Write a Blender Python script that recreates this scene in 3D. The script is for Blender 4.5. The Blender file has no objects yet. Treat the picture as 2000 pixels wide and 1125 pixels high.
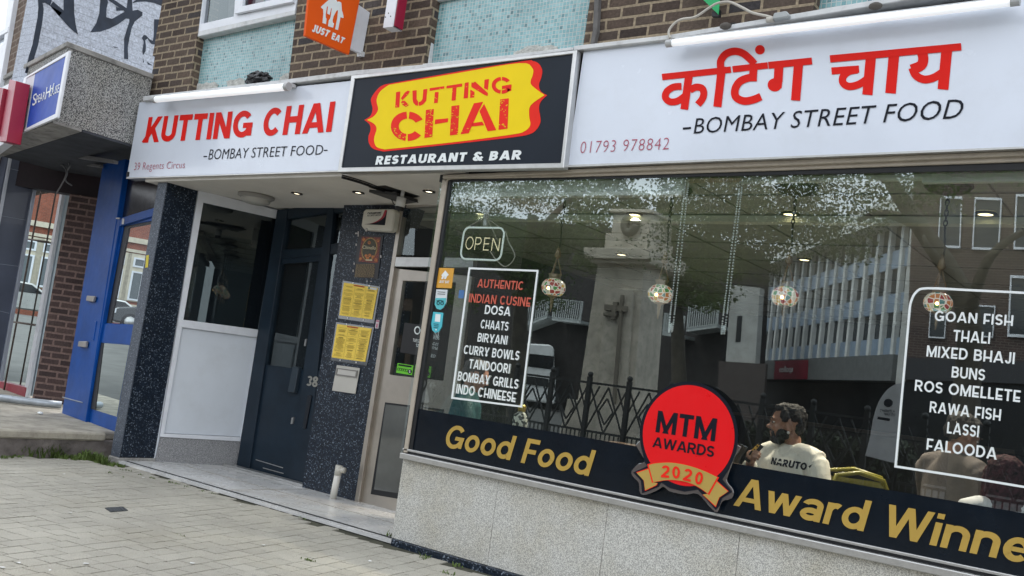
import bpy, bmesh, math, random
import numpy as np
from mathutils import Vector, Matrix, noise
random.seed(7)
SC = bpy.context.scene
COL = SC.collection
K = 0.84                       # drawing units to metres
D, HC = 6.2, 1.52              # camera distance to the shop glass and height above the pavement, drawing units
F, YAW, PITCH, ROLL = 1850.0, 37.0, 5.5, 7.8
rad = math.radians

# ---------------------------------------------------------------- camera
_y, _t, _r = rad(YAW), rad(PITCH), rad(ROLL)
FW = np.array([-math.sin(_y)*math.cos(_t), math.cos(_y)*math.cos(_t), math.sin(_t)])
_r0 = np.array([math.cos(_y), math.sin(_y), 0.0]); _u0 = np.cross(_r0, FW)
RT = math.cos(_r)*_r0 + math.sin(_r)*_u0
UP = -math.sin(_r)*_r0 + math.cos(_r)*_u0
CAM = np.array([0.0, -D, HC])
cam = bpy.data.cameras.new('camera'); cam.sensor_width = 36.0; cam.lens = F/2000*36
cam.clip_start = 0.05; cam.clip_end = 1000
cam_o = bpy.data.objects.new('camera', cam); COL.objects.link(cam_o)
m4 = Matrix(((RT[0], UP[0], -FW[0], CAM[0]*K), (RT[1], UP[1], -FW[1], CAM[1]*K), (RT[2], UP[2], -FW[2], CAM[2]*K), (0, 0, 0, 1)))
cam_o.matrix_world = m4
SC.camera = cam_o

# ---------------------------------------------------------------- sky and sun: bright overcast day
SUN_EL, SUN_AZ = 55.0, 325.0   # azimuth clockwise from +Y; veiled sun, over the roof from the far left
world = bpy.data.worlds.new('World'); SC.world = world; world.use_nodes = True
wn, wl = world.node_tree.nodes, world.node_tree.links
bg = wn['Background']
sky = wn.new('ShaderNodeTexSky'); sky.sky_type = 'NISHITA'; sky.sun_disc = False
sky.sun_elevation = rad(SUN_EL); sky.sun_rotation = rad(SUN_AZ); sky.air_density = 1.0; sky.dust_density = 7.0
hs = wn.new('ShaderNodeHueSaturation'); hs.inputs['Saturation'].default_value = 0.42; hs.inputs['Value'].default_value = 1.0
cl_ = wn.new('ShaderNodeMix'); cl_.data_type = 'RGBA'; cl_.inputs[0].default_value = 0.70; cl_.inputs[7].default_value = (9.4, 9.9, 10.6, 1)   # even cloud cover over the blue
wl.new(sky.outputs[0], hs.inputs['Color']); wl.new(hs.outputs[0], cl_.inputs[6]); wl.new(cl_.outputs[2], bg.inputs[0])
bg.inputs[1].default_value = 0.15
sun = bpy.data.lights.new('sun', 'SUN'); sun.energy = 1.0; sun.angle = rad(25); sun.color = (1.0, 0.97, 0.93)
sun_o = bpy.data.objects.new('sun', sun); COL.objects.link(sun_o)
_d = Vector((math.sin(rad(SUN_AZ))*math.cos(rad(SUN_EL)), math.cos(rad(SUN_AZ))*math.cos(rad(SUN_EL)), math.sin(rad(SUN_EL))))
sun_o.rotation_euler = (-_d).to_track_quat('-Z', 'Y').to_euler()
SC.view_settings.view_transform = 'Standard'; SC.view_settings.look = 'None'
SC.view_settings.gamma = 1.0; SC.view_settings.use_curve_mapping = False
SC.view_settings.exposure = 0.66
SC.cycles.max_bounces = 10; SC.cycles.transparent_max_bounces = 16; SC.cycles.glossy_bounces = 5
SC.cycles.use_denoising = True
SC.cycles.sample_clamp_indirect = 6.0

# ---------------------------------------------------------------- picture rays and planes
def ray(x, y):
    return FW*F + RT*(x-1000.0) - UP*(y-562.5)
def proj(p):
    q = np.asarray(p, float) - CAM; d = q @ FW
    return 1000 + F*(q @ RT)/d, 562.5 - F*(q @ UP)/d
class Plane:
    """vertical plane through (x0,y0), running along dir; n points to the viewer's side"""
    def __init__(s, x0, y0, dx=1.0, dy=0.0):
        l = math.hypot(dx, dy); s.o = np.array([x0, y0, 0.0]); s.d = np.array([dx/l, dy/l, 0.0])
        s.n = np.array([s.d[1], -s.d[0], 0.0])
    def pix(s, x, y):
        r = ray(x, y); t = ((s.o-CAM) @ s.n)/(r @ s.n); p = CAM + r*t
        return ((p-s.o) @ s.d, p[2])
    def pts(s, px): return [s.pix(*p) for p in px]
    def w(s, u, v, off=0.0): return s.o + s.d*u + np.array([0, 0, v]) + s.n*off
    def shift(s, off): q = s.o + s.n*off; return Plane(q[0], q[1], s.d[0], s.d[1])
class Flat:
    """horizontal plane at height z, u = x, v = y"""
    def __init__(s, z): s.z = z
    def pix(s, x, y):
        r = ray(x, y); t = (s.z-CAM[2])/r[2]; p = CAM + r*t; return (p[0], p[1])
    def pts(s, px): return [s.pix(*p) for p in px]
    def w(s, u, v, off=0.0): return np.array([u, v, s.z+off])
def front(y): return Plane(0, y)
def side(x): return Plane(x, 0, 0, 1)       # faces +X
def c4(ox, oy, pts, k=4.0): return [(ox+x/k, oy+y/k) for x, y in pts]

# ---------------------------------------------------------------- mesh builder
class MB:
    def __init__(s): s.v = []; s.f = []; s.mi = []; s.cur = 0; s.sm = []
    def m(s, i): s.cur = i; return s
    def add(s, vs, fs, smooth=False):
        b = len(s.v); s.v += [tuple(map(float, p)) for p in vs]
        for f in fs: s.f.append([i+b for i in f]); s.mi.append(s.cur); s.sm.append(smooth)
        return s
    def poly(s, pts): return s.add(pts, [list(range(len(pts)))])
    def box(s, x0, x1, y0, y1, z0, z1):
        if x1 < x0: x0, x1 = x1, x0
        if y1 < y0: y0, y1 = y1, y0
        if z1 < z0: z0, z1 = z1, z0
        return s.add([(x0,y0,z0),(x1,y0,z0),(x1,y1,z0),(x0,y1,z0),(x0,y0,z1),(x1,y0,z1),(x1,y1,z1),(x0,y1,z1)],
                     [(0,3,2,1),(4,5,6,7),(0,1,5,4),(1,2,6,5),(2,3,7,6),(3,0,4,7)])
    def loft(s, rings, cap=True, closed=True, smooth=False):
        n = len(rings[0]); vs = [p for r in rings for p in r]; fs = []
        for i in range(len(rings)-1):
            for j in range(n if closed else n-1):
                k = (j+1) % n; fs.append((i*n+j, i*n+k, (i+1)*n+k, (i+1)*n+j))
        if cap: fs += [tuple(range(n))[::-1], tuple(range((len(rings)-1)*n, len(rings)*n))]
        return s.add(vs, fs, smooth)
    def prism(s, a, b): return s.loft([a, b])
    def slab(s, pl, uv, o0, o1):       # polygon on a plane given thickness from offset o0 to o1 (towards the viewer)
        return s.prism([pl.w(u, v, o0) for u, v in uv], [pl.w(u, v, o1) for u, v in uv])
    def pslab(s, pl, px, o0, o1): return s.slab(pl, pl.pts(px), o0, o1)
    def sheet(s, pl, uv, off):
        ar = sum(uv[i-1][0]*uv[i][1]-uv[i][0]*uv[i-1][1] for i in range(len(uv)))
        if isinstance(pl, Plane) and ar < 0: uv = uv[::-1]          # face the viewer's side
        return s.poly([pl.w(u, v, off) for u, v in uv])
    def ring(s, pl, out, inn, o0, o1):
        n = len(out); vs = []
        for o in (o0, o1):
            vs += [pl.w(u, v, o) for u, v in out] + [pl.w(u, v, o) for u, v in inn]
        fs = []
        for i in range(n):
            k = (i+1) % n
            fs += [(2*n+i, 2*n+k, 3*n+k, 3*n+i), (i, n+i, n+k, k), (i, k, 2*n+k, 2*n+i), (n+i, 3*n+i, 3*n+k, n+k)]
        return s.add(vs, fs)
    def tube(s, pts, r, n=8, cap=True, smooth=True):
        P = [Vector(p) for p in pts]; rs = r if isinstance(r, (list, tuple)) else [r]*len(P)
        rings = []; ref = None
        for i, p in enumerate(P):
            t = (P[min(i+1, len(P)-1)] - P[max(i-1, 0)]).normalized()
            if ref is None: ref = Vector((0, 0, 1)) if abs(t.z) < 0.9 else Vector((1, 0, 0))
            a = (ref - t*ref.dot(t)).normalized(); b = t.cross(a); ref = a
            rings.append([p + (a*math.cos(2*math.pi*k/n) + b*math.sin(2*math.pi*k/n))*rs[i] for k in range(n)])
        return s.loft(rings, cap, True, smooth)
    def lathe(s, c, prof, n=20, cap=True, smooth=True, sx=1.0, sy=1.0):
        return s.loft([[(c[0]+r*sx*math.cos(2*math.pi*k/n), c[1]+r*sy*math.sin(2*math.pi*k/n), c[2]+z) for k in range(n)] for r, z in prof], cap, True, smooth)
    def ball(s, c, r, n=10, m=6, sx=1, sy=1, sz=1):
        return s.lathe(c, [(max(1e-4, r*math.sin(math.pi*i/m)), -r*sz*math.cos(math.pi*i/m)) for i in range(m+1)], n, True, True, sx, sy)
    def bar(s, p, q, wx, wy=None):     # square bar between two points
        p, q = Vector(p), Vector(q); t = (q-p).normalized(); wy = wy or wx
        a = t.cross(Vector((0, 0, 1)) if abs(t.z) < 0.95 else Vector((0, 1, 0))).normalized(); b = t.cross(a)
        c = [a*wx/2+b*wy/2, -a*wx/2+b*wy/2, -a*wx/2-b*wy/2, a*wx/2-b*wy/2]
        return s.prism([p+k for k in c], [q+k for k in c])
    def build(s, name, mats, parent=None, bevel=0.0, normals=True, tri=False, uvrot=False):
        me = bpy.data.meshes.new(name)
        V = [(x*K, y*K, z*K) for x, y, z in s.v]
        me.from_pydata(V, [], s.f)
        for i, p in enumerate(me.polygons): p.material_index = s.mi[i]; p.use_smooth = s.sm[i]
        bm = bmesh.new(); bm.from_mesh(me)
        if normals: bmesh.ops.recalc_face_normals(bm, faces=bm.faces[:])
        if bevel:
            es = [e for e in bm.edges if len(e.link_faces) == 2 and e.calc_face_angle(0) > 0.6]
            bmesh.ops.bevel(bm, geom=es, offset=bevel, segments=1, profile=0.5, affect='EDGES', clamp_overlap=True)
        uvl = bm.loops.layers.uv.new('UVMap')
        for f in bm.faces:
            n = f.normal
            if abs(n.z) > 0.7:
                for l in f.loops: l[uvl].uv = (l.vert.co.x, l.vert.co.y)
            else:
                t = Vector((-n.y, n.x, 0)); t = t.normalized() if t.length > 1e-6 else Vector((1, 0, 0))
                if abs(t.x) > 0.98: t = Vector((1, 0, 0))
                for l in f.loops: l[uvl].uv = (l.vert.co.dot(t), l.vert.co.z)
        bm.to_mesh(me); bm.free()
        for mt in (mats if isinstance(mats, (list, tuple)) else [mats]): me.materials.append(mt)
        o = bpy.data.objects.new(name, me); COL.objects.link(o)
        if parent is not None: attach(o, parent)
        return o
def attach(o, parent):
    o.parent = parent
    o.matrix_parent_inverse = Matrix.Translation(-parent.location) if parent.type == 'EMPTY' else Matrix.Identity(4)
def tag(o, label=None, cat=None, group=None, kind=None):
    if label: o['label'] = label
    if cat: o['category'] = cat
    if group: o['group'] = group
    if kind: o['kind'] = kind
    return o
def thing(name, label, cat, loc=(0, 0, 0), group=None):
    o = bpy.data.objects.new(name, None); COL.objects.link(o); o.empty_display_size = 0.1
    o.location = [float(c)*K for c in loc]
    return tag(o, label, cat, group)
def copy_tree(o, delta, parent=None):
    c = o.copy(); COL.objects.link(c)
    if parent is None: c.location = o.location + Vector([d*K for d in delta])
    else: c.parent = parent
    for ch in list(o.children): copy_tree(ch, delta, c)
    return c

# ---------------------------------------------------------------- materials
def nodes(name):
    m = bpy.data.materials.new(name); m.use_nodes = True
    return m, m.node_tree.nodes, m.node_tree.links, m.node_tree.nodes['Principled BSDF']
def mathn(n, l, op, a, b=None, c=None):
    x = n.new('ShaderNodeMath'); x.operation = op
    for i, q in enumerate((a, b, c)):
        if q is None: continue
        if isinstance(q, (int, float)): x.inputs[i].default_value = q
        else: l.new(q, x.inputs[i])
    return x.outputs[0]
def mixc(n, l, f, a, b, mode='MIX'):
    x = n.new('ShaderNodeMix'); x.data_type = 'RGBA'; x.blend_type = mode
    for i, q in ((0, f), (6, a), (7, b)):
        if isinstance(q, (int, float)): x.inputs[i].default_value = q
        elif isinstance(q, tuple): x.inputs[i].default_value = (*q[:3], 1)
        else: l.new(q, x.inputs[i])
    return x.outputs[2]
def ramp(n, l, f, stops):
    x = n.new('ShaderNodeValToRGB'); l.new(f, x.inputs[0]); e = x.color_ramp.elements
    while len(e) < len(stops): e.new(0.5)
    for i, (p, c) in enumerate(stops):
        e[i].position = p; e[i].color = (c, c, c, 1) if isinstance(c, (int, float)) else (*c, 1)
    return x.outputs[0]
def noisen(n, l, vec, sc, det=4, rough=0.55):
    x = n.new('ShaderNodeTexNoise'); x.inputs['Scale'].default_value = sc; x.inputs['Detail'].default_value = det
    x.inputs['Roughness'].default_value = rough
    if vec is not None: l.new(vec, x.inputs['Vector'])
    return x.outputs['Fac']
def bumpn(n, l, h, b, dist, strength=1.0):
    x = n.new('ShaderNodeBump'); x.inputs['Distance'].default_value = dist; x.inputs['Strength'].default_value = strength
    l.new(h, x.inputs['Height']); l.new(x.outputs[0], b.inputs['Normal']); return x
def M(name, col, rough=0.5, metal=0.0, var=0.10, vs=5.0, bump=0.0, bs=60.0, spec=0.5, coat=0.0, dirt=0.0, dirtcol=(0.12, 0.1, 0.08), emit=None):
    m, n, l, b = nodes(name)
    tc = n.new('ShaderNodeTexCoord').outputs['Object']
    nz = noisen(n, l, tc, vs, 6)
    v = n.new('ShaderNodeMapRange'); l.new(nz, v.inputs[0]); v.inputs[1].default_value = 0.3; v.inputs[2].default_value = 0.7
    v.inputs[3].default_value = 1-var; v.inputs[4].default_value = 1+var
    c = mixc(n, l, 1.0, col, v.outputs[0], 'MULTIPLY')
    if dirt:
        d = noisen(n, l, tc, vs*2.3, 8, 0.7)
        d = ramp(n, l, d, [(0.5, 0.0), (0.72, dirt)])
        c = mixc(n, l, d, c, dirtcol)
    l.new(c, b.inputs['Base Color'])
    r = n.new('ShaderNodeMapRange'); l.new(noisen(n, l, tc, vs*3, 4), r.inputs[0])
    r.inputs[3].default_value = max(0, rough-0.08); r.inputs[4].default_value = min(1, rough+0.08); l.new(r.outputs[0], b.inputs['Roughness'])
    b.inputs['Metallic'].default_value = metal; b.inputs['Specular IOR Level'].default_value = spec; b.inputs['Coat Weight'].default_value = coat
    if bump: bumpn(n, l, noisen(n, l, tc, bs, 5), b, bump)
    if emit: b.inputs['Emission Color'].default_value = (*emit[0], 1); b.inputs['Emission Strength'].default_value = emit[1]
    return m
def M_brick(name, cols, mortar, bw=0.225, rh=0.078, ms=0.011, paint=None, vary=1.0):
    m, n, l, b = nodes(name)
    uv = n.new('ShaderNodeUVMap').outputs[0]; ob = n.new('ShaderNodeTexCoord').outputs['Object']
    # wobble the joints a little
    wob = n.new('ShaderNodeTexNoise'); wob.inputs['Scale'].default_value = 9; l.new(ob, wob.inputs['Vector'])
    vm = n.new('ShaderNodeVectorMath'); vm.operation = 'MULTIPLY_ADD'; l.new(wob.outputs['Color'], vm.inputs[0]); vm.inputs[1].default_value = (0.008, 0.008, 0); l.new(uv, vm.inputs[2])
    t = n.new('ShaderNodeTexBrick'); l.new(vm.outputs[0], t.inputs['Vector']); t.inputs['Scale'].default_value = 1.0
    t.inputs['Brick Width'].default_value = bw; t.inputs['Row Height'].default_value = rh; t.inputs['Mortar Size'].default_value = ms; t.inputs['Mortar Smooth'].default_value = 0.25
    t.inputs['Color1'].default_value = (0, 0, 0, 1); t.inputs['Color2'].default_value = (1, 1, 1, 1); t.inputs['Mortar'].default_value = (0.5, 0.5, 0.5, 1); t.inputs['Bias'].default_value = 0.0
    sx = n.new('ShaderNodeSeparateColor'); l.new(t.outputs['Color'], sx.inputs[0])
    cr = n.new('ShaderNodeValToRGB'); l.new(sx.outputs[0], cr.inputs[0]); e = cr.color_ramp.elements
    while len(e) < len(cols): e.new(0.5)
    for i, c in enumerate(cols): e[i].position = i/(len(cols)-1); e[i].color = (*c, 1)
    fine = noisen(n, l, ob, 45, 6, 0.65); big = noisen(n, l, ob, 2.2, 5, 0.6)
    f1 = ramp(n, l, fine, [(0.25, 0.62), (0.75, 1.38)])
    c = mixc(n, l, 1.0, cr.outputs[0], f1, 'MULTIPLY')
    c = mixc(n, l, 1.0, c, ramp(n, l, big, [(0.3, 0.75), (0.7, 1.15)]), 'MULTIPLY')
    mc = mixc(n, l, 1.0, mortar, f1, 'MULTIPLY')
    c = mixc(n, l, t.outputs['Fac'], c, mc)
    if paint is not None:
        pf = ramp(n, l, noisen(n, l, ob, 14, 7, 0.7), [(0.30, 0.72), (0.5, 0.97)])
        c = mixc(n, l, pf, c, mixc(n, l, 1.0, paint, f1, 'MULTIPLY'))
    l.new(c, b.inputs['Base Color']); b.inputs['Roughness'].default_value = 0.88; b.inputs['Specular IOR Level'].default_value = 0.3
    h = mathn(n, l, 'SUBTRACT', 1.0, t.outputs['Fac'])
    h = mathn(n, l, 'ADD', mathn(n, l, 'MULTIPLY', h, 0.9), mathn(n, l, 'MULTIPLY', fine, 0.5))
    bumpn(n, l, h, b, 0.012)
    return m
def M_speck(name, base, light, dark, sc=90.0, amount=0.5, rough=0.3, coat=0.0, elong=1.0, stain=0.0, th=(0.25, 0.4)):
    m, n, l, b = nodes(name); b.inputs['Specular IOR Level'].default_value = 0.35
    ob = n.new('ShaderNodeTexCoord').outputs['Object']
    wv = n.new('ShaderNodeTexNoise'); wv.inputs['Scale'].default_value = sc*0.35; l.new(ob, wv.inputs['Vector'])
    vm = n.new('ShaderNodeVectorMath'); vm.operation = 'MULTIPLY_ADD'; l.new(wv.outputs['Color'], vm.inputs[0]); vm.inputs[1].default_value = (2.2/sc*elong,)*3; l.new(ob, vm.inputs[2])
    vo = n.new('ShaderNodeTexVoronoi'); vo.inputs['Scale'].default_value = sc; l.new(vm.outputs[0], vo.inputs['Vector'])
    s1 = n.new('ShaderNodeSeparateColor'); l.new(vo.outputs['Color'], s1.inputs[0])
    pick = ramp(n, l, s1.outputs[0], [(1-amount-0.02, 0.0), (1-amount+0.02, 1.0)])
    bright = ramp(n, l, s1.outputs[1], [(0.0, 0.25), (1.0, 1.0)])
    shape = ramp(n, l, vo.outputs['Distance'], [(th[0], 1.0), (th[1], 0.0)])
    f = mathn(n, l, 'MULTIPLY', mathn(n, l, 'MULTIPLY', pick, bright), shape)
    dk = ramp(n, l, noisen(n, l, ob, sc*1.3, 3), [(0.42, 1.0), (0.58, 0.0)])
    c = mixc(n, l, dk, base, dark)
    c = mixc(n, l, f, c, light)
    if stain:
        st = ramp(n, l, noisen(n, l, ob, 1.7, 7, 0.65), [(0.42, 0.0), (0.7, stain)])
        c = mixc(n, l, st, c, mixc(n, l, 1.0, c, (0.72, 0.66, 0.52), 'MULTIPLY'))
    l.new(c, b.inputs['Base Color']); b.inputs['Roughness'].default_value = rough; b.inputs['Coat Weight'].default_value = coat
    bumpn(n, l, noisen(n, l, ob, sc, 3), b, 0.0012)
    return m
def M_glass(name, tint=(0.86, 0.92, 0.90), gain=2.0, base=0.0, rough=0.0, dirt=0.0):
    """thin pane: Fresnel mix of mirror and see-through"""
    m = bpy.data.materials.new(name); m.use_nodes = True; n, l = m.node_tree.nodes, m.node_tree.links
    n.remove(n['Principled BSDF']); out = n['Material Output']
    tr = n.new('ShaderNodeBsdfTransparent'); tr.inputs[0].default_value = (*tint, 1)
    gl = n.new('ShaderNodeBsdfGlossy'); gl.inputs['Roughness'].default_value = rough; gl.inputs[0].default_value = (0.88, 0.99, 1.0, 1)
    ge = n.new('ShaderNodeNewGeometry'); vd = n.new('ShaderNodeVectorMath'); vd.operation = 'DOT_PRODUCT'
    l.new(ge.outputs['Incoming'], vd.inputs[0]); l.new(ge.outputs['Normal'], vd.inputs[1])
    q = mathn(n, l, 'POWER', mathn(n, l, 'SUBTRACT', 1.0, mathn(n, l, 'ABSOLUTE', vd.outputs['Value'])), 5.0)      # Schlick, the same from both sides of the sheet
    f = mathn(n, l, 'MINIMUM', mathn(n, l, 'MULTIPLY_ADD', mathn(n, l, 'MULTIPLY_ADD', q, 0.96, 0.04), gain, base), 0.95)
    mx = n.new('ShaderNodeMixShader'); l.new(f, mx.inputs[0]); l.new(tr.outputs[0], mx.inputs[1]); l.new(gl.outputs[0], mx.inputs[2])
    sh = mx.outputs[0]
    if dirt:
        df = n.new('ShaderNodeBsdfDiffuse'); df.inputs[0].default_value = (0.5, 0.52, 0.5, 1)
        tc = n.new('ShaderNodeTexCoord').outputs['Object']
        mp = n.new('ShaderNodeMapping'); mp.inputs['Scale'].default_value = (1.6, 1.6, 0.5); l.new(tc, mp.inputs[0])
        d = ramp(n, l, noisen(n, l, mp.outputs[0], 1.6, 7, 0.65), [(0.35, dirt*0.25), (0.75, dirt)])
        m2 = n.new('ShaderNodeMixShader'); l.new(d, m2.inputs[0]); l.new(sh, m2.inputs[1]); l.new(df.outputs[0], m2.inputs[2]); sh = m2.outputs[0]
    l.new(sh, out.inputs[0]); return m

BR = [(0.050, 0.036, 0.030), (0.085, 0.060, 0.046), (0.105, 0.078, 0.060), (0.070, 0.052, 0.044), (0.120, 0.085, 0.062), (0.045, 0.042, 0.045)]
mt_brick = M_brick('brown_brick', BR, (0.30, 0.24, 0.165))
mt_brick_n = M_brick('neighbour_brick', [(0.12, 0.085, 0.065), (0.17, 0.12, 0.09), (0.14, 0.10, 0.08), (0.19, 0.135, 0.10)], (0.27, 0.22, 0.18))
mt_brick_g = M_brick('painted_brick', BR, (0.20, 0.19, 0.19), paint=(0.56, 0.60, 0.68))
mt_brick_p = M_brick('purple_brick', [(0.055, 0.038, 0.037), (0.095, 0.062, 0.058), (0.07, 0.05, 0.049), (0.12, 0.08, 0.072)], (0.22, 0.15, 0.13), ms=0.013)
mt_brick_red = M_brick('red_brick', [(0.30, 0.085, 0.05), (0.36, 0.11, 0.065), (0.26, 0.08, 0.05)], (0.28, 0.16, 0.12))
mt_brick_dk = M_brick('dark_red_brick', [(0.055, 0.036, 0.032), (0.085, 0.052, 0.043), (0.07, 0.046, 0.04)], (0.17, 0.145, 0.13))
mt_white = M('white_sign_panel', (0.70, 0.75, 0.84), 0.24, var=0.035, vs=1.5, coat=0.3, dirt=0.10, dirtcol=(0.42, 0.42, 0.40))
mt_black = M('black_sign_panel', (0.008, 0.014, 0.024), 0.45, var=0.12, vs=2.0, spec=0.22)
mt_red = M('red_vinyl', (0.76, 0.014, 0.008), 0.5, var=0.03, spec=0.15)
mt_red2 = M('scarlet_vinyl', (0.84, 0.026, 0.014), 0.5, var=0.04, spec=0.15)
mt_dred = M('thin_crimson_vinyl', (0.42, 0.08, 0.13), 0.4, var=0.05)
mt_yel = M('yellow_vinyl', (0.90, 0.66, 0.008), 0.5, var=0.03, spec=0.15)
mt_ink = M('black_vinyl', (0.006, 0.008, 0.016), 0.5, var=0.1, spec=0.2)
mt_wht = M('white_vinyl', (0.80, 0.84, 0.84), 0.4, var=0.02)
mt_gold = M('gold_vinyl', (0.46, 0.30, 0.06), 0.38, metal=0.0, var=0.05)
mt_band = M('window_band_vinyl', (0.004, 0.008, 0.014), 0.22, var=0.2, spec=0.35)
mt_alu = M('brushed_aluminium', (0.56, 0.56, 0.55), 0.32, metal=0.75, var=0.06, vs=12, dirt=0.12)
mt_steel = M('stainless_door_steel', (0.47, 0.43, 0.38), 0.34, metal=0.85, var=0.10, vs=3, dirt=0.10)
mt_galv = M('galvanised_tube', (0.42, 0.46, 0.50), 0.45, metal=0.5, var=0.15, vs=9)
mt_upvc = M('white_upvc', (0.74, 0.76, 0.80), 0.35, var=0.04, vs=4, dirt=0.12)
mt_trim = M('white_trim', (0.62, 0.63, 0.63), 0.45, var=0.08, vs=6, dirt=0.35)
mt_soffit = M('soffit_paint', (0.64, 0.61, 0.56), 0.7, var=0.10, vs=1.6, bump=0.001, bs=25, dirt=0.15, dirtcol=(0.35, 0.31, 0.26))
mt_beige = M('beige_paint', (0.42, 0.37, 0.30), 0.55, var=0.10, vs=4, dirt=0.25)
mt_wpan = M('white_wall_panel', (0.66, 0.70, 0.75), 0.4, var=0.06, vs=1.2, dirt=0.16, dirtcol=(0.40, 0.40, 0.38))
mt_navy = M('navy_gloss_paint', (0.013, 0.024, 0.038), 0.38, var=0.18, vs=5, spec=0.3)
mt_blue = M('bright_blue_gloss_paint', (0.001, 0.066, 0.31), 0.36, var=0.16, vs=4, spec=0.28)
mt_gran = M_speck('dark_granite', (0.014, 0.024, 0.042), (0.27, 0.32, 0.39), (0.006, 0.010, 0.017), sc=58, amount=0.68, rough=0.35, elong=1.8, th=(0.20, 0.40))
mt_gran_f = M_speck('dull_daylit_granite', (0.10, 0.12, 0.15), (0.34, 0.38, 0.44), (0.06, 0.07, 0.09), sc=80, amount=0.35, rough=0.5, elong=1.2)
mt_riser = M_speck('pale_terrazzo', (0.68, 0.675, 0.635), (0.82, 0.815, 0.78), (0.33, 0.33, 0.31), sc=125, amount=0.5, rough=0.4, elong=1.2, stain=0.6)
mt_base = M_speck('grey_terrazzo', (0.36, 0.36, 0.36), (0.55, 0.55, 0.55), (0.17, 0.17, 0.18), sc=120, amount=0.4, rough=0.5)
mt_agg = M_speck('exposed_aggregate', (0.47, 0.47, 0.45), (0.62, 0.61, 0.58), (0.055, 0.055, 0.06), sc=75, amount=0.45, rough=0.85, elong=1.4, stain=0.5)
mt_conc = M('weathered_concrete', (0.33, 0.32, 0.30), 0.9, var=0.25, vs=4, bump=0.004, bs=40, dirt=0.75, dirtcol=(0.06, 0.06, 0.055))
mt_floor = M('porch_stone', (0.62, 0.62, 0.61), 0.28, var=0.14, vs=2.2, dirt=0.35, dirtcol=(0.34, 0.27, 0.19))
mt_dark = M('dark_rubber', (0.006, 0.007, 0.009), 0.5)
mt_cable = M('pale_cable', (0.52, 0.49, 0.43), 0.5)
mt_orange = M('orange_plastic', (0.80, 0.105, 0.008), 0.5, var=0.02, spec=.2)
mt_cream = M('cream_plastic', (0.66, 0.63, 0.55), 0.42, var=0.05, dirt=0.10)
mt_lamp = M('lit_lamp', (0.9, 0.85, 0.7), 0.4, emit=((1.0, 0.86, 0.62), 2.6))
mt_glass = M_glass('shop_glass', (0.86, 0.915, 0.915), 6.8, 0.0, dirt=0.015)
mt_glass_d = M_glass('door_glass', (0.62, 0.68, 0.70), 2.0, 0.02)
mt_glass_r = M_glass('mirror_dark_glass', (0.10, 0.11, 0.12), 2.0, 0.03)
def M_mosaic():
    m, n, l, b = nodes('turquoise_mosaic')
    uv = n.new('ShaderNodeUVMap').outputs[0]; ob = n.new('ShaderNodeTexCoord').outputs['Object']
    wob = n.new('ShaderNodeTexNoise'); wob.inputs['Scale'].default_value = 3.0; l.new(ob, wob.inputs['Vector'])
    vm = n.new('ShaderNodeVectorMath'); vm.operation = 'MULTIPLY_ADD'; l.new(wob.outputs['Color'], vm.inputs[0]); vm.inputs[1].default_value = (0.022, 0.022, 0); l.new(uv, vm.inputs[2])
    t = n.new('ShaderNodeTexBrick'); l.new(vm.outputs[0], t.inputs['Vector']); t.inputs['Scale'].default_value = 1.0; t.offset = 0.0
    t.inputs['Brick Width'].default_value = 0.030; t.inputs['Row Height'].default_value = 0.030; t.inputs['Mortar Size'].default_value = 0.0026; t.inputs['Mortar Smooth'].default_value = 0.1
    t.inputs['Color1'].default_value = (0, 0, 0, 1); t.inputs['Color2'].default_value = (1, 1, 1, 1); t.inputs['Mortar'].default_value = (0.5, 0.5, 0.5, 1)
    sp = n.new('ShaderNodeSeparateColor'); l.new(t.outputs['Color'], sp.inputs[0]); cr = n.new('ShaderNodeValToRGB'); l.new(sp.outputs[0], cr.inputs[0]); e = cr.color_ramp.elements
    while len(e) < 5: e.new(.5)
    for i, (p, c_) in enumerate(((0, (.09, .20, .22)), (.05, (.12, .26, .28)), (.10, (.17, .36, .38)), (.7, (.235, .44, .46)), (1, (.30, .50, .51)))): e[i].position = p; e[i].color = (*c_, 1)
    tc_ = mixc(n, l, t.outputs['Fac'], cr.outputs[0], (0.52, 0.57, 0.55))
    c = mixc(n, l, 1.0, tc_, ramp(n, l, noisen(n, l, ob, 2.6, 5), [(0.3, 0.86), (0.7, 1.1)]), 'MULTIPLY')
    l.new(c, b.inputs['Base Color']); b.inputs['Roughness'].default_value = 0.25
    h = mathn(n, l, 'ADD', mathn(n, l, 'SUBTRACT', 1.0, t.outputs['Fac']), mathn(n, l, 'MULTIPLY', noisen(n, l, ob, 14, 2), 1.5))
    bumpn(n, l, h, b, 0.003)
    return m
mt_mos = M_mosaic()
mt_plaster = M('crumbling_plaster', (0.52, 0.52, 0.48), 0.95, var=0.25, vs=20, bump=0.012, bs=50, dirt=0.4)

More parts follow.
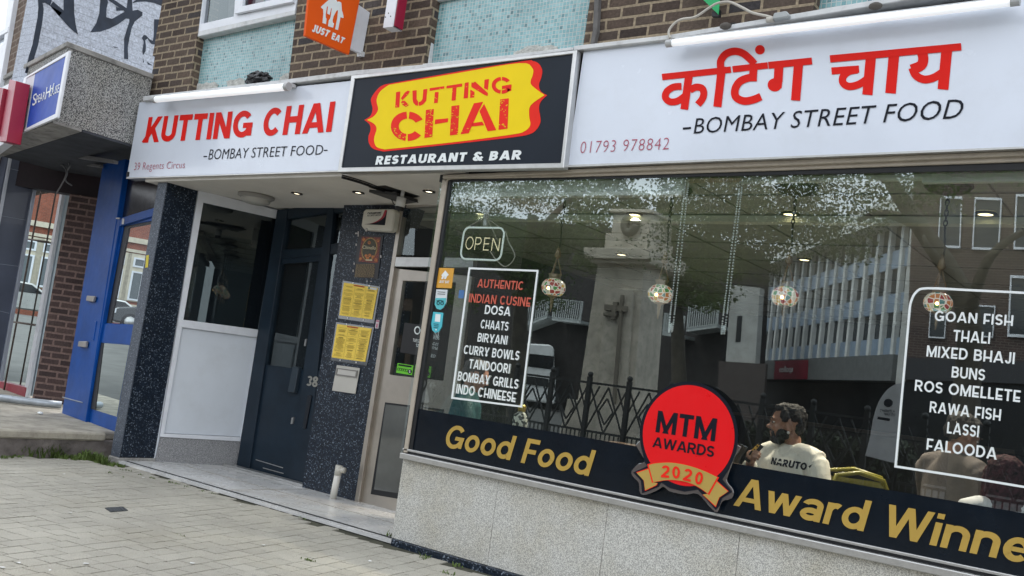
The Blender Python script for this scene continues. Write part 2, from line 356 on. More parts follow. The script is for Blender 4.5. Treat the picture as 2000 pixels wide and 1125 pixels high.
# ---------------------------------------------------------------- lettering
def clip_y(poly, y0, y1):
    for s, lim in ((1, y0), (-1, -y1)):
        out = []
        for i in range(len(poly)):
            a, b = poly[i-1], poly[i]; da, db = s*a[1]-lim, s*b[1]-lim
            if (da >= 0) != (db >= 0):
                t = da/(da-db); out.append((a[0]+(b[0]-a[0])*t, a[1]+(b[1]-a[1])*t))
            if db >= 0: out.append(b)
        poly = out
        if len(poly) < 3: return []
    return poly
def glyph(ch, w, mid=0.52):
    h = w/2; P = []
    def L(x0, y0, x1, y1, e=0.0, lo=0.0, hi=1.0, k=1.0):
        dx, dy = x1-x0, y1-y0; n = math.hypot(dx, dy); dx /= n; dy /= n
        a, b, c, d = x0-dx*e, y0-dy*e, x1+dx*e, y1+dy*e; nx, ny = -dy*h*k, dx*h*k
        q = clip_y([(a+nx, b+ny), (a-nx, b-ny), (c-nx, d-ny), (c+nx, d+ny)], lo, hi)
        if q: P.append(q)
    def A(cx, cy, rx, ry, a0, a1, n=None):
        n = n or max(4, int(abs(a1-a0)/11)); o = []; i = []
        for k in range(n+1):
            t = rad(a0+(a1-a0)*k/n); c, s = math.cos(t), math.sin(t)
            o.append((cx+(rx+h)*c, cy+(ry+h)*s)); i.append((cx+max(rx-h, .01)*c, cy+max(ry-h, .01)*s))
        for k in range(n): P.append([o[k], o[k+1], i[k+1], i[k]])
    def D(x0, x1, hi=1.0): L(x0, 0, x1, hi, 0.4, 0, hi)
    W = 0.7
    if ch == 'A': W = .86; D(h*.95, W/2-h*.2); D(W-h*.95, W/2+h*.2); L(.22*W, .27, .78*W, .27, k=.85)
    elif ch in 'BPR':
        W = .70; m = .46 if ch != 'B' else .52; r1 = (1-h-m)/2; cx = W-h-r1*1.1-(.03 if ch == 'B' else 0)
        L(h, 0, h, 1); L(h, 1-h, cx, 1-h); L(h, m, cx, m); A(cx, 1-h-r1, r1*1.1, r1, -90, 90)
        if ch == 'B': r2 = (m-h)/2; c2 = W-h-r2*1.15; L(h, h, c2, h); A(c2, h+r2, r2*1.15, r2, -90, 90)
        if ch == 'R': W = .74; L(cx-.02, m+.02, W-h*1.0, 0, .3, 0, m)
    elif ch == 'C': W = .82; A(W/2, .5, W/2-h, .5-h, 42, 318)
    elif ch == 'D': W = .76; cx = .32; L(h, 0, h, 1); L(h, h, cx, h); L(h, 1-h, cx, 1-h); A(cx, .5, W-h-cx, .5-h, -90, 90)
    elif ch == 'E': W = .58; L(h, 0, h, 1); L(h, h, W, h); L(h, 1-h, W, 1-h); L(h, mid, W*.94, mid)
    elif ch == 'F': W = .56; L(h, 0, h, 1); L(h, 1-h, W, 1-h); L(h, mid-.03, W*.9, mid-.03)
    elif ch == 'G': W = .86; A(W/2, .5, W/2-h, .5-h, 40, 345); L(.52*W, .45, W, .45, k=.9); L(W-h, .06, W-h, .45, k=.85)
    elif ch == 'H': W = .74; L(h, 0, h, 1); L(W-h, 0, W-h, 1); L(h, mid, W-h, mid)
    elif ch == 'I': W = w; L(h, 0, h, 1)
    elif ch == 'J': W = .50; L(W-h, .28, W-h, 1); A(W/2, .28, W/2-h, .28-h, 180, 360)
    elif ch == 'K': W = .74; L(h, 0, h, 1); L(w*.8, .32, W-h*1.1, 1, .4, 0, 1); L(w+.10, .56, W-h*.9, 0, .3, 0, .62)
    elif ch == 'L': W = .52; L(h, 0, h, 1); L(h, h, W, h)
    elif ch == 'M': W = .92; L(h, 0, h, 1); L(W-h, 0, W-h, 1); L(h*1.1, 1, W/2, .12, .3, .0, 1, .95); L(W-h*1.1, 1, W/2, .12, .3, 0, 1, .95)
    elif ch == 'N': W = .76; L(h, 0, h, 1); L(W-h, 0, W-h, 1); L(h*1.1, 1, W-h*1.1, 0, .3, 0, 1)
    elif ch == 'O': W = .90; A(W/2, .5, W/2-h, .5-h, 0, 360)
    elif ch == 'S':
        W = .64; r = (.5-h)/2; A(W/2, 1-h-r, W/2-h, r, 22, 270); A(W/2, h+r, W/2-h, r, 90, -158)
    elif ch == 'T': W = .64; L(W/2, 0, W/2, 1); L(0, 1-h, W, 1-h)
    elif ch == 'U': W = .74; L(h, .32, h, 1); L(W-h, .32, W-h, 1); A(W/2, .32, W/2-h, .32-h, 180, 360)
    elif ch == 'V': W = .80; D(W/2, h); D(W/2, W-h)
    elif ch == 'W': W = 1.18; D(W*.27, h*.9); D(W*.27, W/2); D(W*.73, W/2); D(W*.73, W-h*.9)
    elif ch == 'X': W = .76; D(h*.9, W-h*.9); D(W-h*.9, h*.9)
    elif ch == 'Y': W = .76; L(W/2, 0, W/2, .45); L(W/2, .36, h*.8, 1, .3, .0, 1); L(W/2, .36, W-h*.8, 1, .3, 0, 1)
    elif ch == '0': W = .60; A(W/2, .5, W/2-h, .5-h, 0, 360)
    elif ch == '2': W = .60; A(W/2, .70, W/2-h, .30-h, 165, -35); L(W*.80, .56, h*1.1, h*1.2, .08, 0, 1); L(0, h, W, h)
    elif ch == '3': W = .58; A(W/2, .74, W/2-h, .26-h, 150, -90); A(W/2, .27, W/2-h, .27-h, 90, -150)
    elif ch == '8': W = .60; A(W/2, .74, W/2-h-.02, .26-h, 0, 360); A(W/2, .27, W/2-h, .27-h, 0, 360)
    elif ch == '5': W = .58; L(h, .5, h, 1); L(h, 1-h, W*.95, 1-h); A(W/2, .31, W/2-h, .31-h, 140, -150)
    elif ch == '9': W = .6; A(W/2, .68, W/2-h, .32-h, 0, 360); L(W-h, .3, W-h, .68); A(W/2, .3, W/2-h, .3-h, 0, -150)
    elif ch == '1': W = .34; L(W-h, 0, W-h, 1); L(W-h, 1, 0, .74, 0, 0, 1)
    elif ch == '-': W = .34; L(0, .38, W, .38)
    elif ch == '.': W = w; L(h, 0, h, w)
    elif ch == ':': W = w; L(h, 0, h, w); L(h, .5, h, .5+w)
    elif ch == '&':
        W = .80; A(.36, .76, .17, .24-h, -30, 230); L(.22, .64, .74, .0, .2, 0, .8); A(.32, .27, .32-h, .27-h, 110, 330); L(.55, .12, .76, .46, 0)
    elif ch == 'o': W = .66; A(W/2, .365, W/2-h, .365-h, 0, 360)
    elif ch == 'd': W = .67; A(W/2-.01, .365, W/2-h, .365-h, 0, 360); L(W-h, 0, W-h, 1)
    elif ch == 'e': W = .64; A(W/2, .365, W/2-h, .365-h, 0, 318); L(h, .365, W-h*.8, .365, k=.75)
    elif ch == 'n': W = .64; L(h, 0, h, .72); A(W/2, .44, W/2-h, .29-h, 0, 180); L(W-h, 0, W-h, .44)
    elif ch == 'r': W = .40; L(h, 0, h, .72); A(W*.66, .42, W*.66-h, .31-h, 58, 170)
    elif ch == 'i': W = w; L(h, 0, h, .72); L(h, .84, h, 1)
    elif ch == 'a': W = .62; L(W-h, 0, W-h, .5); A(W/2, .5, W/2-h, .23-h, 0, 165); A(.295, .215, .295-h, .215-h*.95, 0, 360)
    elif ch == 'w': W = .98; D(W*.27, h*.8, .73); D(W*.27, W/2, .73); D(W*.73, W/2, .73); D(W*.73, W-h*.8, .73)
    elif ch == ' ': W = .30
    return P, W
def stroke_text(s, w=0.2, gap=0.09, mid=0.52, fit=None):
    """polygons with the string's width normalised to 1 (or its first `fit` characters), cap height 1"""
    x = 0.0; out = []; ends = []
    for ch in s:
        P, W = glyph(ch, w, mid)
        out += [[(px+x, py) for px, py in q] for q in P]; x += W; ends.append(x); x += gap
    tot = ends[(fit or len(s))-1]
    return [[(px/tot, py) for px, py in q] for q in out], tot
_capH = {}
def font_text(s, off=0.0, space=1.0):
    """the same from the built-in font"""
    def ev(txt):
        c = bpy.data.curves.new('tmp', 'FONT'); c.body = txt; c.offset = off; c.size = 1.0; c.space_character = space; c.resolution_u = 3
        o = bpy.data.objects.new('tmp', c); COL.objects.link(o); dg = bpy.context.evaluated_depsgraph_get()
        me = bpy.data.meshes.new_from_object(o.evaluated_get(dg)); bpy.data.objects.remove(o); bpy.data.curves.remove(c)
        vs = [(v.co.x, v.co.y) for v in me.vertices]; ps = [[vs[i] for i in p.vertices] for p in me.polygons]; bpy.data.meshes.remove(me)
        return vs, ps
    if off not in _capH: _capH[off] = max(y for x, y in ev('H')[0])
    vs, ps = ev(s); x0 = min(x for x, y in vs); x1 = max(x for x, y in vs); ch = _capH[off]
    return [[((x-x0)/(x1-x0), y/ch) for x, y in p] for p in ps], (x1-x0)/ch
def put_quad(mb, polys, pl, BL, BR, TL, TR=None, off=0.003, step=0.00006):
    bl, br, tl = (np.array(pl.pix(*p)) for p in (BL, BR, TL)); tr = np.array(pl.pix(*TR)) if TR else br+tl-bl
    for i, q in enumerate(polys):
        pts = []
        for s, t in q:
            b = bl+(br-bl)*s; a = tl+(tr-tl)*s; c = b+(a-b)*t; pts.append(pl.w(c[0], c[1], off+step*(i % 40)))
        mb.poly(pts)
def put_h(mb, polys, pl, left, xr, cap, shear=0.0, off=0.003, step=0.00006, slope=0.0):
    """level text: left = picture point of the baseline start, xr = picture x of its end, cap = cap height in picture pixels"""
    u0, v0 = pl.pix(*left); v1 = pl.pix(left[0]+0.12*cap, left[1]-cap)[1]
    lo, hi = u0, u0+6
    for _ in range(40):
        md = (lo+hi)/2
        if proj(pl.w(md, v0))[0] < xr: lo = md
        else: hi = md
    w_, h_ = lo-u0, v1-v0
    for i, q in enumerate(polys):
        mb.poly([pl.w(u0+s*w_+t*h_*shear, v0+t*h_+s*w_*slope, off+step*(i % 40)) for s, t in q])
def pstroke(mb, pl, pts, wpx, off, closed=False, step=0.00006, idx=[0]):
    """a brush stroke drawn in picture pixels, laid on the plane; wpx one width or one per point"""
    n = len(pts); ws = wpx if isinstance(wpx, (list, tuple)) else [wpx]*n; a = []; b = []
    for i in range(n):
        p = np.array(pts[i], float); q0 = np.array(pts[i-1 if (i or closed) else 0], float); q1 = np.array(pts[(i+1) % n if (i < n-1 or closed) else n-1], float)
        d1 = p-q0; d2 = q1-p; d1 = d1/(np.linalg.norm(d1) or 1); d2 = d2/(np.linalg.norm(d2) or 1); t = d1+d2; t = t/(np.linalg.norm(t) or 1)
        nn = np.array([-t[1], t[0]]); k = max(0.45, abs(nn @ np.array([-d2[1], d2[0]]) if np.linalg.norm(d2) else 1))
        a.append(p+nn*ws[i]/2/k); b.append(p-nn*ws[i]/2/k)
    idx[0] += 1; o = off+step*(idx[0] % 30)
    vs = [pl.w(*pl.pix(*q), o) for q in a]+[pl.w(*pl.pix(*q), o) for q in b]
    mb.add(vs, [(i, (i+1) % n, n+(i+1) % n, n+i) for i in range(n if closed else n-1)])
def smooth_path(pts, n=6, closed=False):
    P = [np.array(p, float) for p in pts]; m = len(P); out = []
    for i in range(m if closed else m-1):
        p0, p1, p2, p3 = (P[(i-1) % m], P[i], P[(i+1) % m], P[(i+2) % m]) if closed else (P[max(i-1, 0)], P[i], P[i+1], P[min(i+2, m-1)])
        for k in range(n):
            t = k/n; out.append(tuple(0.5*((2*p1)+(-p0+p2)*t+(2*p0-5*p1+4*p2-p3)*t*t+(-p0+3*p1-3*p2+p3)*t**3)))
    if not closed: out.append(tuple(P[-1]))
    return out
def rrect(u0, v0, u1, v1, r, n=5):
    out = []
    for cx, cy, a in ((u1-r, v1-r, 0), (u0+r, v1-r, 90), (u0+r, v0+r, 180), (u1-r, v0+r, 270)):
        for k in range(n+1): t = rad(a+90*k/n); out.append((cx+r*math.cos(t), cy+r*math.sin(t)))
    return out

# ================================================================ the restaurant building
FB = front(0.10)                                   # upper brick wall
SW = front(-0.10)                                  # white sign faces
SB = front(-0.155)                                  # black sign face, boxed out
GL = front(0.0)                                    # shop glass
B = thing('restaurant_building', 'brown brick building with turquoise mosaic panels above the red and white restaurant signs', 'building', (-5, 0.6, 0))
def brick_piece(px, depth=0.25):
    MB().pslab(FB, px, -depth, 0.0).build('brick_wall', mt_brick, B)
brick_piece([(326,-70),(397,-70),(394,0),(370,180),(366,190),(284,212),(292,172),(321,0)])
brick_piece([(592,-70),(862,-70),(846,0),(826,140),(824,160),(545,200),(548,178),(563,158),(582,0)])
brick_piece([(1160,-70),(1600,-70),(1592,0),(1582,40),(1130,110),(1139,88),(1152,0)])
mb = MB(); mb.box(-10.85, 1.6, 0.10, 0.40, 6.9, 9.0); mb.build('brick_wall', mt_brick, B)
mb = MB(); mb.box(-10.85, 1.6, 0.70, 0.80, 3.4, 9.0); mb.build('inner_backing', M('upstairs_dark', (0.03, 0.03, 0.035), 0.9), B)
for x0, x1 in ((-10.8, -10.05), (-8.1, -6.15), (-4.15, -2.05)):
    mb = MB(); mb.box(x0, x1, 0.105, 0.39, 4.9, 6.9); mb.build('brick_wall', mt_brick, B)
# recessed spandrels: mosaic sheets with white side battens, crumbling plaster at the foot, window frames over them
RP = front(0.20)
def mosaic(px, plaster=()):
    o = MB().pslab(RP, px, -0.06, 0.0).build('mosaic_panel', mt_mos, B)
    for path in plaster:
        mb = MB(); mb.pslab(RP, path, 0.0, 0.012); mb.build('plaster_patch', mt_plaster, o)
    return o
mosaic([(384,64),(584,20),(590,60),(566,185),(366,205)],
       [[(381,166),(390,163),(399,165),(404,161),(412,163),(420,160),(427,166),(424,178),(380,182)], [(444,160),(452,156),(460,157),(470,152),(478,156),(480,166),(446,172)],
        [(548,152),(556,146),(566,143),(566,165),(546,168)]])
mosaic([(848,5),(1000,-30),(1165,-66),(1160,0),(1140,110),(836,146)],
       [[(1004,104),(1018,98),(1030,92),(1048,89),(1062,91),(1078,88),(1090,93),(1092,104),(1006,116)]])
mosaic([(1600,-40),(2120,-130),(2110,-40),(1592,45)])
mb = MB()
mb.pslab(RP, [(384,72),(392,76),(378,184),(369,186)], 0.0, 0.05)
mb.pslab(RP, [(849,0),(857,4),(843,134),(833,136)], 0.0, 0.05)
mb.pslab(RP, [(848,-2),(1165,-70),(1163,-62),(854,7)], 0.0, 0.045)
mb.pslab(RP, [(1586,-40),(1597,-44),(1591,30),(1581,32)], 0.0, 0.05)
mb.build('panel_batten', mt_trim, B, bevel=0.004)
# upper window: frame, opening casement, pane, sill
UW = front(0.16)
win = MB().ring(UW, UW.pts([(398,-60),(604,-105),(583,24),(377,69)]), UW.pts([(410,-60),(590,-98),(576,9),(398,50)]), -0.04, 0.05).build('window', mt_upvc, B, bevel=0.004)
MB().pslab(UW, [(470,-70),(479,-72),(471,38),(462,40)], -0.03, 0.045).build('mullion', mt_upvc, win, bevel=0.004)
MB().ring(UW, UW.pts([(480,-75),(594,-100),(583,10),(470,33)]), UW.pts([(494,-70),(580,-89),(570,0),(485,18)]), 0.05, 0.09).build('casement', mt_upvc, win, bevel=0.004)
MB().sheet(UW, UW.pts([(408,-60),(590,-98),(576,9),(396,50)]), 0.0).build('pane', M_glass('upper_window_glass', (0.55, 0.55, 0.58), 2.0, 0.05), win, normals=False)
MB().pslab(UW, [(374,68),(584,22),(582,32),(375,79)], -0.06, 0.05).build('sill', mt_trim, win, bevel=0.006)
mb = MB(); mb.pslab(UW, [(404,-60),(470,-78),(462,45),(396,60)], -0.35, -0.34); mb.build('curtain', M('grey_curtain', (0.22, 0.20, 0.20), 0.9, var=0.3, vs=14), win)
mb = MB(); mb.pslab(UW, [(446,-70),(474,-76),(467,40),(438,46)], -0.33, -0.32); mb.build('curtain', M('red_curtain', (0.22, 0.012, 0.025), 0.9, var=0.2, vs=9), win)
MB().pslab(UW, [(480,-80),(600,-100),(585,30),(465,50)], -0.35, -0.34).build('curtain', M('blue_net_curtain', (0.30, 0.36, 0.46), 0.9, var=0.2, vs=9), win)
# white flashing that caps the signs
mb = MB()
mb.pslab(SW, [(284,190),(560,158),(700,140),(832,129),(832,136),(704,149),(560,167),(285,199)], -0.2, 0.04)
mb.pslab(SW, [(832,128),(995,112),(1125,96),(1125,102),(995,119),(832,136)], -0.2, 0.05)
mb.pslab(SW, [(1125,93),(1310,72),(1590,25),(2100,-62),(2100,-50),(1590,36),(1310,81),(1125,102)], -0.2, 0.04)
mb.build('sign_flashing', mt_trim, B, bevel=0.004)
# dark backing behind signs, beam over the window
mb = MB(); mb.box(-10.4, 1.6, -0.05, 0.09, 3.31, 4.22); mb.build('sign_backing', mt_dark, B)
HB = front(-0.03)
mb = MB(); mb.pslab(HB, [(868,350),(869,343),(1100,333),(1500,316),(2120,292),(2120,301),(1500,326),(1100,340)], -0.3, 0.03); mb.build('window_head', mt_beige, B, bevel=0.004)
mb = MB(); mb.pslab(HB, [(868,355),(868,345),(1100,336),(1500,322),(2120,297),(2120,311),(1500,333),(1100,345.5),(880,349)], -0.3, 0.0); mb.build('window_head', mt_beige, B, bevel=0.004)
# shop window: sill, stall riser, plinth
WL = GL.pix(785, 890)[0]
SILLZ = GL.pix(800, 884)[1]
mb = MB(); s = front(-0.07)
zt, zb = s.pix(781, 884)[1], s.pix(781, 895)[1]; xl = s.pix(780, 890)[0]
mb.box(xl, 1.6, -0.07, 0.10, zb, zt); mb.build('window_sill', mt_alu, B, bevel=0.004)
rz = front(-0.02).pix(786, 1056)[1]; rx = front(-0.02).pix(778, 960)[0]
mb = MB()
seams = [rx, front(-0.02).pix(960, 1040)[0], front(-0.02).pix(1180, 1050)[0], front(-0.02).pix(1440, 1090)[0], -0.9, 0.2, 1.6]
for a, b in zip(seams, seams[1:]): mb.box(a+0.002, b-0.002, -0.02, 0.2, rz, zb-0.002)
mb.build('stall_riser', mt_riser, B)
mb = MB(); mb.box(rx+0.02, 1.6, -0.045, 0.15, -0.05, rz-0.004); mb.build('plinth', mt_gran, B, bevel=0.004)
mb = MB(); mb.box(rx+0.01, 1.6, 0.0, 0.1, -0.05, zb); mb.build('riser_joint', mt_dark, B)
# frame of the window: left post, bottom bead, head bead, glass
post = [(874,353),(880,352),(803,879),(795,886)]
sw = thing('shop_window', 'wide plate glass restaurant window with beige metal frame above the pale terrazzo riser', 'window', (-3, 0, 0.8))
mb = MB(); mb.pslab(GL, [(868,352),(878,351),(799,884),(792,884)], -0.05, 0.03); mb.build('frame_post', mt_beige, sw, bevel=0.003)
mb = MB(); mb.pslab(GL, [(878,351),(883,351),(807,882),(799,884)], -0.05, 0.016); mb.build('gasket_and_reflection_strip', mt_dark, sw)
mb = MB(); mb.box(WL+0.02, 1.6, -0.03, 0.02, SILLZ+0.012, SILLZ+0.03); mb.build('frame_bead', mt_alu, sw, bevel=0.003)
mb = MB(); mb.box(WL+0.02, 1.6, -0.012, 0.02, SILLZ-0.02, SILLZ+0.012); mb.build('gasket_and_reflection_strip', mt_dark, sw)
hz = GL.pix(1500, 333)[1]
mb = MB(); mb.box(WL-0.02, 1.6, -0.012, 0.05, hz-0.035, hz+0.05); mb.build('head_bead', mt_dark, sw)
pane = MB(); pane.add([(WL-0.02, 0, SILLZ-0.01), (1.6, 0, SILLZ-0.01), (1.6, 0, hz+0.02), (WL-0.02, 0, hz+0.02)], [(0, 1, 2, 3)])
pane.build('pane', mt_glass, sw, normals=False)
# glass return beside the door
GR = -5.50
mb = MB(); mb.add([(GR, 1.2, 0.7), (GR, 0.0, 0.7), (GR, 0.0, 3.2), (GR, 1.2, 3.2)], [(0, 1, 2, 3)]); mb.build('return_pane', mt_glass, sw, normals=False)
mb = MB(); mb.box(GR-0.03, GR+0.06, 0.05, 1.2, 0.0, 0.7); mb.build('return_riser', mt_riser, sw)

# ---------------------------------------------------------------- porch
SOF = 3.24
BW_Y = 1.30
mb = MB(); mb.box(-10.2, -5.3, -0.06, 1.55, SOF, SOF+0.06); mb.build('porch_soffit', mt_soffit, B)
mb = MB(); mb.add([(-10.0, -0.02, 0.0), (rx+0.05, -0.02, 0.0), (rx+0.05, 1.5, 0.0), (-10.0, 1.5, 0.0), (-10.0, -0.02, 0.03), (rx+0.05, -0.02, 0.03), (rx+0.05, 1.5, 0.03), (-10.0, 1.5, 0.03)],
     [(4, 5, 6, 7), (0, 1, 5, 4), (1, 2, 6, 5), (0, 4, 7, 3)]); pf = mb.build('porch_floor', mt_floor, B)
mb = MB()
for y in (0.035, 0.06): mb.box(-9.78, rx-0.02, y, y+0.012, 0.029, 0.033)
mb.build('edge_groove', mt_dark, pf)
mb = MB(); mb.box(-9.5, rx, 0.62, 0.628, 0.028, 0.032); mb.box(-7.95, -7.942, 0.1, 1.2, 0.028, 0.032); mb.build('slab_joint', M('floor_joint', (0.25, 0.22, 0.18), 0.9), pf)
# left granite pillar: dull front face coloured lighter as daylit, polished dark side
PLX = float(GL.pix(226, 843)[0])
mb = MB(); mb.box(PLX, -9.83, 0.0, 0.44, 0.06, 3.26); mb.build('granite_pillar', mt_gran, B, bevel=0.006)
mb = MB(); mb.box(PLX, -9.822, -0.016, -0.002, 0.06, 3.26); mb.build('pillar_facing', mt_gran_f, B, bevel=0.004)
mb = MB(); mb.box(PLX-.02, -9.81, -0.03, 0.46, -0.02, 0.06); mb.build('pillar_foot', mt_conc, B, bevel=0.01)
# splayed left wall of the porch
LWp = Plane(-9.83, 0.44, -9.51+9.83, 1.36-0.44)
LWp.n = np.array([LWp.d[1], -LWp.d[0], 0.0])
mb = MB(); mb.pslab(LWp, [(386,360),(545,405),(460,916),(297,908)], -0.08, 0.0); mb.build('porch_wall', mt_wpan, B)
mb = MB(); mb.pslab(LWp, [(312,853),(467,860),(460,915),(300,908)], 0.0, 0.035); mb.build('porch_wall_base', mt_base, B, bevel=0.003)
sw2 = MB().ring(LWp, LWp.pts([(386,372),(543,412),(467,861),(310,852)]), LWp.pts([(395,396),(540,428),(468,853),(318,846)]), 0.0, 0.05).build('side_window', mt_upvc, B, bevel=0.004)
MB().pslab(LWp, [(354,624),(506,644),(504,660),(352,639)], 0.002, 0.055).build('transom', mt_upvc, sw2, bevel=0.005)
MB().pslab(LWp, [(352,640),(503,660),(468,852),(318,845)], -0.002, 0.02).build('infill_panel', mt_wpan, sw2)
MB().sheet(LWp, LWp.pts([(393,394),(541,428),(504,646),(353,626)]), 0.02).build('pane', mt_glass_r, sw2, normals=False)
# navy entrance: frame, fanlight, door, side light
ND = front(BW_Y)
nd = thing('navy_door_unit', 'dark navy painted entrance door with fanlight and numbered side panel between white panel and granite', 'door', (-8.8, BW_Y, 0))
mb = MB(); mb.pslab(ND, [(540,402),(690,380),(690,400),(650,420),(594,958),(460,914)], -0.12, -0.10); mb.build('backing', M('hall_dark', (0.02, 0.022, 0.026), 0.8), nd)
def bars(name, mt, items, par, pl, o0=-0.09, o1=0.0, bevel=0.004):
    for i, px in enumerate(items): MB().pslab(pl, px, o0, o1-.0035*i).build(name, mt, par, bevel=bevel)
bars('door_frame', mt_navy, [[(541,410),(562,407),(486,915),(461,913)], [(640,400),(652,399),(597,950),(560,945)], [(562,407),(640,398),(638,415),(560,427)], [(537,488),(632,482),(630,497),(535,506)]], nd, ND)
bars('door_frame', mt_navy, [[(652,399),(692,394),(690,410),(650,415)], [(637,478),(672,470),(670,492),(634,498)]], nd, ND, -0.09, -0.012)
MB().sheet(ND, ND.pts([(559,424),(641,412),(632,484),(548,492)]), -0.05).build('fanlight', mt_glass_d, nd, normals=False)
MB().sheet(ND, ND.pts([(652,412),(690,408),(660,480),(640,480)]), -0.05).build('fanlight', mt_glass_d, nd, normals=False)
LEAF = ND.shift(-0.03)
leaf = MB().ring(LEAF, LEAF.pts([(534,504),(630,495),(574,947),(465,912)]), LEAF.pts([(545,516),(622,510),(592,722),(512,711)]), -0.04, 0.0).build('door_leaf', mt_navy, nd, bevel=0.004)
MB().sheet(LEAF, LEAF.pts([(545,516),(622,510),(592,722),(512,711)]), -0.02).build('pane', mt_glass_d, leaf, normals=False)
MB().pslab(LEAF, [(506,748),(570,757),(556,918),(480,898)], -0.05, -0.008).build('lower_panel', mt_navy, leaf, bevel=0.006)
MB().pslab(LEAF, [(578,716),(590,718),(581,768),(568,766)], 0.0, 0.055).build('handle', M('dark_push_bar', (0.03, 0.045, 0.06), 0.35), leaf, bevel=0.006)
mb = MB(); mb.pslab(LEAF, [(572,816),(576,815),(573,828),(570,828)], 0.0, 0.02); mb.pslab(LEAF, [(597,663),(600,662),(598,676),(595,676)], 0.0, 0.012); mb.build('lock', mt_alu, leaf)
mb = MB(); mb.pslab(LEAF, [(500,897),(553,913),(553,914.5),(500,898.5)], 0.001, 0.006); mb.pslab(LEAF, [(514,913),(554,924),(554,925.5),(514,914.5)], 0.001, 0.006); mb.build('kick_strip', mt_alu, leaf)
SLp = ND.shift(-0.015)
MB().sheet(SLp, SLp.pts([(636,498),(668,492),(626,726),(606,722)]), -0.02).build('side_light', mt_glass_d, nd, normals=False)
MB().pslab(SLp, [(598,722),(630,724),(602,955),(568,950)], -0.05, 0.0).build('side_panel', mt_navy, nd, bevel=0.004)
MB().pslab(SLp, [(604,772),(612,773),(600,838),(594,836)], 0.0, 0.03).build('letter_slot', M('slot_dark', (0.008, 0.012, 0.02), 0.3), nd, bevel=0.004)
mb = MB(); t, _ = stroke_text('38', 0.2, 0.05); put_quad(mb, t, SLp, (599,753), (621,757), (602,734), (624,736), 0.012); mb.build('house_number', M('brass_number', (0.38, 0.37, 0.33), 0.35, metal=0.6), nd)
mb = MB(); mb.box(-9.5, -8.05, BW_Y-0.14, BW_Y-0.02, 0.03, 0.06); mb.build('threshold', mt_alu, nd, bevel=0.004)
# hall seen through the navy door
mb = MB(); mb.box(-9.6, -7.3, BW_Y+0.17, BW_Y+0.2, 0.03, 3.3); mb.build('hall_screen', M('hall_wall', (0.13, 0.14, 0.15), 0.8, var=0.3), nd)
# granite between the doors
GP = front(1.16)
mb = MB(); mb.pslab(GP, [(676,375),(805,372),(776,450),(697,992),(589,960)], -0.3, 0.0); mb.build('granite_wall', mt_gran, B)
# steel glazed door and screen
SD = front(1.2)
sd = thing('steel_glass_door', 'brushed steel shop door with glass panels and fanlight beside the shop window', 'door', (-6.6, 1.2, 0))
XR = SD.pix(905, 700)[0]
mb = MB(); mb.pslab(SD, [(787,405),(794,404),(705,992),(697,990)], -0.03, 0.05); mb.build('door_frame', mt_steel, sd, bevel=0.003)
mb = MB(); mb.pslab(SD, [(778,420),(786,419),(703,978),(692,985)], -0.03, 0.035); mb.build('door_frame', mt_steel, sd, bevel=0.003)
mb = MB(); mb.pslab(SD, [(792,397),(940,388),(938,398),(790,408)], -0.03, 0.04); mb.build('door_frame', mt_steel, sd, bevel=0.003)
MB().pslab(SD, [(772,503),(930,505),(928,524),(770,522)], -0.03, 0.045).build('transom', mt_alu, sd, bevel=0.003)
MB().sheet(SD, SD.pts([(793,408),(945,398),(930,505),(776,497)]), 0.0).build('fanlight', mt_glass_d, sd, normals=False)
SDL = SD.shift(-0.01)
dl = MB().ring(SDL, SDL.pts([(768,524),(924,540),(860,1030),(703,992)]), SDL.pts([(789,549),(893,552),(868,744),(763,732)]), -0.035, 0.02).build('door_leaf', mt_steel, sd, bevel=0.003)
MB().sheet(SDL, SDL.pts([(789,549),(893,552),(868,744),(763,732)]), -0.01).build('pane', mt_glass_d, dl, normals=False)
mb = MB(); mb.pslab(SDL, [(755,786),(870,800),(842,985),(727,965)], 0.0, 0.024); mb.build('gasket_and_reflection_strip', mt_dark, dl)
MB().pslab(SDL, [(757,790),(868,803),(844,972),(734,956)], 0.02, 0.028).build('lower_pane', M('dull_reflecting_glass', (0.10, 0.105, 0.10), 0.08, var=0.25, vs=2, coat=0.6), dl)
DK = M('door_sign_black', (0.008, 0.008, 0.010), 0.4)
MB().pslab(SDL, [(790,630),(862,640),(853,700),(781,688)], -0.008, -0.002).build('hours_card', DK, dl)
mb = MB()
for s_, bl, br, tl in (('OPEN', (808,652), (856,662), (810,636)), ('TIMES', (838,661),(858,664),(839,653)), ('TUESDAY TO SUNDAY', (806,667), (856,676), (807,661)), ('12.00-10.30PM', (812,677), (854,684), (813,671)), ('CLOSED', (822,694),(850,699),(823,688))):
    t, _ = stroke_text(s_, 0.16, 0.16); put_quad(mb, t, SDL, bl, br, tl, None, 0.0)
mb.build('hours_lettering', mt_wht, dl)
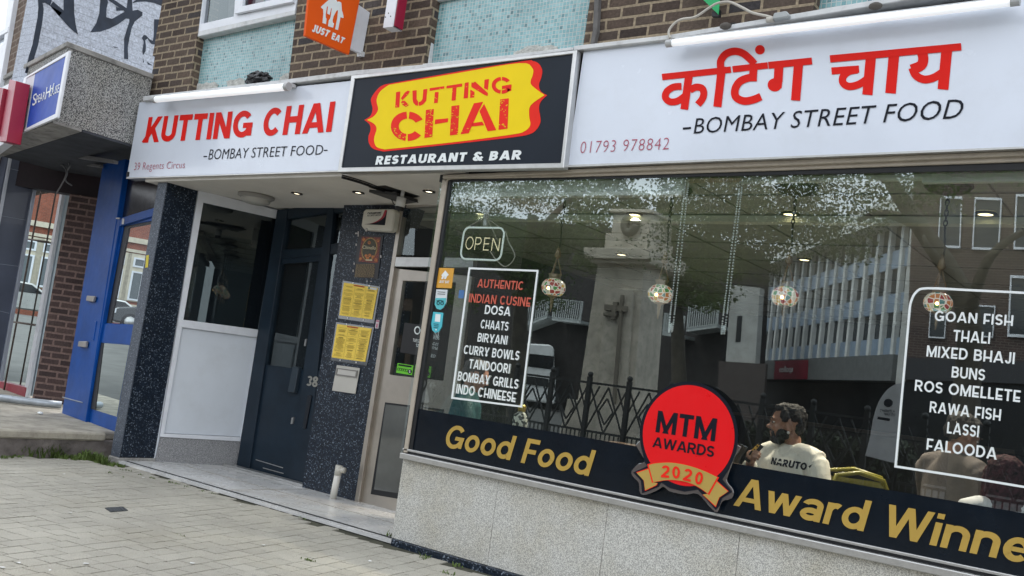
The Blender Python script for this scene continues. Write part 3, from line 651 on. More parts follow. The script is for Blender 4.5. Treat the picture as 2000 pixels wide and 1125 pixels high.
def hygiene_card(px, par):
    o = MB().pslab(SDL, px, 0.0, 0.004).build('rating_card', M('lime_green_card', (0.16, 0.62, 0.03), 0.5), par)
    a, b, c, d = [np.array(p, float) for p in px]
    at_ = lambda s, t: tuple((a+(b-a)*s)*(1-t)+(d+(c-d)*s)*t)
    mb = MB()
    for t in (0.12, 0.2): pstroke(mb, SDL, [at_(0.08, t), at_(0.9, t)], 1.6, 0.006)
    for k in range(5):
        q = at_(0.12+0.13*k, 0.6); pstroke(mb, SDL, [(q[0]+2.4*math.cos(a_), q[1]+2.4*math.sin(a_)) for a_ in np.linspace(0, 6.28, 10)[:-1]], 0.8, 0.006, True)
    q = at_(0.84, 0.66); mb.sheet(SDL, SDL.pts([(q[0]+4*math.cos(a_), q[1]+4.6*math.sin(a_)) for a_ in np.linspace(0, 6.28, 13)[:-1]]), 0.007)
    mb.build('rating_print', mt_ink, o)
    t, _ = stroke_text('5', 0.2); mb = MB(); put_quad(mb, t, SDL, (q[0]-1.6, q[1]+2.4), (q[0]+1.6, q[1]+2.8), (q[0]-1.2, q[1]-2.8), None, 0.009); mb.build('rating_number', mt_wht, o)
hygiene_card([(777,709),(808,714),(805,733),(774,728)], dl)
hygiene_card([(812,712),(843,716),(840,738),(809,734)], dl)
# ---------------------------------------------------------------- signs
ls = thing('white_fascia_sign', 'white sign panel with red capitals, leftmost of the three signs in the row', 'sign', (-9, -0.1, 3.3), 'fascia signs over the shop')
MB().pslab(SW, [(272,200),(690,157),(666,333),(247,347)], -0.05, 0.0).build('sign_panel', mt_white, ls, bevel=0.004)
mb = MB(); t, _ = stroke_text('KUTTING', 0.215, 0.085); put_quad(mb, t, SW, (282,279), (491,268), (291,229), (497,215)); t, _ = stroke_text('CHAI', 0.215, 0.10); put_quad(mb, t, SW, (511,267), (647.5,257.5), (520,212), (656,198)); mb.build('lettering', mt_red, ls)
mb = MB(); t, _ = font_text('BOMBAY STREET FOOD', -0.006, 1.02); put_quad(mb, t, SW, (407,312), (630,302), (411,292), (633,283)); 
for a, b in (((398,306), (405,305.7)), ((633,294), (640,293.7))): pstroke(mb, SW, [a, b], 2.2, 0.003)
mb.build('lettering', mt_ink, ls)
mb = MB(); t, _ = font_text('39 Regents Circus', -0.009, 1.05); put_quad(mb, t, SW, (262,332.5), (361,328.5), (264,318), (363,315)); mb.build('lettering', mt_dred, ls)
mb = MB(); mb.pslab(SW, [(249,336),(253,336),(252,345),(248,345)], 0.0, 0.012); mb.build('corner_clip', mt_dark, ls)
mb = MB(); mb.pslab(SW, [(247,347),(666,333),(666,335),(247,349)], -0.12, 0.004); mb.build('bottom_edge', mt_alu, ls)

bs = thing('black_fascia_sign', 'black boxed sign with yellow badge between the two white signs', 'sign', (-5.6, -0.22, 3.3), 'fascia signs over the shop')
MB().pslab(SB, [(690,152),(1124,101.5),(1099,324),(664,334)], -0.05, 0.0).build('sign_panel', mt_black, bs)
MB().ring(SB, SB.pts([(688,148),(1128.5,98.5),(1102,329),(661,337)]), SB.pts([(694,155),(1120,106),(1096.5,319),(668,328)]), -0.06, 0.014).build('sign_frame', mt_alu, bs, bevel=0.004)
badge = smooth_path([(752,165),(742,170),(732,181),(725,193),(726,203),(728,213),(724,226),(712,234.5)], 4)+smooth_path([(712,234.5),(722,243),(724,254),(720,267),(721,280),(730,291),(750,296)], 4)[1:]+smooth_path([(750,296),(890,281),(1000,268.5),(1035,262),(1049,252),(1056,238),(1055,225),(1053,211),(1057,198),(1069,186)], 4)[1:]+smooth_path([(1069,186),(1057,179),(1053,166),(1058,150),(1059,136),(1052,124),(1040,119),(1025,119),(900,139)], 4)[1:]
yel = smooth_path([(760,166),(743,179),(736,196),(739,214),(731,227),(717,234.5)], 4)+smooth_path([(717,234.5),(731,242),(736,252),(731,272),(736,287),(752,292)], 4)[1:]+smooth_path([(752,292),(890,277.5),(1000,263),(1024,257),(1036,245),(1034,226),(1037,206),(1064,186)], 4)[1:]+smooth_path([(1064,186),(1040,168),(1037,158),(1041,147),(1040,133),(1015,123.5),(900,142)], 4)[1:]
MB().sheet(SB, SB.pts(badge), 0.002).build('badge_border', mt_red2, bs)
MB().sheet(SB, SB.pts(yel), 0.0035).build('badge', mt_yel, bs)
mb = MB()
def cpoly(*pts):
    mb.sheet(SB, SB.pts(c4(500, 0, pts)), 0.005)
cpoly((1097,722),(1130,715),(1122,840),(1090,842)); cpoly((1135,768),(1165,725),(1185,710),(1205,712),(1190,742),(1145,784)); cpoly((1143,790),(1165,788),(1198,822),(1175,838),(1150,822),(1135,800))
cpoly((1225,710),(1258,705),(1257,775),(1270,797),(1268,828),(1250,824),(1232,805),(1226,780)); cpoly((1274,798),(1290,794),(1304,775),(1310,700),(1342,695),(1332,790),(1310,815),(1290,826),(1274,828))
cpoly((1360,690),(1475,674),(1473,692),(1358,712)); cpoly((1400,722),(1430,719),(1422,805),(1393,807)); cpoly((1492,672),(1615,653),(1612,678),(1490,692)); cpoly((1538,688),(1570,683),(1562,785),(1530,788))
cpoly((1634,648),(1665,643),(1658,768),(1624,771)); cpoly((1677,700),(1710,720),(1707,763),(1675,766)); cpoly((1686,645),(1716,640),(1815,728),(1812,752),(1785,742),(1684,680)); cpoly((1788,624),(1823,618),(1814,705),(1784,690))
for a0, a1 in ((35, 88), (96, 262), (270, 330)):
    o = [(1922+78*math.cos(rad(a)), 668-66*math.sin(rad(a))) for a in np.linspace(a0, a1, 12)]; i = [(1922+47*math.cos(rad(a)), 668-38*math.sin(rad(a))) for a in np.linspace(a1, a0, 12)]; cpoly(*(o+i))
cpoly((1925,672),(2000,660),(1996,712),(1966,716),(1968,692),(1924,698))
for a0, a1 in ((28, 84), (94, 262), (270, 322)):
    o = [(1188+132*math.cos(rad(a)), 988-115*math.sin(rad(a))) for a in np.linspace(a0, a1, 14)]; i = [(1188+70*math.cos(rad(a)), 988-60*math.sin(rad(a))) for a in np.linspace(a1, a0, 14)]; cpoly(*(o+i))
cpoly((1330,860),(1392,852),(1380,1070),(1318,1080)); cpoly((1402,935),(1505,925),(1502,955),(1400,972)); cpoly((1530,830),(1592,822),(1580,1052),(1517,1060))
cpoly((1600,1050),(1705,808),(1778,796),(1742,868),(1665,1042)); cpoly((1748,870),(1785,812),(1880,1018),(1812,1027)); cpoly((1696,962),(1770,952),(1786,980),(1686,990))
cpoly((1910,778),(1978,769),(1968,1006),(1897,1016))
mb.build('badge_lettering', mt_red2, bs)
mb = MB(); rr = random.Random(3)
for x0, y0, x1, y1, n in ((1325,855,1390,1075,34), (1065,1000,1180,1100,26), (1520,830,1590,1050,26), (1902,780,1972,1010,22), (1100,720,1200,840,8), (1360,680,1600,790,10), (1630,640,1820,765,12), (1600,990,1700,1050,7)):
    for _ in range(n):
        x, y = rr.uniform(x0, x1), rr.uniform(y0, y1); w, h = rr.uniform(3, 11), rr.uniform(1.5, 5); a = rr.uniform(-.9, .3)
        q = [(x+w*math.cos(a+t)*rr.uniform(.6, 1.2), y+h*math.sin(t)+w*.4*math.sin(a)) for t in (0, 1.2, 2.4, 3.6, 5.0)]
        mb.sheet(SB, SB.pts(c4(500, 0, q)), 0.0065)
mb.build('lettering_scuffs', mt_yel, bs)
mb = MB(); t, _ = stroke_text('RESTAURANT & BAR', 0.25, 0.14); put_quad(mb, t, SB, (733,322), (1017,311.5), (737,305), (1021,293)); mb.build('lettering', mt_wht, bs)

rs = thing('white_fascia_sign', 'long white sign with red Hindi lettering above the shop window', 'sign', (-2.5, -0.1, 3.3), 'fascia signs over the shop')
MB().pslab(SW, [(1140,101),(2130,-22),(2130,281),(1500,307),(1108,322.5)], -0.05, 0.0).build('sign_panel', mt_white, rs)
mb = MB(); mb.pslab(SW, [(1108,322.5),(1500,307),(2130,281),(2130,285),(1500,311),(1108,326.5)], -0.12, 0.004); mb.build('bottom_edge', mt_alu, rs)
mb = MB()
def hs_(pts, w, ox=1000, sm=True, k=4.0):
    q = c4(ox, 0, pts, k); pstroke(mb, SW, smooth_path(q, 6) if sm else q, w/k, 0.003)
hs_([(1174,603),(1712,545)], 50, sm=False); hs_([(1385,585),(1366,720),(1347,856)], 61, sm=False)
hs_([(1326,676),(1262,682),(1212,716),(1200,762),(1236,796),(1296,790),(1352,752)], 54)
hs_([(1392,704),(1440,682),(1486,692),(1500,732),(1486,778),(1453,818)], 55)
hs_([(1642,520),(1606,836)], 64, sm=False); hs_([(1635,545),(1632,480),(1672,424),(1740,402),(1805,418),(1860,462),(1895,502)], 58)
q = [(1938+38*math.cos(a), 390+37*math.sin(a)) for a in np.linspace(0, 2*math.pi, 25)[:-1]]; mb.sheet(SW, SW.pts(c4(1000, 0, q)), 0.003)
hs_([(1725,543),(2000,512)], 50, sm=False); hs_([(1890,525),(1882,632)], 62, sm=False)
hs_([(1915,608),(1850,610),(1780,640),(1744,702),(1752,760),(1810,790),(1880,782),(1946,756)], 60)
hs_([(5,512),(345,478)], 54, 1500, False); hs_([(88,505),(80,640)], 70, 1500, False); hs_([(240,495),(217,786)], 72, 1500, False)
q = [(54+56*math.cos(a), 664+52*math.sin(a)) for a in np.linspace(0, 2*math.pi, 25)[:-1]]; mb.sheet(SW, SW.pts(c4(1500, 0, q)), 0.0032)
mb.sheet(SW, SW.pts(c4(1500, 0, [(45,610),(116,600),(108,690),(60,690)])), 0.0034)
hs_([(486,462),(1511,367)], 57, 1500, False); hs_([(806,435),(777,742)], 80, 1500, False); hs_([(497,556),(712,540)], 56, 1500, False)
hs_([(700,546),(632,560),(588,600),(588,648),(634,676),(710,660),(790,608)], 58, 1500)
hs_([(986,420),(958,730)], 83, 1500, False); hs_([(1398,385),(1368,700)], 85, 1500, False)
hs_([(1204,410),(1214,462),(1196,512),(1122,545)], 80, 1500); hs_([(1128,530),(1156,590),(1222,622),(1300,606),(1372,560)], 62, 1500)
mb.build('lettering', mt_red, rs)
mb = MB(); t, _ = font_text('BOMBAY STREET FOOD', -0.003, 1.04); put_quad(mb, t, SW, (1355,261.5), (1876,231), (1360.5,231.5), (1887,193)); pstroke(mb, SW, [(1334,251.5),(1350,250)], 4, 0.003); mb.build('lettering', mt_ink, rs)
mb = MB(); t, _ = font_text('01793 978842', -0.016, 1.12); put_quad(mb, t, SW, (1133,300), (1306,292), (1136,277), (1309,269)); mb.build('lettering', mt_dred, rs)
# ---------------------------------------------------------------- strip lights on the signs
def strip(name, label, a, b, th):
    T = thing(name, label, 'light', (-6, -0.3, 4.2), 'strip lights over the signs'); pl = front(-0.24)
    (u0, v0), (u1, v1) = pl.pix(*a), pl.pix(*b); h = pl.pix(a[0], a[1]-th/2)[1]-pl.pix(a[0], a[1]+th/2)[1]
    def prof(rx, rz, dz, dy):
        return [(dy+rx*math.cos(t), dz+rz*math.sin(t)) for t in np.linspace(0, 2*math.pi, 15)[:-1]]
    P = prof(h*.55, h*.55, 0, 0); mb = MB(); N = 2
    mb.loft([[pl.w(u0+(u1-u0)*i/N, v0+(v1-v0)*i/N+z, y) for y, z in P] for i in range(N+1)], smooth=True)
    mb.build('diffuser', M(name+'_diffuser', (0.86, 0.88, 0.9), 0.3, var=0.02, emit=((0.95, 0.98, 1.0), 0.34)), T)
    mb = MB(); mb.loft([[pl.w(u0+(u1-u0)*i, v0+(v1-v0)*i+h*z, h*y) for y, z in ((-1.9, .45), (-.3, .42), (-.3, .95), (-1.9, .95))] for i in (0.0, 1.0)]); mb.build('housing', mt_trim, T, bevel=0.003)
    for u, v, s in ((u0, v0, -1), (u1, v1, 1)):
        mb = MB(); mb.loft([[pl.w(u+s*d, v+z*1.1, y*1.1) for y, z in P] for d in (0.0, 0.05)], smooth=False); mb.build('end_cap', M('grey_end_cap', (0.45, 0.46, 0.46), 0.5), T)
    return T
strip('strip_light', 'white tube light along the top of the left white sign', (306,194), (558,170), 11)
strip('strip_light', 'white tube light above the red Hindi lettering', (1314,84), (1974,4), 12)
# ---------------------------------------------------------------- hanging flag signs and small fittings on the wall
def flag(px, pl, back=0.06): return MB().pslab(pl, px, -back, 0.0)
XF = float(front(0.05).pix(716, 60)[0])
FP = side(XF)
je = thing('takeaway_flag_sign', 'orange hanging sign with white house and cutlery mark on the brick wall', 'sign', (XF, -0.5, 4.6))
# the plane is placed so that the outer edge stands proud of the wall
flag([(607,-40),(703,0),(682,107),(596,70)], FP, 0.03).build('sign_board', mt_orange, je, bevel=0.003)
FP2 = side(XF-0.035)
flag([(660,-20),(723,25),(708,106),(660,84)], FP2, 0.04).build('back_board', mt_upvc, je, bevel=0.003)
FP2b = side(XF-0.06)
mb = MB(); mb.pslab(FP2b, [(702,100),(711,104),(710,112),(701,110)], -0.03, 0.03); mb.build('bracket', mt_trim, je)
def cz(pts): return [(590+x*210/1969, y*120/1125) for x, y in pts]
mb = MB()
mb.sheet(FP, FP.pts(cz([(340,125),(480,0),(500,-40),(600,-30),(625,0),(652,45),(660,22),(715,50),(725,185),(745,250),(758,325),(745,333),(700,315),(695,345),(655,550),(600,535),(640,330),(655,185),(625,200),(575,300),(555,370),(560,415),(582,430),(565,508),(470,480),(485,372),(505,350),(520,300),(540,155),(530,152),(500,275),(455,248),(470,120),(452,118),(430,265),(430,320),(445,345),(435,445),(368,420),(385,255),(380,168),(345,145)])), 0.003)
t, _ = stroke_text('JUST', 0.26, 0.08); put_quad(mb, t, FP, cz([(172,580)])[0], cz([(455,680)])[0], cz([(205,440)])[0], cz([(520,565)])[0])
t, _ = stroke_text('EAT', 0.26, 0.08); put_quad(mb, t, FP, cz([(530,715)])[0], cz([(735,800)])[0], cz([(560,590)])[0], cz([(790,700)])[0]); mb.build('lettering', mt_wht, je)
fs = thing('flag_sign_bracket', 'narrow white and crimson sign box on bricks beside the mosaic panel', 'sign', (-6.9, -0.2, 4.9))
pf_ = front(-0.12)
a_ = pf_.pix(748, 54); b_ = pf_.pix(768, 52); top = pf_.pix(765, -90)[1]
mb = MB(); mb.add([pf_.w(a_[0], a_[1]), pf_.w(b_[0], b_[1]), pf_.w(b_[0], top), pf_.w(a_[0], top), (a_[0], 0.0, a_[1]), (b_[0], 0.0, b_[1]), (b_[0], 0.0, top), (a_[0], 0.0, top)], [(0,1,2,3),(4,7,6,5),(0,4,5,1),(0,3,7,4)])
mb.build('front_plate', mt_upvc, fs)
mb = MB(); mb.box(b_[0]+0.001, b_[0]+0.012, -0.118, 0.0, a_[1]+0.003, top); mb.build('side_plate', M('crimson_paint', (0.32, 0.012, 0.045), 0.35, var=0.05), fs, bevel=0.003)
mb = MB()
for p in ((759,26),(753,33.5),(763,32)): mb.sheet(pf_, pf_.pts([(p[0]+1.1*math.cos(a), p[1]+1.4*math.sin(a)) for a in np.linspace(0, 6.28, 9)[:-1]]), 0.002)
mb.build('bolt_hole', mt_dark, fs)
cb = front(-0.0)
mb = MB(); mb.pslab(front(0.05), [(1163,-60),(1172,-62),(1166,60),(1160,84),(1152,86),(1157,60)], -0.05, 0.0); tag(mb.build('cable_conduit', M('weathered_conduit', (0.12, 0.115, 0.11), 0.8, var=0.3, vs=12), bevel=0.004), 'weathered grey conduit running up the bricks beside the mosaic panel', 'conduit')
bp = front(-0.05)
mb = MB(); mb.pslab(bp, [(1335,-60),(1420,-75),(1406,3),(1404,29),(1374,0)], 0.0, 0.008); tag(mb.build('bunting_flag', M('green_bunting', (0.005, 0.36, 0.11), 0.5)), 'bright green pennant hanging against the bricks', 'bunting')
mb = MB(); mb.pslab(bp, [(1389,22),(1405,18),(1404,31),(1389,31)], -0.04, -0.01); tag(mb.build('cable_clip', mt_dark), 'small black clip behind the tip of the green pennant', 'clip')
cp = front(-0.16)
mb = MB(); mb.tube([cp.w(*cp.pix(*p)) for p in smooth_path([(1309,75),(1306,62),(1315,48),(1330,38),(1358,33),(1384,16),(1402,6),(1425,4),(1448,14),(1470,25),(1500,32),(1514,37)], 5)], 0.010, 6); tag(mb.build('power_cable', mt_cable), 'pale power cable looping over the bricks to a junction box', 'cable')
jb = thing('junction_box', 'grey electrical junction box at the end of the looping cable', 'box', (-2.5, -0.1, 4.4))
mb = MB(); mb.pslab(cp, [(1514,28),(1538,24),(1544,30),(1541,36),(1511,41)], -0.05, 0.03); mb.build('housing', M('grey_box', (0.36, 0.38, 0.38), 0.5), jb, bevel=0.006)
mb = MB(); mb.tube([cp.w(*cp.pix(*p)) for p in ((1498,39),(1512,38))], 0.022, 8); mb.build('cable_gland', mt_cable, jb)
for lab, px in (('small corroded light bracket above the Hindi sign', (1417,51)), ('corroded light bracket on the flashing below the last mosaic panel', (1710,12)), ('floodlight knuckle at the right end of the left tube light', (562,166))):
    c = front(-0.2).w(*front(-0.2).pix(*px)); T = thing('light_bracket', lab, 'bracket', c, 'brackets holding the strip lights')
    MB().ball(c, 0.035, 10, 6, 1.3, 1, .7).build('mount', mt_trim if px[0] < 600 else M('rusty_mount', (0.09, 0.08, 0.07), 0.8), T)
    mb = MB(); mb.tube([c, c+np.array([0.01, 0.12, 0.06])], 0.014, 7); mb.build('arm', mt_dark, T)
# crumpled bin bag on the ledge
mb = MB(); c = front(-0.02).w(*front(-0.02).pix(506, 156)); rr = random.Random(5)
mb.ball((0, 0, 0), 1, 26, 16)
o = []
for x, y, z in mb.v:
    k = 1+0.28*noise.noise(Vector((x*2.2, y*2.2, z*2.2)))+0.16*noise.noise(Vector((x*6, y*6, z*6)))
    o.append((c[0]+0.17*x*k, c[1]+0.10*y*k, c[2]+0.085*z*k))
mb.v = o; mb.sm = [False]*len(mb.sm); tag(mb.build('black_bag', M('black_polythene', (0.008, 0.008, 0.009), 0.25)), 'crumpled black bag lying on the ledge above the left white sign', 'bag')

# ================================================================ things on the porch walls and soffit
GPF = front(1.155)
al = thing('alarm_box', 'cream security alarm box with red swoosh at the top of the granite', 'alarm', (-7.4, 1.1, 2.9))
AF = front(1.06)
body = [(709,412),(714,408.5),(766,408),(771.5,413),(766,447),(760,452),(711,449),(704.5,441)]
MB().pslab(AF, body, -0.10, 0.0).build('casing', mt_cream, al, bevel=0.012)
mb = MB(); mb.sheet(AF, AF.pts(smooth_path([(711,438),(722,437),(735,433),(746,424),(752,411),(756.5,411)], 3)+[(752,440)]), 0.002); mb.build('emblem', mt_ink, al)
mb = MB(); mb.sheet(AF, AF.pts(smooth_path([(711,438),(724,436.5),(736,432),(746,424),(752,411),(756.5,411)], 3)+smooth_path([(755,414),(752,423),(744,430),(732,435.5),(722,437)], 3)), 0.003); mb.build('emblem', M('alarm_crimson', (0.36, 0.012, 0.03), 0.4), al)
mb = MB(); t, _ = stroke_text('PARAMOUNT', 0.20, 0.10); put_quad(mb, t, AF, (718,418.5), (745,417.5), (719,414.8)); t, _ = stroke_text('SECURITY GROUP', 0.16, 0.10); put_quad(mb, t, AF, (717,423), (744,421.8), (718,419.8)); mb.build('lettering', mt_ink, al)
MB().ball(AF.w(*AF.pix(716, 449), 0.0), 0.02, 8, 5).build('screw', mt_alu, al)
# event poster
po = thing('event_poster', 'dark ornate event poster in red and gold taped to granite under the alarm box', 'poster', (-7.4, 1.15, 2.3))
MB().pslab(GPF, [(700,458),(749,461),(738,545),(692,540)], 0.0, 0.003).build('sheet', M('poster_black', (0.012, 0.010, 0.012), 0.35), po)
mb = MB(); mb.sheet(GPF, GPF.pts([(707,462),(744,464),(739,514),(701,511)]), 0.004); mb.build('print_ground', M('poster_red', (0.20, 0.035, 0.02), 0.4, var=0.9, vs=60), po)
el = lambda cx, cy, rx, ry, tl=-0.12, n=28: [(cx+rx*math.cos(a)-tl*ry*math.sin(a), cy-ry*math.sin(a)) for a in np.linspace(0, 2*math.pi, n+1)[:-1]]
mb = MB(); mb.sheet(GPF, GPF.pts(el(722,487,15.5,23)), 0.005); mb.build('print_ring', M('poster_gold', (0.38, 0.24, 0.07), 0.4, var=0.5, vs=50), po)
mb = MB(); mb.sheet(GPF, GPF.pts(el(722,487,13.5,20.5)), 0.006); mb.build('print_centre', M('poster_olive', (0.045, 0.042, 0.018), 0.4, var=0.9, vs=45), po)
mb = MB()
for (x, y) in ((716,500),(723,499),(729,502),(719,505),(711,468),(739,470),(705,506),(735,508),(722,474)): mb.sheet(GPF, GPF.pts(el(x, y, 3.2, 3.4, 0, 9)), 0.007)
mb.build('print_ornament', M('poster_orange', (0.50, 0.16, 0.03), 0.4, var=0.6, vs=70), po)
mb = MB(); t, _ = font_text('Chinello', 0.012); put_quad(mb, t, GPF, (709,486), (735,488), (710,479.5), None, 0.008); pstroke(mb, GPF, [(715,508),(728,508.5)], 2.2, 0.008); mb.build('lettering', M('poster_cream', (0.72, 0.64, 0.44), 0.5), po)
mb = MB(); rr = random.Random(4)
for k in range(15):
    y = 516.5+k*1.75; x0 = 696.5-k*0.22; x = x0
    while x < x0+36:
        w = rr.uniform(2, 6); pstroke(mb, GPF, [(x, y), (min(x+w, x0+37.5), y+w*0.05)], 1.0, 0.006); x += w+1.0
mb.build('small_print', M('poster_text', (0.30, 0.22, 0.12), 0.6), po)
def menu(px, label, n):
    T = thing('menu_sheet', label, 'menu', GPF.w(*GPF.pix(*px[3])), 'yellow menus in clear holders')
    o = MB().pslab(GPF, px, 0.006, 0.010).build('sheet', M('menu_yellow', (0.92, 0.66, 0.10), 0.6, var=0.04), T)
    a, b, c, d = [np.array(p, float) for p in px]; at_ = lambda s, t: tuple((a+(b-a)*s)*(1-t)+(d+(c-d)*s)*t)
    g = [a+(-3, -4), b+(4, -3), c+(3, 8), d+(-3, 6)]
    MB().pslab(GPF, [tuple(q) for q in g], 0.0, 0.004).build('clear_holder', M('clear_acrylic', (0.05, 0.06, 0.07), 0.08, spec=0.8, coat=1.0), T)
    mb = MB(); rr = random.Random(n)
    for col in range(3):
        s0, s1 = 0.04+col*0.325, 0.31+col*0.325; t = 0.09
        while t < 0.95:
            if rr.random() < 0.10: t += 0.03; continue
            wd = rr.uniform(0.45, 0.98); mid = (s0+s1)/2; hw = (s1-s0)/2*wd
            if rr.random() < .3: pstroke(mb, GPF, [at_(s0, t), at_(s1, t)], 0.30, 0.012)
            else: pstroke(mb, GPF, [at_(mid-hw, t), at_(mid+hw, t)], 0.45 if rr.random() < .85 else 0.9, 0.012)
            t += 0.024
    for s in (0.345, 0.67): pstroke(mb, GPF, [at_(s, 0.08), at_(s, 0.98)], 0.25, 0.012)
    mb.build('menu_print', M('menu_ink', (0.20, 0.13, 0.02), 0.6), T)
    mb = MB(); pstroke(mb, GPF, [at_(0.30, 0.035), at_(0.62, 0.035)], 2.4, 0.012); mb.build('menu_title', M('menu_red_title', (0.42, 0.05, 0.02), 0.6), T)
    if n == 1:
        mb = MB()
        for k, cc in enumerate(((.01,.18,.05),(.03,.03,.03),(.7,.6,.3),(.75,.75,.75),(.3,.45,.7))): pass
        mb.sheet(GPF, GPF.pts([at_(.72,.012), at_(.985,.012), at_(.985,.07), at_(.72,.07)]), 0.0125); mb.build('rating_strip', M('menu_white_strip', (0.7, 0.72, 0.7), 0.5), T)
        mb = MB(); mb.sheet(GPF, GPF.pts([at_(.73,.016), at_(.78,.016), at_(.78,.066), at_(.73,.066)]), 0.0135); mb.build('rating_strip', M('menu_green_mark', (0.01, 0.16, 0.05), 0.5), T)
    mb = MB()
    for s in (0.26, 0.74):
        for t in (-0.03, 1.05): 
            q = at_(s, t); mb.sheet(GPF, GPF.pts(el(q[0], q[1], 1.5, 1.7, 0, 8)), 0.008)
    mb.build('holder_screw', mt_alu, T)
menu([(673,552),(739,563),(728,624),(664,616)], 'yellow printed menu with white rating strip, above the other menu', 1)
menu([(660,633),(727,642),(714,707),(649,698)], 'yellow printed menu lower on the granite, right above the steel letterbox', 2)
lb = thing('letterbox', 'square stainless steel letterbox plate on the granite below the menus', 'letterbox', (-7.6, 1.15, 1.3))
MB().pslab(GPF, [(659,713),(704,719),(695,769.5),(649.5,763)], 0.0, 0.012).build('plate', M('letterbox_steel', (0.60, 0.58, 0.53), 0.4, metal=0.55, var=0.05), lb, bevel=0.003)
MB().ring(GPF, GPF.pts([(660,718.5),(701,724),(698,739),(657,733)]), GPF.pts([(662,721),(698,726),(696,735.5),(660,730.5)]), 0.012, 0.022).build('slot_frame', M('letterbox_edge', (0.28, 0.27, 0.25), 0.4, metal=0.6), lb)
MB().pslab(GPF, [(662,721),(698,726),(696,735.5),(660,730.5)], 0.012, 0.016).build('flap', M('letterbox_flap', (0.62, 0.60, 0.56), 0.35, metal=0.6), lb)
mb = MB(); mb.pslab(GPF, [(735,624.5),(741.5,625),(739,642),(732.5,641)], 0.0, 0.002); st = mb.build('paper_sticker', M('pink_white_paper', (0.62, 0.55, 0.58), 0.6)); tag(st, 'small pink and white paper sticker on granite right of the menus', 'sticker')
mb = MB(); mb.sheet(GPF, GPF.pts([(735.2,625.5),(741,626),(740.5,629),(735,628.3)]), 0.003); mb.sheet(GPF, GPF.pts([(735.5,632),(738.8,632.4),(737.6,640),(734.4,639.5)]), 0.003); mb.build('print', M('sticker_pink', (0.5, 0.16, 0.24), 0.6), st)
# dripping white patches / tape bits round the poster
mb = MB()
for p in ((697,456,3,1.4),(700,457,1.2,5),(696,478,1,2.2),(692,515,1,2),(690,529,1,2.2),(744,501,1.4,2.6),(717,549,1.5,.8),(725,549.5,1.5,.8)): mb.pslab(GPF, [(p[0]-p[2],p[1]-p[3]),(p[0]+p[2],p[1]-p[3]),(p[0]+p[2],p[1]+p[3]),(p[0]-p[2],p[1]+p[3])], 0.0005, 0.0035)
tag(mb.build('tape_scraps', M('old_tape', (0.55, 0.52, 0.52), 0.6), None), 'torn pale tape scraps around the ornate poster', 'tape')
# drain pipe stub
c0 = Flat(0.03).w(*Flat(0.03).pix(650, 974)); 
pp_ = thing('waste_pipe', 'short white plastic waste pipe standing at the foot of the granite', 'pipe', c0)
Pv = front(c0[1]); tp = Pv.pix(660, 926); kp = Pv.pix(663, 909)
mb = MB(); mb.tube([c0, Pv.w(tp[0], tp[1])], 0.036, 14); mb.build('pipe', M('white_pvc', (0.72, 0.70, 0.64), 0.4, dirt=0.2), pp_)
mb = MB(); mb.tube([Pv.w(tp[0], tp[1]-0.01), Pv.w(kp[0], kp[1])], 0.039, 14); mb.tube([Pv.w(tp[0]+.02, tp[1]+0.05), Pv.w(tp[0]+.02, tp[1]+.05)+np.array([0.06, 0.02, 0.0])], 0.03, 10); mb.build('pipe_cap', M('grey_pvc', (0.55, 0.53, 0.47), 0.5, dirt=0.2), pp_)
# soffit fittings
SOFP = Flat(SOF)
def downlight(px, label, r=0.05):
    c = SOFP.w(*SOFP.pix(*px)); T = thing('downlight', label, 'light', c, 'recessed spotlights in the porch soffit')
    mb = MB(); n = 18
    mb.lathe((c[0], c[1], c[2]), [(r, -0.002), (r*1.28, -0.002), (r*1.32, -0.012), (r*0.8, -0.014)], n, cap=False); mb.build('bezel', M('dark_bezel', (0.05, 0.05, 0.05), 0.3, metal=0.7), T)
    mb = MB(); mb.lathe((c[0], c[1], c[2]), [(r*0.80, -0.006), (r*.4, -0.008), (0.001, -0.008)], n, cap=False); mb.build('lamp', mt_lamp, T)
downlight((580,377), 'porch spotlight between the round bulkhead lamp and the middle spotlight')
downlight((700,375), 'middle porch spotlight beside the cable hatch')
downlight((838,373), 'porch spotlight nearest the shop window')
downlight((486,383), 'porch spotlight right in front of the round bulkhead lamp', 0.036)
c = SOFP.w(*SOFP.pix(501, 381)); bk = thing('bulkhead_lamp', 'round grey bulkhead lamp on the porch soffit', 'light', c)
mb = MB(); mb.lathe(c, [(0.21, -0.002), (0.21, -0.03), (0.17, -0.05)], 28); mb.build('base', M('grey_lamp_base', (0.28, 0.27, 0.25), 0.5), bk)
mb = MB(); mb.lathe(c, [(0.17, -0.05), (0.16, -0.085), (0.11, -0.105), (0.001, -0.11)], 28, cap=False); mb.build('diffuser', M('cloudy_diffuser', (0.42, 0.41, 0.38), 0.4), bk)
# open hatch with cables
mb = MB(); mb.add([SOFP.w(*SOFP.pix(*p), -0.004) for p in ((720,365),(752,362),(820,383),(790,390))]+[SOFP.w(*SOFP.pix(*p), 0.001) for p in ((720,365),(752,362),(820,383),(790,390))], [(3,2,1,0),(0,1,5,4),(1,2,6,5),(2,3,7,6),(3,0,4,7)]); mb.build('ceiling_hatch', mt_dark, B)
lid = MB(); q = [SOFP.w(*SOFP.pix(*p)) for p in ((722,366),(790,390),(817,386),(775,372))]
lid.prism([p+np.array([0, 0, -0.02]) for p in q], [p+np.array([0, 0, -0.05]) for p in q]); lid.build('hatch_lid', M('hatch_lid_dark', (0.06, 0.06, 0.06), 0.7), B)
tagc = MB()
for off in (0.0, 0.015, -0.012):
    tagc.tube([SOFP.w(*SOFP.pix(*p), -0.02+off) for p in smooth_path([(668,341),(690,347),(715,355),(738,364),(760,373)], 4)], 0.007, 5)
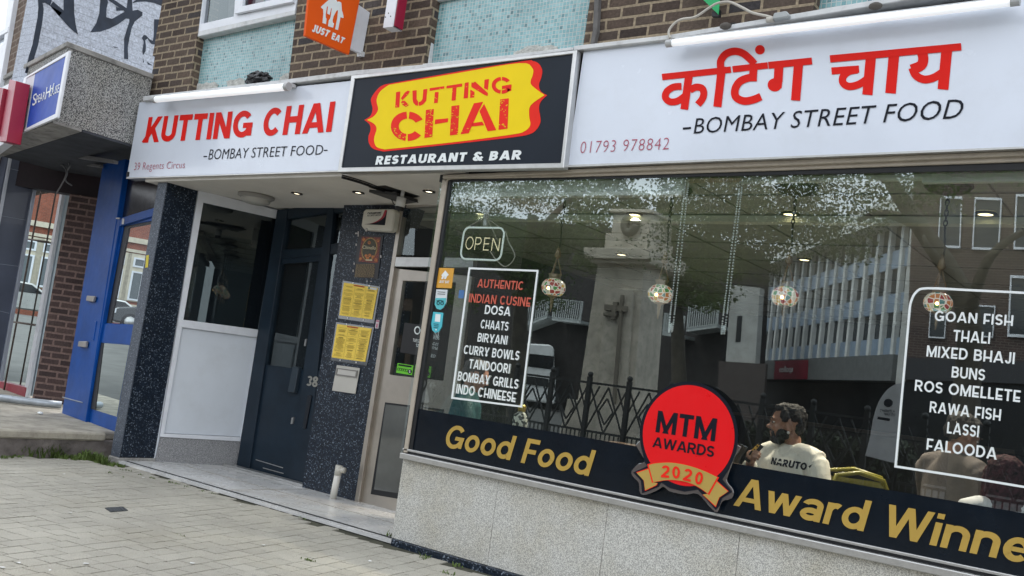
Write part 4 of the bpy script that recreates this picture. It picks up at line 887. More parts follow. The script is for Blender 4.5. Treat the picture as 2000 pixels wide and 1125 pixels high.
tagc.tube([SOFP.w(*SOFP.pix(*p), -0.05) for p in smooth_path([(766,380),(772,391),(782,389),(800,381),(812,384),(818,386)], 4)], 0.006, 5)
tag(tagc.build('cable_bundle', mt_dark), 'black cables running under the soffit into the open ceiling hatch', 'cable')
CC = front(0.55)
cv = thing('security_camera', 'white cylindrical security camera hanging from the soffit by the door', 'camera', CC.w(*CC.pix(786, 372)))
mb = MB(); mb.tube([CC.w(*CC.pix(788, 366)), CC.w(*CC.pix(785, 388))], 0.018, 10); mb.tube([CC.w(*CC.pix(788, 368)), CC.w(*CC.pix(766, 376))], 0.008, 6); mb.build('bracket', mt_trim, cv)
mb = MB(); mb.tube([CC.w(*CC.pix(784.5, 386)), CC.w(*CC.pix(781, 404))], 0.048, 16); mb.build('housing', M('camera_white', (0.62, 0.62, 0.60), 0.4), cv)
mb = MB(); mb.tube([CC.w(*CC.pix(781, 404)), CC.w(*CC.pix(779.5, 411))], 0.044, 16); mb.build('lens', mt_dark, cv)

# ================================================================ vinyl, stickers and signs on the window
GV = front(-0.006)
mb = MB(); bt = [GV.pix(815, 798)[1], GV.pix(2000, 1001)[1]]
mb.add([(WL+0.01, -0.005, SILLZ), (1.55, -0.005, SILLZ), (1.55, -0.005, bt[0]), (WL+0.01, -0.005, bt[0])], [(0, 1, 2, 3)])
vb = mb.build('window_band', mt_band, None, normals=False); tag(vb, 'black vinyl band with gold lettering along the bottom of the shop window', 'window graphic')
GB = front(-0.007)
mb = MB(); t, _ = stroke_text('Good Food', 0.175, 0.085); put_h(mb, t, GB, (866,873), 1150, 46, 0.20)
t, _ = stroke_text('Award Winner', 0.18, 0.085, fit=10); put_h(mb, t, GB, (1433,987), 1946, 56, 0.18); mb.build('lettering', mt_gold, vb)
# award roundel
GR2 = front(-0.05)
aw = thing('award_roundel', 'red round award sign with gold ribbon fixed on the black window band', 'sign', GR2.w(*GR2.pix(1340, 990)))
def cc(pts): return c4(1000, 843, pts, 3.99)
cx_, cy_ = GR2.pix(1344, 850); rU = abs(GR2.pix(1434.5, 862)[0]-GR2.pix(1254, 838)[0])/2; rV = rU*1.0
def circ(r, a0=0, a1=360, n=60): return [(cx_+rU*r*math.cos(rad(a)), cy_+rV*r*math.sin(rad(a))) for a in np.linspace(a0, a1, n)]
outer = GR2.pts(cc([(1000,60),(1040,240),(1062,268),(950,318),(1010,382),(1020,480),(1150,430),(1168,398),(1235,440),(1350,468),(1455,452),(1592,610),(1625,578),(1642,520),(1722,470),(1645,372),(1700,290),(1735,100)]))
clear = GR2.pts(smooth_path(cc([(1010,60),(1040,225),(990,250),(935,310),(945,350),(990,400),(1000,480),(1050,490),(1130,460),(1185,430),(1230,465),(1350,490),(1450,485),(1540,580),(1600,630),(1640,545),(1715,520),(1728,455),(1680,390),(1690,330),(1735,200),(1735,90)]), 3, True))
MB().slab(GR2, clear, 0.0, 0.010).build('acrylic_border', M('clear_acrylic_border', (0.10, 0.085, 0.08), 0.08, spec=0.9, coat=1.0), aw, bevel=0.003)
mb = MB(); mb.sheet(GR2, circ(1.055)[:-1], 0.0125); mb.sheet(GR2, outer, 0.0115); mb.build('black_border', mt_ink, aw)
mb = MB(); mb.sheet(GR2, circ(0.985)[:-1], 0.014); mb.build('disc', M('award_red', (0.80, 0.006, 0.010), 0.3, var=0.02), aw)
band = smooth_path(cc([(1075,262),(1130,248),(1250,243),(1380,265),(1500,305),(1608,355)]), 4)+smooth_path(cc([(1535,482),(1450,424),(1350,388),(1230,376),(1110,393)]), 4)
lt = cc([(980,322),(1079,290),(1108,395),(1140,400),(1133,415),(1046,456),(1036,380)]); rt_ = cc([(1592,380),(1690,466),(1622,512),(1595,580),(1496,490),(1540,482)])
mb = MB()
for i, q in enumerate((lt, rt_, band)):
    c_ = np.mean(np.array(q), 0); mb.sheet(GR2, GR2.pts([tuple(c_+(np.array(p)-c_)*np.array([1.05, 1.09])) for p in q]), 0.0155+0.002*(i == 2))
mb.build('ribbon_edge', mt_red2, aw)
mb = MB()
for i, q in enumerate((lt, rt_, band)): mb.sheet(GR2, GR2.pts(q), 0.0165+0.002*(i == 2))
mb.build('ribbon', M('ribbon_gold', (0.47, 0.32, 0.08), 0.35, var=0.03), aw)
mb = MB(); t, _ = stroke_text('MTM', 0.19, 0.09); put_quad(mb, t, GR2, (1282,844), (1398,862.5), (1287.5,802), (1403,818), 0.016); t, _ = stroke_text('AWARDS', 0.18, 0.08); put_quad(mb, t, GR2, (1276,873), (1395.5,893.5), (1279,853), (1398.5,872), 0.016); mb.build('lettering', mt_ink, aw)
mb = MB()
for ch, bl, br, tl in (('2', (1172,356),(1234,360),(1178,262)), ('0', (1257,358),(1317,372),(1262,264)), ('2', (1340,378),(1402,392),(1357,284)), ('0', (1430,402),(1488,420),(1448,306))):
    t, _ = stroke_text(ch, 0.19); q = cc([bl, br, tl]); put_quad(mb, t, GR2, q[0], q[1], q[2], None, 0.021)
mb.build('lettering', mt_red2, aw)
# menus lettered on the glass
lm = thing('menu_lettering', 'white and red menu lettering in a square frame near the left end of the window', 'window graphic', GV.w(*GV.pix(882, 778)), 'menus lettered on the glass')
mb = MB(); pstroke(mb, GV, [(917,524),(1050,529),(1018,794),(883,777)], 3.6, 0.0, True); mb.build('border', mt_wht, lm)
mb = MB()
for s_, l_, xr, cap in (('DOSA', (946,613), 996, 17.5), ('CHAATS', (938,641), 992, 17), ('BIRYANI', (932,667), 990, 17), ('CURRY BOWLS', (905,691), 1013, 17.5), ('TANDOORI', (915,719), 995, 18), ('BOMBAY GRILLS', (893,743), 1011, 18), ('INDO CHINEESE', (890,768), 1006, 18.5)):
    t, _ = stroke_text(s_, 0.17, 0.13, 0.36); put_h(mb, t, GV, l_, xr, cap, 0.0, 0.0)
mb.build('lettering', mt_wht, lm)
mb = MB()
for s_, l_, xr, cap in (('AUTHENTIC', (932,561), 1022, 16.5), ('INDIAN CUSINE', (915,590), 1035, 17)):
    t, _ = stroke_text(s_, 0.17, 0.13, 0.36); put_h(mb, t, GV, l_, xr, cap, 0.0, 0.0)
mb.build('lettering', M('faded_red_vinyl', (0.55, 0.10, 0.06), 0.5), lm)
rm = thing('menu_lettering', 'white menu lettering in a rounded frame at the right end of the window', 'window graphic', GV.w(*GV.pix(1748, 912)), 'menus lettered on the glass')
mb = MB(); pstroke(mb, GV, smooth_path([(2120,580),(2000,572),(1900,567),(1812,563),(1790,570),(1779,590),(1776,612)], 4)+[(1749,911),(1880,931),(2000,951),(2120,971)], 4.5, 0.0); mb.build('border', mt_wht, rm)
mb = MB()
for s_, l_, xr, cap in (('GOAN FISH', (1825,626.5), 1978, 20), ('THALI', (1861,666), 1933, 22), ('MIXED BHAJI', (1809,696), 1981, 21.5), ('BUNS', (1858,737), 1923, 21.5), ('ROS OMELLETE', (1786,763), 1992, 21.5), ('RAWA FISH', (1815,805), 1954, 21.5), ('LASSI', (1849,846), 1911, 22), ('FALOODA', (1809,878), 1946, 22)):
    t, _ = stroke_text(s_, 0.17, 0.13, 0.36); put_h(mb, t, GV, l_, xr, cap, 0.0, 0.0)
mb.build('lettering', mt_wht, rm)
# stickers at the left edge of the glass
def sticker(name, label, px, mat_, ps=None):
    T = thing(name, label, 'sticker', GV.w(*GV.pix(*px[-1])), 'stickers at the window edge'); MB().sheet(GV, GV.pts(px), 0.0).build('sheet', mat_, T, normals=False); return T
T = sticker('orange_sticker', 'orange square sticker with white house mark at the window edge', [(855,523),(887,524),(882,563),(850,562)], M('sticker_orange', (0.72, 0.36, 0.04), 0.4))
mb = MB(); mb.sheet(GV, GV.pts([(862,538),(870,528),(877,537),(874,539),(871,545),(868,545),(868,538),(866,545),(862,545),(864,539)]), 0.002); t, _ = stroke_text('JUST EAT', 0.22, 0.1); put_quad(mb, t, GV, (858,552.5), (877,553.5), (859,547.5), None, 0.002); mb.build('print', mt_wht, T)
T = sticker('review_sticker', 'white and teal pointed sticker with owl eyes, upper of two', [(852,565),(874,566),(872,590),(866,601),(860,605),(853,603),(849,594)], M('sticker_white', (0.70, 0.74, 0.76), 0.4))
mb = MB(); mb.sheet(GV, GV.pts([(851,582),(872,582),(871,592),(866,601),(860,605),(853,603),(849,594)]), 0.001); mb.build('print_ground', M('sticker_teal', (0.10, 0.50, 0.55), 0.4), T)
mb = MB(); pstroke(mb, GV, el(856.5, 592, 2.6, 3, 0, 12), 1.3, 0.003, True); pstroke(mb, GV, el(864, 592.4, 2.6, 3, 0, 12), 1.3, 0.003, True); pstroke(mb, GV, [(853,588),(860,586.5),(867,588.5)], 1.2, 0.003)
for a, b in (((855,570),(870,571)), ((855,574),(870,575))): pstroke(mb, GV, [a, b], 1.0, 0.003)
mb.build('print', mt_ink, T)
T = sticker('review_sticker', 'bright teal rounded sticker with white square, lower of two', [(846,609),(866,611),(863,638),(857,648),(850,650),(844,645),(842,632)], M('sticker_cyan', (0.08, 0.52, 0.62), 0.4))
mb = MB(); mb.sheet(GV, GV.pts([(851,613),(861,614),(859.5,629),(849.5,628)]), 0.002); mb.sheet(GV, GV.pts(el(852, 644, 1.6, 1.6, 0, 8)), 0.002); mb.build('print', mt_wht, T)
mb = MB(); 
for a, b in (((847,632.5),(857,633.5)),((848,636),(857,637)),((847,639.5),(856,640.5))): pstroke(mb, GV, [a, b], 1.1, 0.002)
mb.build('print', mt_navy, T)
T = sticker('blue_sticker', 'tiny blue sticker beside the square menu frame', [(897,566),(907,567),(905,583),(895,582)], M('sticker_blue', (0.06, 0.16, 0.36), 0.4))

# ================================================================ pavement
PAV = (0.405, 0.385, 0.33)
def M_paver():
    m, n, l, b = nodes('concrete_pavers'); ob = n.new('ShaderNodeTexCoord').outputs['Object']
    at_ = n.new('ShaderNodeAttribute'); at_.attribute_name = 'tone'
    c = mixc(n, l, 1.0, PAV, at_.outputs['Fac'], 'MULTIPLY')
    sp = ramp(n, l, noisen(n, l, ob, 230, 2), [(0.3, 0.60), (0.5, 1.0), (0.7, 1.35)]); c = mixc(n, l, 1.0, c, sp, 'MULTIPLY')
    c = mixc(n, l, 1.0, c, ramp(n, l, noisen(n, l, ob, 1.1, 6, 0.6), [(0.3, 0.82), (0.7, 1.12)]), 'MULTIPLY')
    c = mixc(n, l, ramp(n, l, noisen(n, l, ob, 0.9, 5), [(0.5, 0.0), (0.75, 0.35)]), c, (0.30, 0.27, 0.19))
    vg = n.new('ShaderNodeTexVoronoi'); vg.inputs['Scale'].default_value = 4.5; l.new(ob, vg.inputs['Vector'])
    c = mixc(n, l, ramp(n, l, vg.outputs['Distance'], [(0.05, 0.45), (0.085, 0.0)]), c, (0.10, 0.10, 0.095))      # old gum spots
    l.new(c, b.inputs['Base Color']); b.inputs['Roughness'].default_value = 0.85; b.inputs['Specular IOR Level'].default_value = 0.25
    bumpn(n, l, noisen(n, l, ob, 160, 3), b, 0.003); return m
mt_pav = M_paver()
mt_joint = M('mossy_joint', (0.055, 0.055, 0.035), 0.95, var=0.5, vs=7)
rr = random.Random(11); mb = MB(); tones = []
ang = rad(11.5); du = np.array([-math.sin(ang), math.cos(ang)]); dv = np.array([math.cos(ang), math.sin(ang)])
W_ = 0.158; o0 = np.array([-7.0, -2.0])
for r in range(-46, 46):
    s = -9.0+rr.uniform(-.2, .2)
    while s < 6:
        ln = rr.choice((0.125, 0.16, 0.16, 0.205, 0.24)); c = o0+du*(s+ln/2)+dv*(r*W_)
        if -13.5 < c[0] < 1.5 and -6.5 < c[1] < 0.2 and not (c[0] < -10.15 and c[1] > -2.4) and not (c[1] > -0.09+0.0*c[0] and c[0] < -5.7) and not (c[1] > -0.14 and c[0] >= -5.7):
            g = 0.0030; z = rr.uniform(-.0015, .0015); tx = rr.uniform(-.0016, .0016)
            q = [o0+du*(s+a)+dv*(r*W_+b_) for a, b_ in ((g, -W_/2+g), (ln-g, -W_/2+g), (ln-g, W_/2-g), (g, W_/2-g))]
            cc_ = sum(q)/4; q2 = [cc_+(p-cc_)*0.984 for p in q]
            vs = [(p[0], p[1], -0.012) for p in q]+[(p[0], p[1], z+tx*(1 if k in (0, 1) else -1)) for k, p in enumerate(q2)]
            mb.add(vs, [(4, 5, 6, 7), (0, 1, 5, 4), (1, 2, 6, 5), (2, 3, 7, 6), (3, 0, 4, 7)]); tones += [rr.uniform(0.94, 1.06)]*5
        s += ln
pv = mb.build('pavement', mt_pav, None, normals=False); tag(pv, kind='structure')
at_ = pv.data.attributes.new('tone', 'FLOAT', 'FACE'); at_.data.foreach_set('value', tones)
mb = MB(); mb.add([(-11, -6.6, -0.010), (1.6, -6.6, -0.010), (1.6, 0.1, -0.010), (-11, 0.1, -0.010)], [(0, 1, 2, 3)]); mb.add([(-16, -6.6, -0.010), (-11, -6.6, -0.010), (-11, -1.0, -0.010), (-16, -1.0, -0.010)], [(0, 1, 2, 3)])
tag(mb.build('pavement_bed', mt_joint, None), kind='structure')
mt_asph = M('asphalt', (0.05, 0.05, 0.052), 0.9, var=0.25, vs=3, bump=0.004, bs=90)
mb = MB(); N = 30
mb.add([(-300, -6.5, -0.12), (300, -6.5, -0.12), (300, -300, -0.12), (-300, -300, -0.12)], [(0, 3, 2, 1)]); mb.add([(-300, 60, -0.13), (300, 60, -0.13), (300, -6.5, -0.13), (-300, -6.5, -0.13)], [(0, 3, 2, 1)])
tag(mb.build('road', mt_asph, None), kind='structure')
# drain lid, litter, weeds
FL = Flat(0.004)
dr = thing('drain_cover', 'small dark drain cover set among the pavers', 'drain', FL.w(*FL.pix(226, 996)))
mb = MB(); q = [FL.w(*FL.pix(*p)) for p in ((205,992),(240,990),(250,997),(216,1000))]; mb.prism([p-np.array([0, 0, .01]) for p in q], [p+np.array([0, 0, .003]) for p in q]); mb.build('lid', M('iron_lid', (0.05, 0.055, 0.06), 0.6, metal=0.3, var=0.3, vs=30), dr)
mb = MB()
for k in range(5):
    a = FL.w(*FL.pix(211+k*6, 992)); b = FL.w(*FL.pix(219+k*6, 999)); mb.bar(a+np.array([0, 0, .004]), b+np.array([0, 0, .004]), 0.006)
mb.build('grating', M('iron_bar', (0.12, 0.13, 0.14), 0.5, metal=0.4), dr)
mb = MB(); rr = random.Random(9)
for p in ((125,926),(136,1002),(99,1008),(168,1101),(98,1114),(35,1099),(515,1065),(723,1096),(115,908),(332,983),(470,986),(280,933),(5,1108),(150,1049),(376,1100)):
    c = FL.w(*FL.pix(*p)); r = rr.uniform(.008, .022); a = rr.uniform(0, 6)
    mb.add([(c[0]+r*math.cos(a+t)*rr.uniform(.5, 1.6), c[1]+r*math.sin(a+t), 0.004+rr.uniform(0, .006)) for t in (0, 1.3, 2.6, 3.9, 5.2)], [(0, 1, 2, 3, 4)])
tag(mb.build('paper_litter', M('litter_white', (0.72, 0.72, 0.70), 0.7), None), 'scraps of white litter scattered over the pavers', 'litter', kind='stuff')
def tuft(mb, c, n, h, spread, r_):
    for _ in range(n):
        a = r_.uniform(0, 6.28); d = r_.uniform(0, spread); x, y = c[0]+d*math.cos(a), c[1]+d*math.sin(a)*.6; l = h*r_.uniform(.4, 1.1); w = r_.uniform(.004, .009)
        b_ = r_.uniform(0, 6.28); lx, ly = math.cos(b_)*l*r_.uniform(.2, .8), math.sin(b_)*l*r_.uniform(.2, .8); px_, py_ = -math.sin(b_)*w, math.cos(b_)*w
        mb.add([(x-px_, y-py_, c[2]), (x+px_, y+py_, c[2]), (x+lx*.5+px_*.7, y+ly*.5+py_*.7, c[2]+l*.65), (x+lx*.5-px_*.7, y+ly*.5-py_*.7, c[2]+l*.65), (x+lx, y+ly, c[2]+l*.85)], [(0, 1, 2, 3), (3, 2, 4)])
rr = random.Random(21); mb = MB()
for x0, x1, y0, y1, k, h in ((5,70,893,890,10,.05),(40,120,889,892,26,.15),(60,110,888,890,12,.18),(120,165,895,896,14,.08),(160,205,893,906,22,.13),(205,235,906,911,8,.06)):
    for i in range(k):
        t = i/(k-1); c = FL.w(*FL.pix(x0+(x1-x0)*t+rr.uniform(-3, 3), y0+(y1-y0)*t+rr.uniform(-2, 2))); tuft(mb, (c[0], c[1], -0.01), 16, h, 0.05, rr)
for (x, y, h) in ((212,922,.03),(240,918,.03),(252,919,.03),(275,927,.03),(300,934,.03),(330,941,.03),(345,944,.035),(365,950,.03),(395,958,.025),(415,963,.025),(758,1052,.11),(762,1053,.09),(600,1093,.035),(605,1094,.03),(830,1088,.05),(827,1090,.04),(875,1120,.05),(895,1104,.04),(240,930,.02),(355,1045,.02),(590,1010,.02)):
    c = FL.w(*FL.pix(x, y)); tuft(mb, (c[0], c[1], -0.01), 14, h, 0.06, rr)
tag(mb.build('weeds', M('weed_green', (0.085, 0.13, 0.025), 0.7, var=0.35, vs=9), None, normals=False), 'weedy grass growing along the foot of the step and in paver joints', 'weeds', kind='stuff')

# ================================================================ the neighbouring building on the left
NB = thing('neighbouring_building', 'brown brick building with graffitied side wall and concrete canopy', 'building', (-12, 0.5, 0))
DX, DY = -math.cos(rad(11.3)), math.sin(rad(11.3))
XS = -10.62
S_ = side(XS)
NF = Plane(XS, -1.04, -DX, -DY); NF = Plane(XS, -1.04, math.cos(rad(11.3)), -math.sin(rad(11.3)))     # canopy front, faces the street
# canopy
zt_ = S_.pix(140, 96)[1]; zb_ = S_.pix(117, 239)[1]
def along(l, y=0.0): return (XS+DX*l-y*DY*0, -1.04+DY*l)
cl = 3.4
mb = MB(); a = along(0); b = along(cl)
foot = [(XS, 0.05), (XS, -1.04), (b[0], b[1]), (b[0], 0.9)]
mb.prism([(x, y, zb_) for x, y in foot], [(x, y, zt_) for x, y in foot]); can = mb.build('canopy', mt_agg, NB)
lipf = [(XS+0.02, 0.05), (XS+0.02, -1.065), (b[0], b[1]-0.03), (b[0], 0.9)]
mb = MB(); mb.prism([(x, y, zt_+0.002) for x, y in lipf], [(x, y, zt_+0.065) for x, y in lipf]); mb.build('canopy_lip', mt_conc, can, bevel=0.006)
mb = MB(); mb.prism([(x+.0, y+.0, zb_-0.03) for x, y in foot[1:3]+[(b[0], b[1]+.35), (XS, -0.7)]], [(x, y, zb_-0.002) for x, y in foot[1:3]+[(b[0], b[1]+.35), (XS, -0.7)]]); mb.build('canopy_drip', mt_conc, can)
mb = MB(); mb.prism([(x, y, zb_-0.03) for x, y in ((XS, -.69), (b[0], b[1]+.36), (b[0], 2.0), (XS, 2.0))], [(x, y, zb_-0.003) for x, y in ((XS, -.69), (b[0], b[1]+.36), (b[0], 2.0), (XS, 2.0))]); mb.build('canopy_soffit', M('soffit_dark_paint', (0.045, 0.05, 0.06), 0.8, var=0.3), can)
# upper walls: painted side wall with graffiti, plain front
XG = -12.1; gy0 = side(XG).pix(54, 146)[0]
mb = MB(); mb.box(XG, XG-0.4, gy0, 1.6, zt_-0.2, 8.5); mb.build('graffiti_wall', mt_brick_g, NB)
GS = side(XG+0.002)
mb = MB()
def g(pts): mb.sheet(GS, GS.pts([(40+x*0.145, y*0.145) for x, y in pts]), 0.001)
g([(230,-60),(440,-60),(400,75),(560,170),(520,220),(400,80),(330,35),(300,40),(312,130),(290,330),(260,480),(240,600),(190,760),(170,850),(90,990),(60,980),(110,760),(160,600),(190,440),(230,230),(240,100)])
g([(400,75),(440,20),(580,140),(580,-60),(720,-60),(725,180),(745,340),(775,465),(700,410),(620,330),(520,215)])
g([(1080,-60),(1160,-60),(1180,30),(1160,110),(1155,230),(1230,255),(1400,160),(1390,140),(1290,145),(1285,90),(1340,110),(1150,-20),(1250,-10),(1430,110),(1450,-60),(1500,-60),(1505,60),(1510,145),(1580,130),(1645,165),(1640,210),(1540,290),(1500,370),(1470,500),(1445,640),(1452,800),(1395,790),(1395,520),(1440,370),(1465,300),(1465,255),(1420,250),(1310,330),(1200,385),(1080,425),(940,435),(1020,310),(1060,180)])
g([(1500,45),(1560,-10),(1700,-40),(1935,-40),(1925,90),(1800,40),(1680,20),(1580,25)])
g([(1800,260),(1890,262),(1850,520),(1830,605),(1760,590),(1710,520),(1680,540),(1690,620),(1685,690),(1650,745),(1640,690),(1660,560),(1635,510),(1660,470),(1690,475),(1740,530),(1780,550),(1795,480)])
g([(1648,770),(1665,840),(1650,840)]); g([(1700,825),(1780,885),(1720,870)]); g([(1245,622),(1310,640),(1312,648),(1262,640)]); g([(380,790),(440,745),(500,735),(470,755),(250,900),(160,960),(190,880),(290,830)])
mb.build('graffiti', M('graffiti_black', (0.022, 0.032, 0.052), 0.7, var=0.35, vs=7), NB, normals=False)
c0_ = (XG, gy0)
mb = MB(); w0 = np.array([c0_[0], c0_[1]]); dd = np.array([DX, DY]); q = [w0, w0+dd*13, w0+dd*13+np.array([0.06, .3]), w0+np.array([-.01, .3])]
mb.prism([(p[0], p[1], zt_-0.45) for p in q], [(p[0], p[1], 8) for p in q]); mb.build('front_wall', mt_brick_n, NB)
mb = MB(); q2 = [w0+dd*3.2+np.array([0, 1.45]), w0+dd*13+np.array([0, 1.45]), w0+dd*13+np.array([.06, 1.8]), w0+dd*3.2+np.array([.06, 1.8])]; mb.prism([(p[0], p[1], 0.0) for p in q2], [(p[0], p[1], zt_-.46) for p in q2]); mb.build('ground_floor_wall', M('shop_render', (0.30, 0.30, 0.32), 0.8, var=0.12), NB)
NW = Plane(w0[0], w0[1]-0.03, -DX, -DY)
mb = MB().ring(NW, NW.pts([(-60,-40),(32,-60),(32,0),(0,190),(-60,230)]), NW.pts([(-50,-30),(20,-45),(20,0),(12,85),(-50,120)]), -0.1, 0.03); ow = mb.build('upper_window', mt_upvc, NB, bevel=0.004)
MB().sheet(NW, NW.pts([(-50,-30),(20,-45),(20,0),(-1,185),(-50,210)]), -0.02).build('pane', M('frosted_film', (0.55, 0.62, 0.70), 0.2, coat=0.5), ow, normals=False)
MB().pslab(NW, [(-60,95),(22,54),(21,64),(-60,108)], -0.03, 0.04).build('mullion', mt_upvc, ow, bevel=0.003)
# hanging sign on the canopy front
sp_ = thing('canopy_sign', 'blue and white lettered sign in a white frame on the canopy front', 'sign', NF.w(*NF.pix(80, 260)))
NFS = NF.shift(0.02)
MB().ring(NFS, NFS.pts([(51,153),(140,100),(116.5,231),(32,267)]), NFS.pts([(56,154),(133,111),(113,223),(38,260)]), 0.0, 0.028).build('frame', mt_upvc, sp_, bevel=0.004)
MB().sheet(NFS, NFS.pts([(72,146),(133,111),(113,223),(55,251)]), 0.02).build('blue_panel', M('sign_blue', (0.012, 0.075, 0.42), 0.45, var=0.15, vs=3, spec=.2), sp_, normals=False)
MB().sheet(NFS, NFS.pts([(56,154),(72,146),(55,251),(38,260)]), 0.02).build('white_panel', M('sign_offwhite', (0.66, 0.68, 0.72), 0.5, var=0.05, spec=.2), sp_, normals=False)
mb = MB(); t, _ = font_text('S', 0.0); 
for s_, bl, br, tl, o_ in (('S', (67,208),(74.5,204.5),(69,186),.006),('PEAR', (74.5,203.5),(91.5,195),(76,188),.008),('H', (92,195),(101,190.5),(95,172),.006),('OUSE', (101,190),(119,181),(103,174),.008)):
    t, _ = font_text(s_, o_); put_quad(mb, t, NFS, bl, br, tl, None, 0.023)
mb.build('lettering', mt_wht, sp_)
mb = MB(); pstroke(mb, NFS, smooth_path([(52,195),(47,208),(46,222),(50,231),(56,225)], 4), 0.8, 0.022); pstroke(mb, NFS, [(48,219),(60,204)], 1.2, 0.023); mb.build('emblem', M('emblem_pink', (0.55, 0.22, 0.26), 0.5), sp_)
mb = MB(); t, _ = stroke_text('ENT', 0.2); put_quad(mb, t, NFS, (50,206),(60,201),(51,201), None, 0.023); mb.build('emblem', M('emblem_blue', (0.12, 0.2, 0.42), 0.5), sp_)
mb = MB(); mb.tube([NFS.w(*NFS.pix(*p), 0.03) for p in ((111,164),(107.5,180),(109,181.5),(106,186))], 0.006, 5); mb.build('loose_wire', mt_wht, sp_)
# step
mb = MB(); st_ = [(-10.2, -1.6), (-10.2, 0.6), (-17.5, 2.2), (-17.5, -0.2)]
mb.prism([(x, y, -0.05) for x, y in st_], [(x, y, 0.19) for x, y in st_]); mb.build('entrance_step', M('rough_stone', (0.16, 0.14, 0.13), 0.95, var=0.4, vs=6, bump=0.03, bs=9, dirt=0.5), NB)
mb = MB(); s2 = [(-10.17, -1.65), (-10.17, 0.0), (-10.3, 0.0), (-10.3, 0.6), (-17.5, 2.2), (-17.5, -0.25)]
mb.prism([(x, y, 0.192) for x, y in s2], [(x, y, 0.285) for x, y in s2]); mb.build('step_coping', M('worn_sandstone', (0.36, 0.33, 0.27), 0.9, var=0.3, vs=4, bump=0.012, bs=12, dirt=0.6, dirtcol=(0.14, 0.12, 0.10)), NB, bevel=0.015)
# blue entrance
BZ = 0.29
BD = Plane(-10.41, 0.22, -DX, -DY)
def nbars(name, mt, items, par, pl, o0=-0.08, o1=0.0, bevel=0.004):
    for i, px in enumerate(items): MB().pslab(pl, px, o0, o1-.0035*i).build(name, mt, par, bevel=bevel)
bd = thing('blue_entrance', 'bright blue painted entrance with glazed door and narrow side panel under the canopy', 'door', BD.w(*BD.pix(190, 830)))
BP = BD.shift(0.05)
MB().pslab(BP, [(206,280),(250,270),(165,825),(119,808)], -0.1, -0.01).build('side_panel', mt_blue, bd, bevel=0.006)
nbars('door_frame', mt_blue, [[(233,428),(240,427),(171,824),(160,822)], [(228,430),(320,402),(318,418),(226,446)], [(248,280),(256,280),(234,426),(226,428)]], bd, BD, -0.08, 0.03)
MB().sheet(BD, BD.pts([(250,280),(330,280),(310,405),(232,428)]), -0.03).build('fanlight', M('black_fanlight', (0.006, 0.007, 0.012), 0.2), bd, normals=False)
bl = MB().ring(BD, BD.pts([(236,428),(320,408),(240,850),(165,823)]), BD.pts([(240,441),(312,428),(272,634),(204,631)]), -0.06, -0.005).build('door_leaf', mt_blue, bd, bevel=0.004)
MB().pslab(BD, [(196,632),(276,636),(268,675),(188,669)], -0.05, 0.004).build('mid_rail', mt_blue, bl, bevel=0.004)
mt_gl2 = M('street_mirroring_glass', (0.006, 0.007, 0.008), 0.015, var=0.0, spec=1.0, coat=1.0)
mt_gl2 = M_glass('street_mirroring_pane', (0.10, 0.10, 0.11), 4.0, 0.14)
MB().sheet(BD, BD.pts([(240,441),(312,428),(272,634),(204,631)]), -0.03).build('pane', mt_gl2, bl, normals=False)
MB().pslab(BD, [(190,668),(256,676),(232,820),(174,800)], -0.02, -0.004).build('lower_frame', mt_blue, bl)
MB().sheet(BD, BD.pts([(194,669),(253,674),(228,814),(177,798)]), 0.0).build('pane', mt_gl2, bl, normals=False)
mb = MB(); mb.sheet(BD, BD.pts([(240,441),(250,439.5),(213,632),(204,631)]), -0.02); mb.sheet(BD, BD.pts([(240,441),(312,428),(311,433),(240,446)]), -0.019); mb.sheet(BD, BD.pts([(194,669),(203,670),(187,801),(177,798)]), 0.004); mb.build('gasket_and_reflection_strip', mt_dark, bl)  # dark strips drawn over the panes to stand for the reveal's reflection
MB().pslab(BD, [(191,628),(196,628),(190,666),(184,664)], -0.0, 0.05).build('handle', mt_blue, bl, bevel=0.004)
mb = MB(); mb.pslab(BD, [(233,426.5),(240,426.5),(240,429),(233,429)], 0.03, 0.045); mb.pslab(BD, [(244,428),(248,428),(247,439),(243,439)], 0.03, 0.035); mb.build('hinge', mt_alu, bd)
for px in ([(174,578),(189,579),(186,590),(172,588)], [(158,667),(173,667),(171,679),(156,677)]):
    MB().pslab(BP, px, 0.0, 0.03).build('letter_slot', M('slot_steel', (0.40, 0.38, 0.36), 0.4, metal=0.5), bd, bevel=0.004)
mb = MB(); mb.pslab(BP, [(122,775),(160,785),(160,786.5),(122,776.5)], -0.01, 0.004); mb.build('panel_scratch', mt_galv, bd)
T = MB(); T.pslab(front(-0.018), [(286,499),(291,498),(289,522),(284,523)], 0.0, 0.003); tag(T.build('yellow_sticker', M('sticker_lemon', (0.62, 0.50, 0.03), 0.5)), 'upright yellow sticker on the dull edge of the granite pillar', 'sticker')
# brick pier
zc = SOF
pr = [(-13.74, 0.90), (-13.42, 1.20), (-13.6, 1.5), (-14.0, 1.3)]
PB = Plane(pr[0][0], pr[0][1], pr[1][0]-pr[0][0], pr[1][1]-pr[0][1])
ztop = PB.pix(150, 380)[1]
mb = MB(); uL = PB.pix(62, 783)[0]; uR = PB.pix(190, 600)[0]
mb.slab(PB, [(uL, 0.2), (uR, 0.2), (uR, ztop), (uL, ztop)], -0.25, 0.0); mb.build('brick_pier', mt_brick_p, NB)
mb = MB(); mb.slab(PB, [(uL-3.0, ztop+0.004), (uR, ztop+0.004), (uR, 3.75), (uL-3.0, 3.75)], -0.3, -0.05); mb.build('entrance_wall', M('dark_maroon_paint', (0.014, 0.006, 0.010), 0.6, var=0.3), NB)
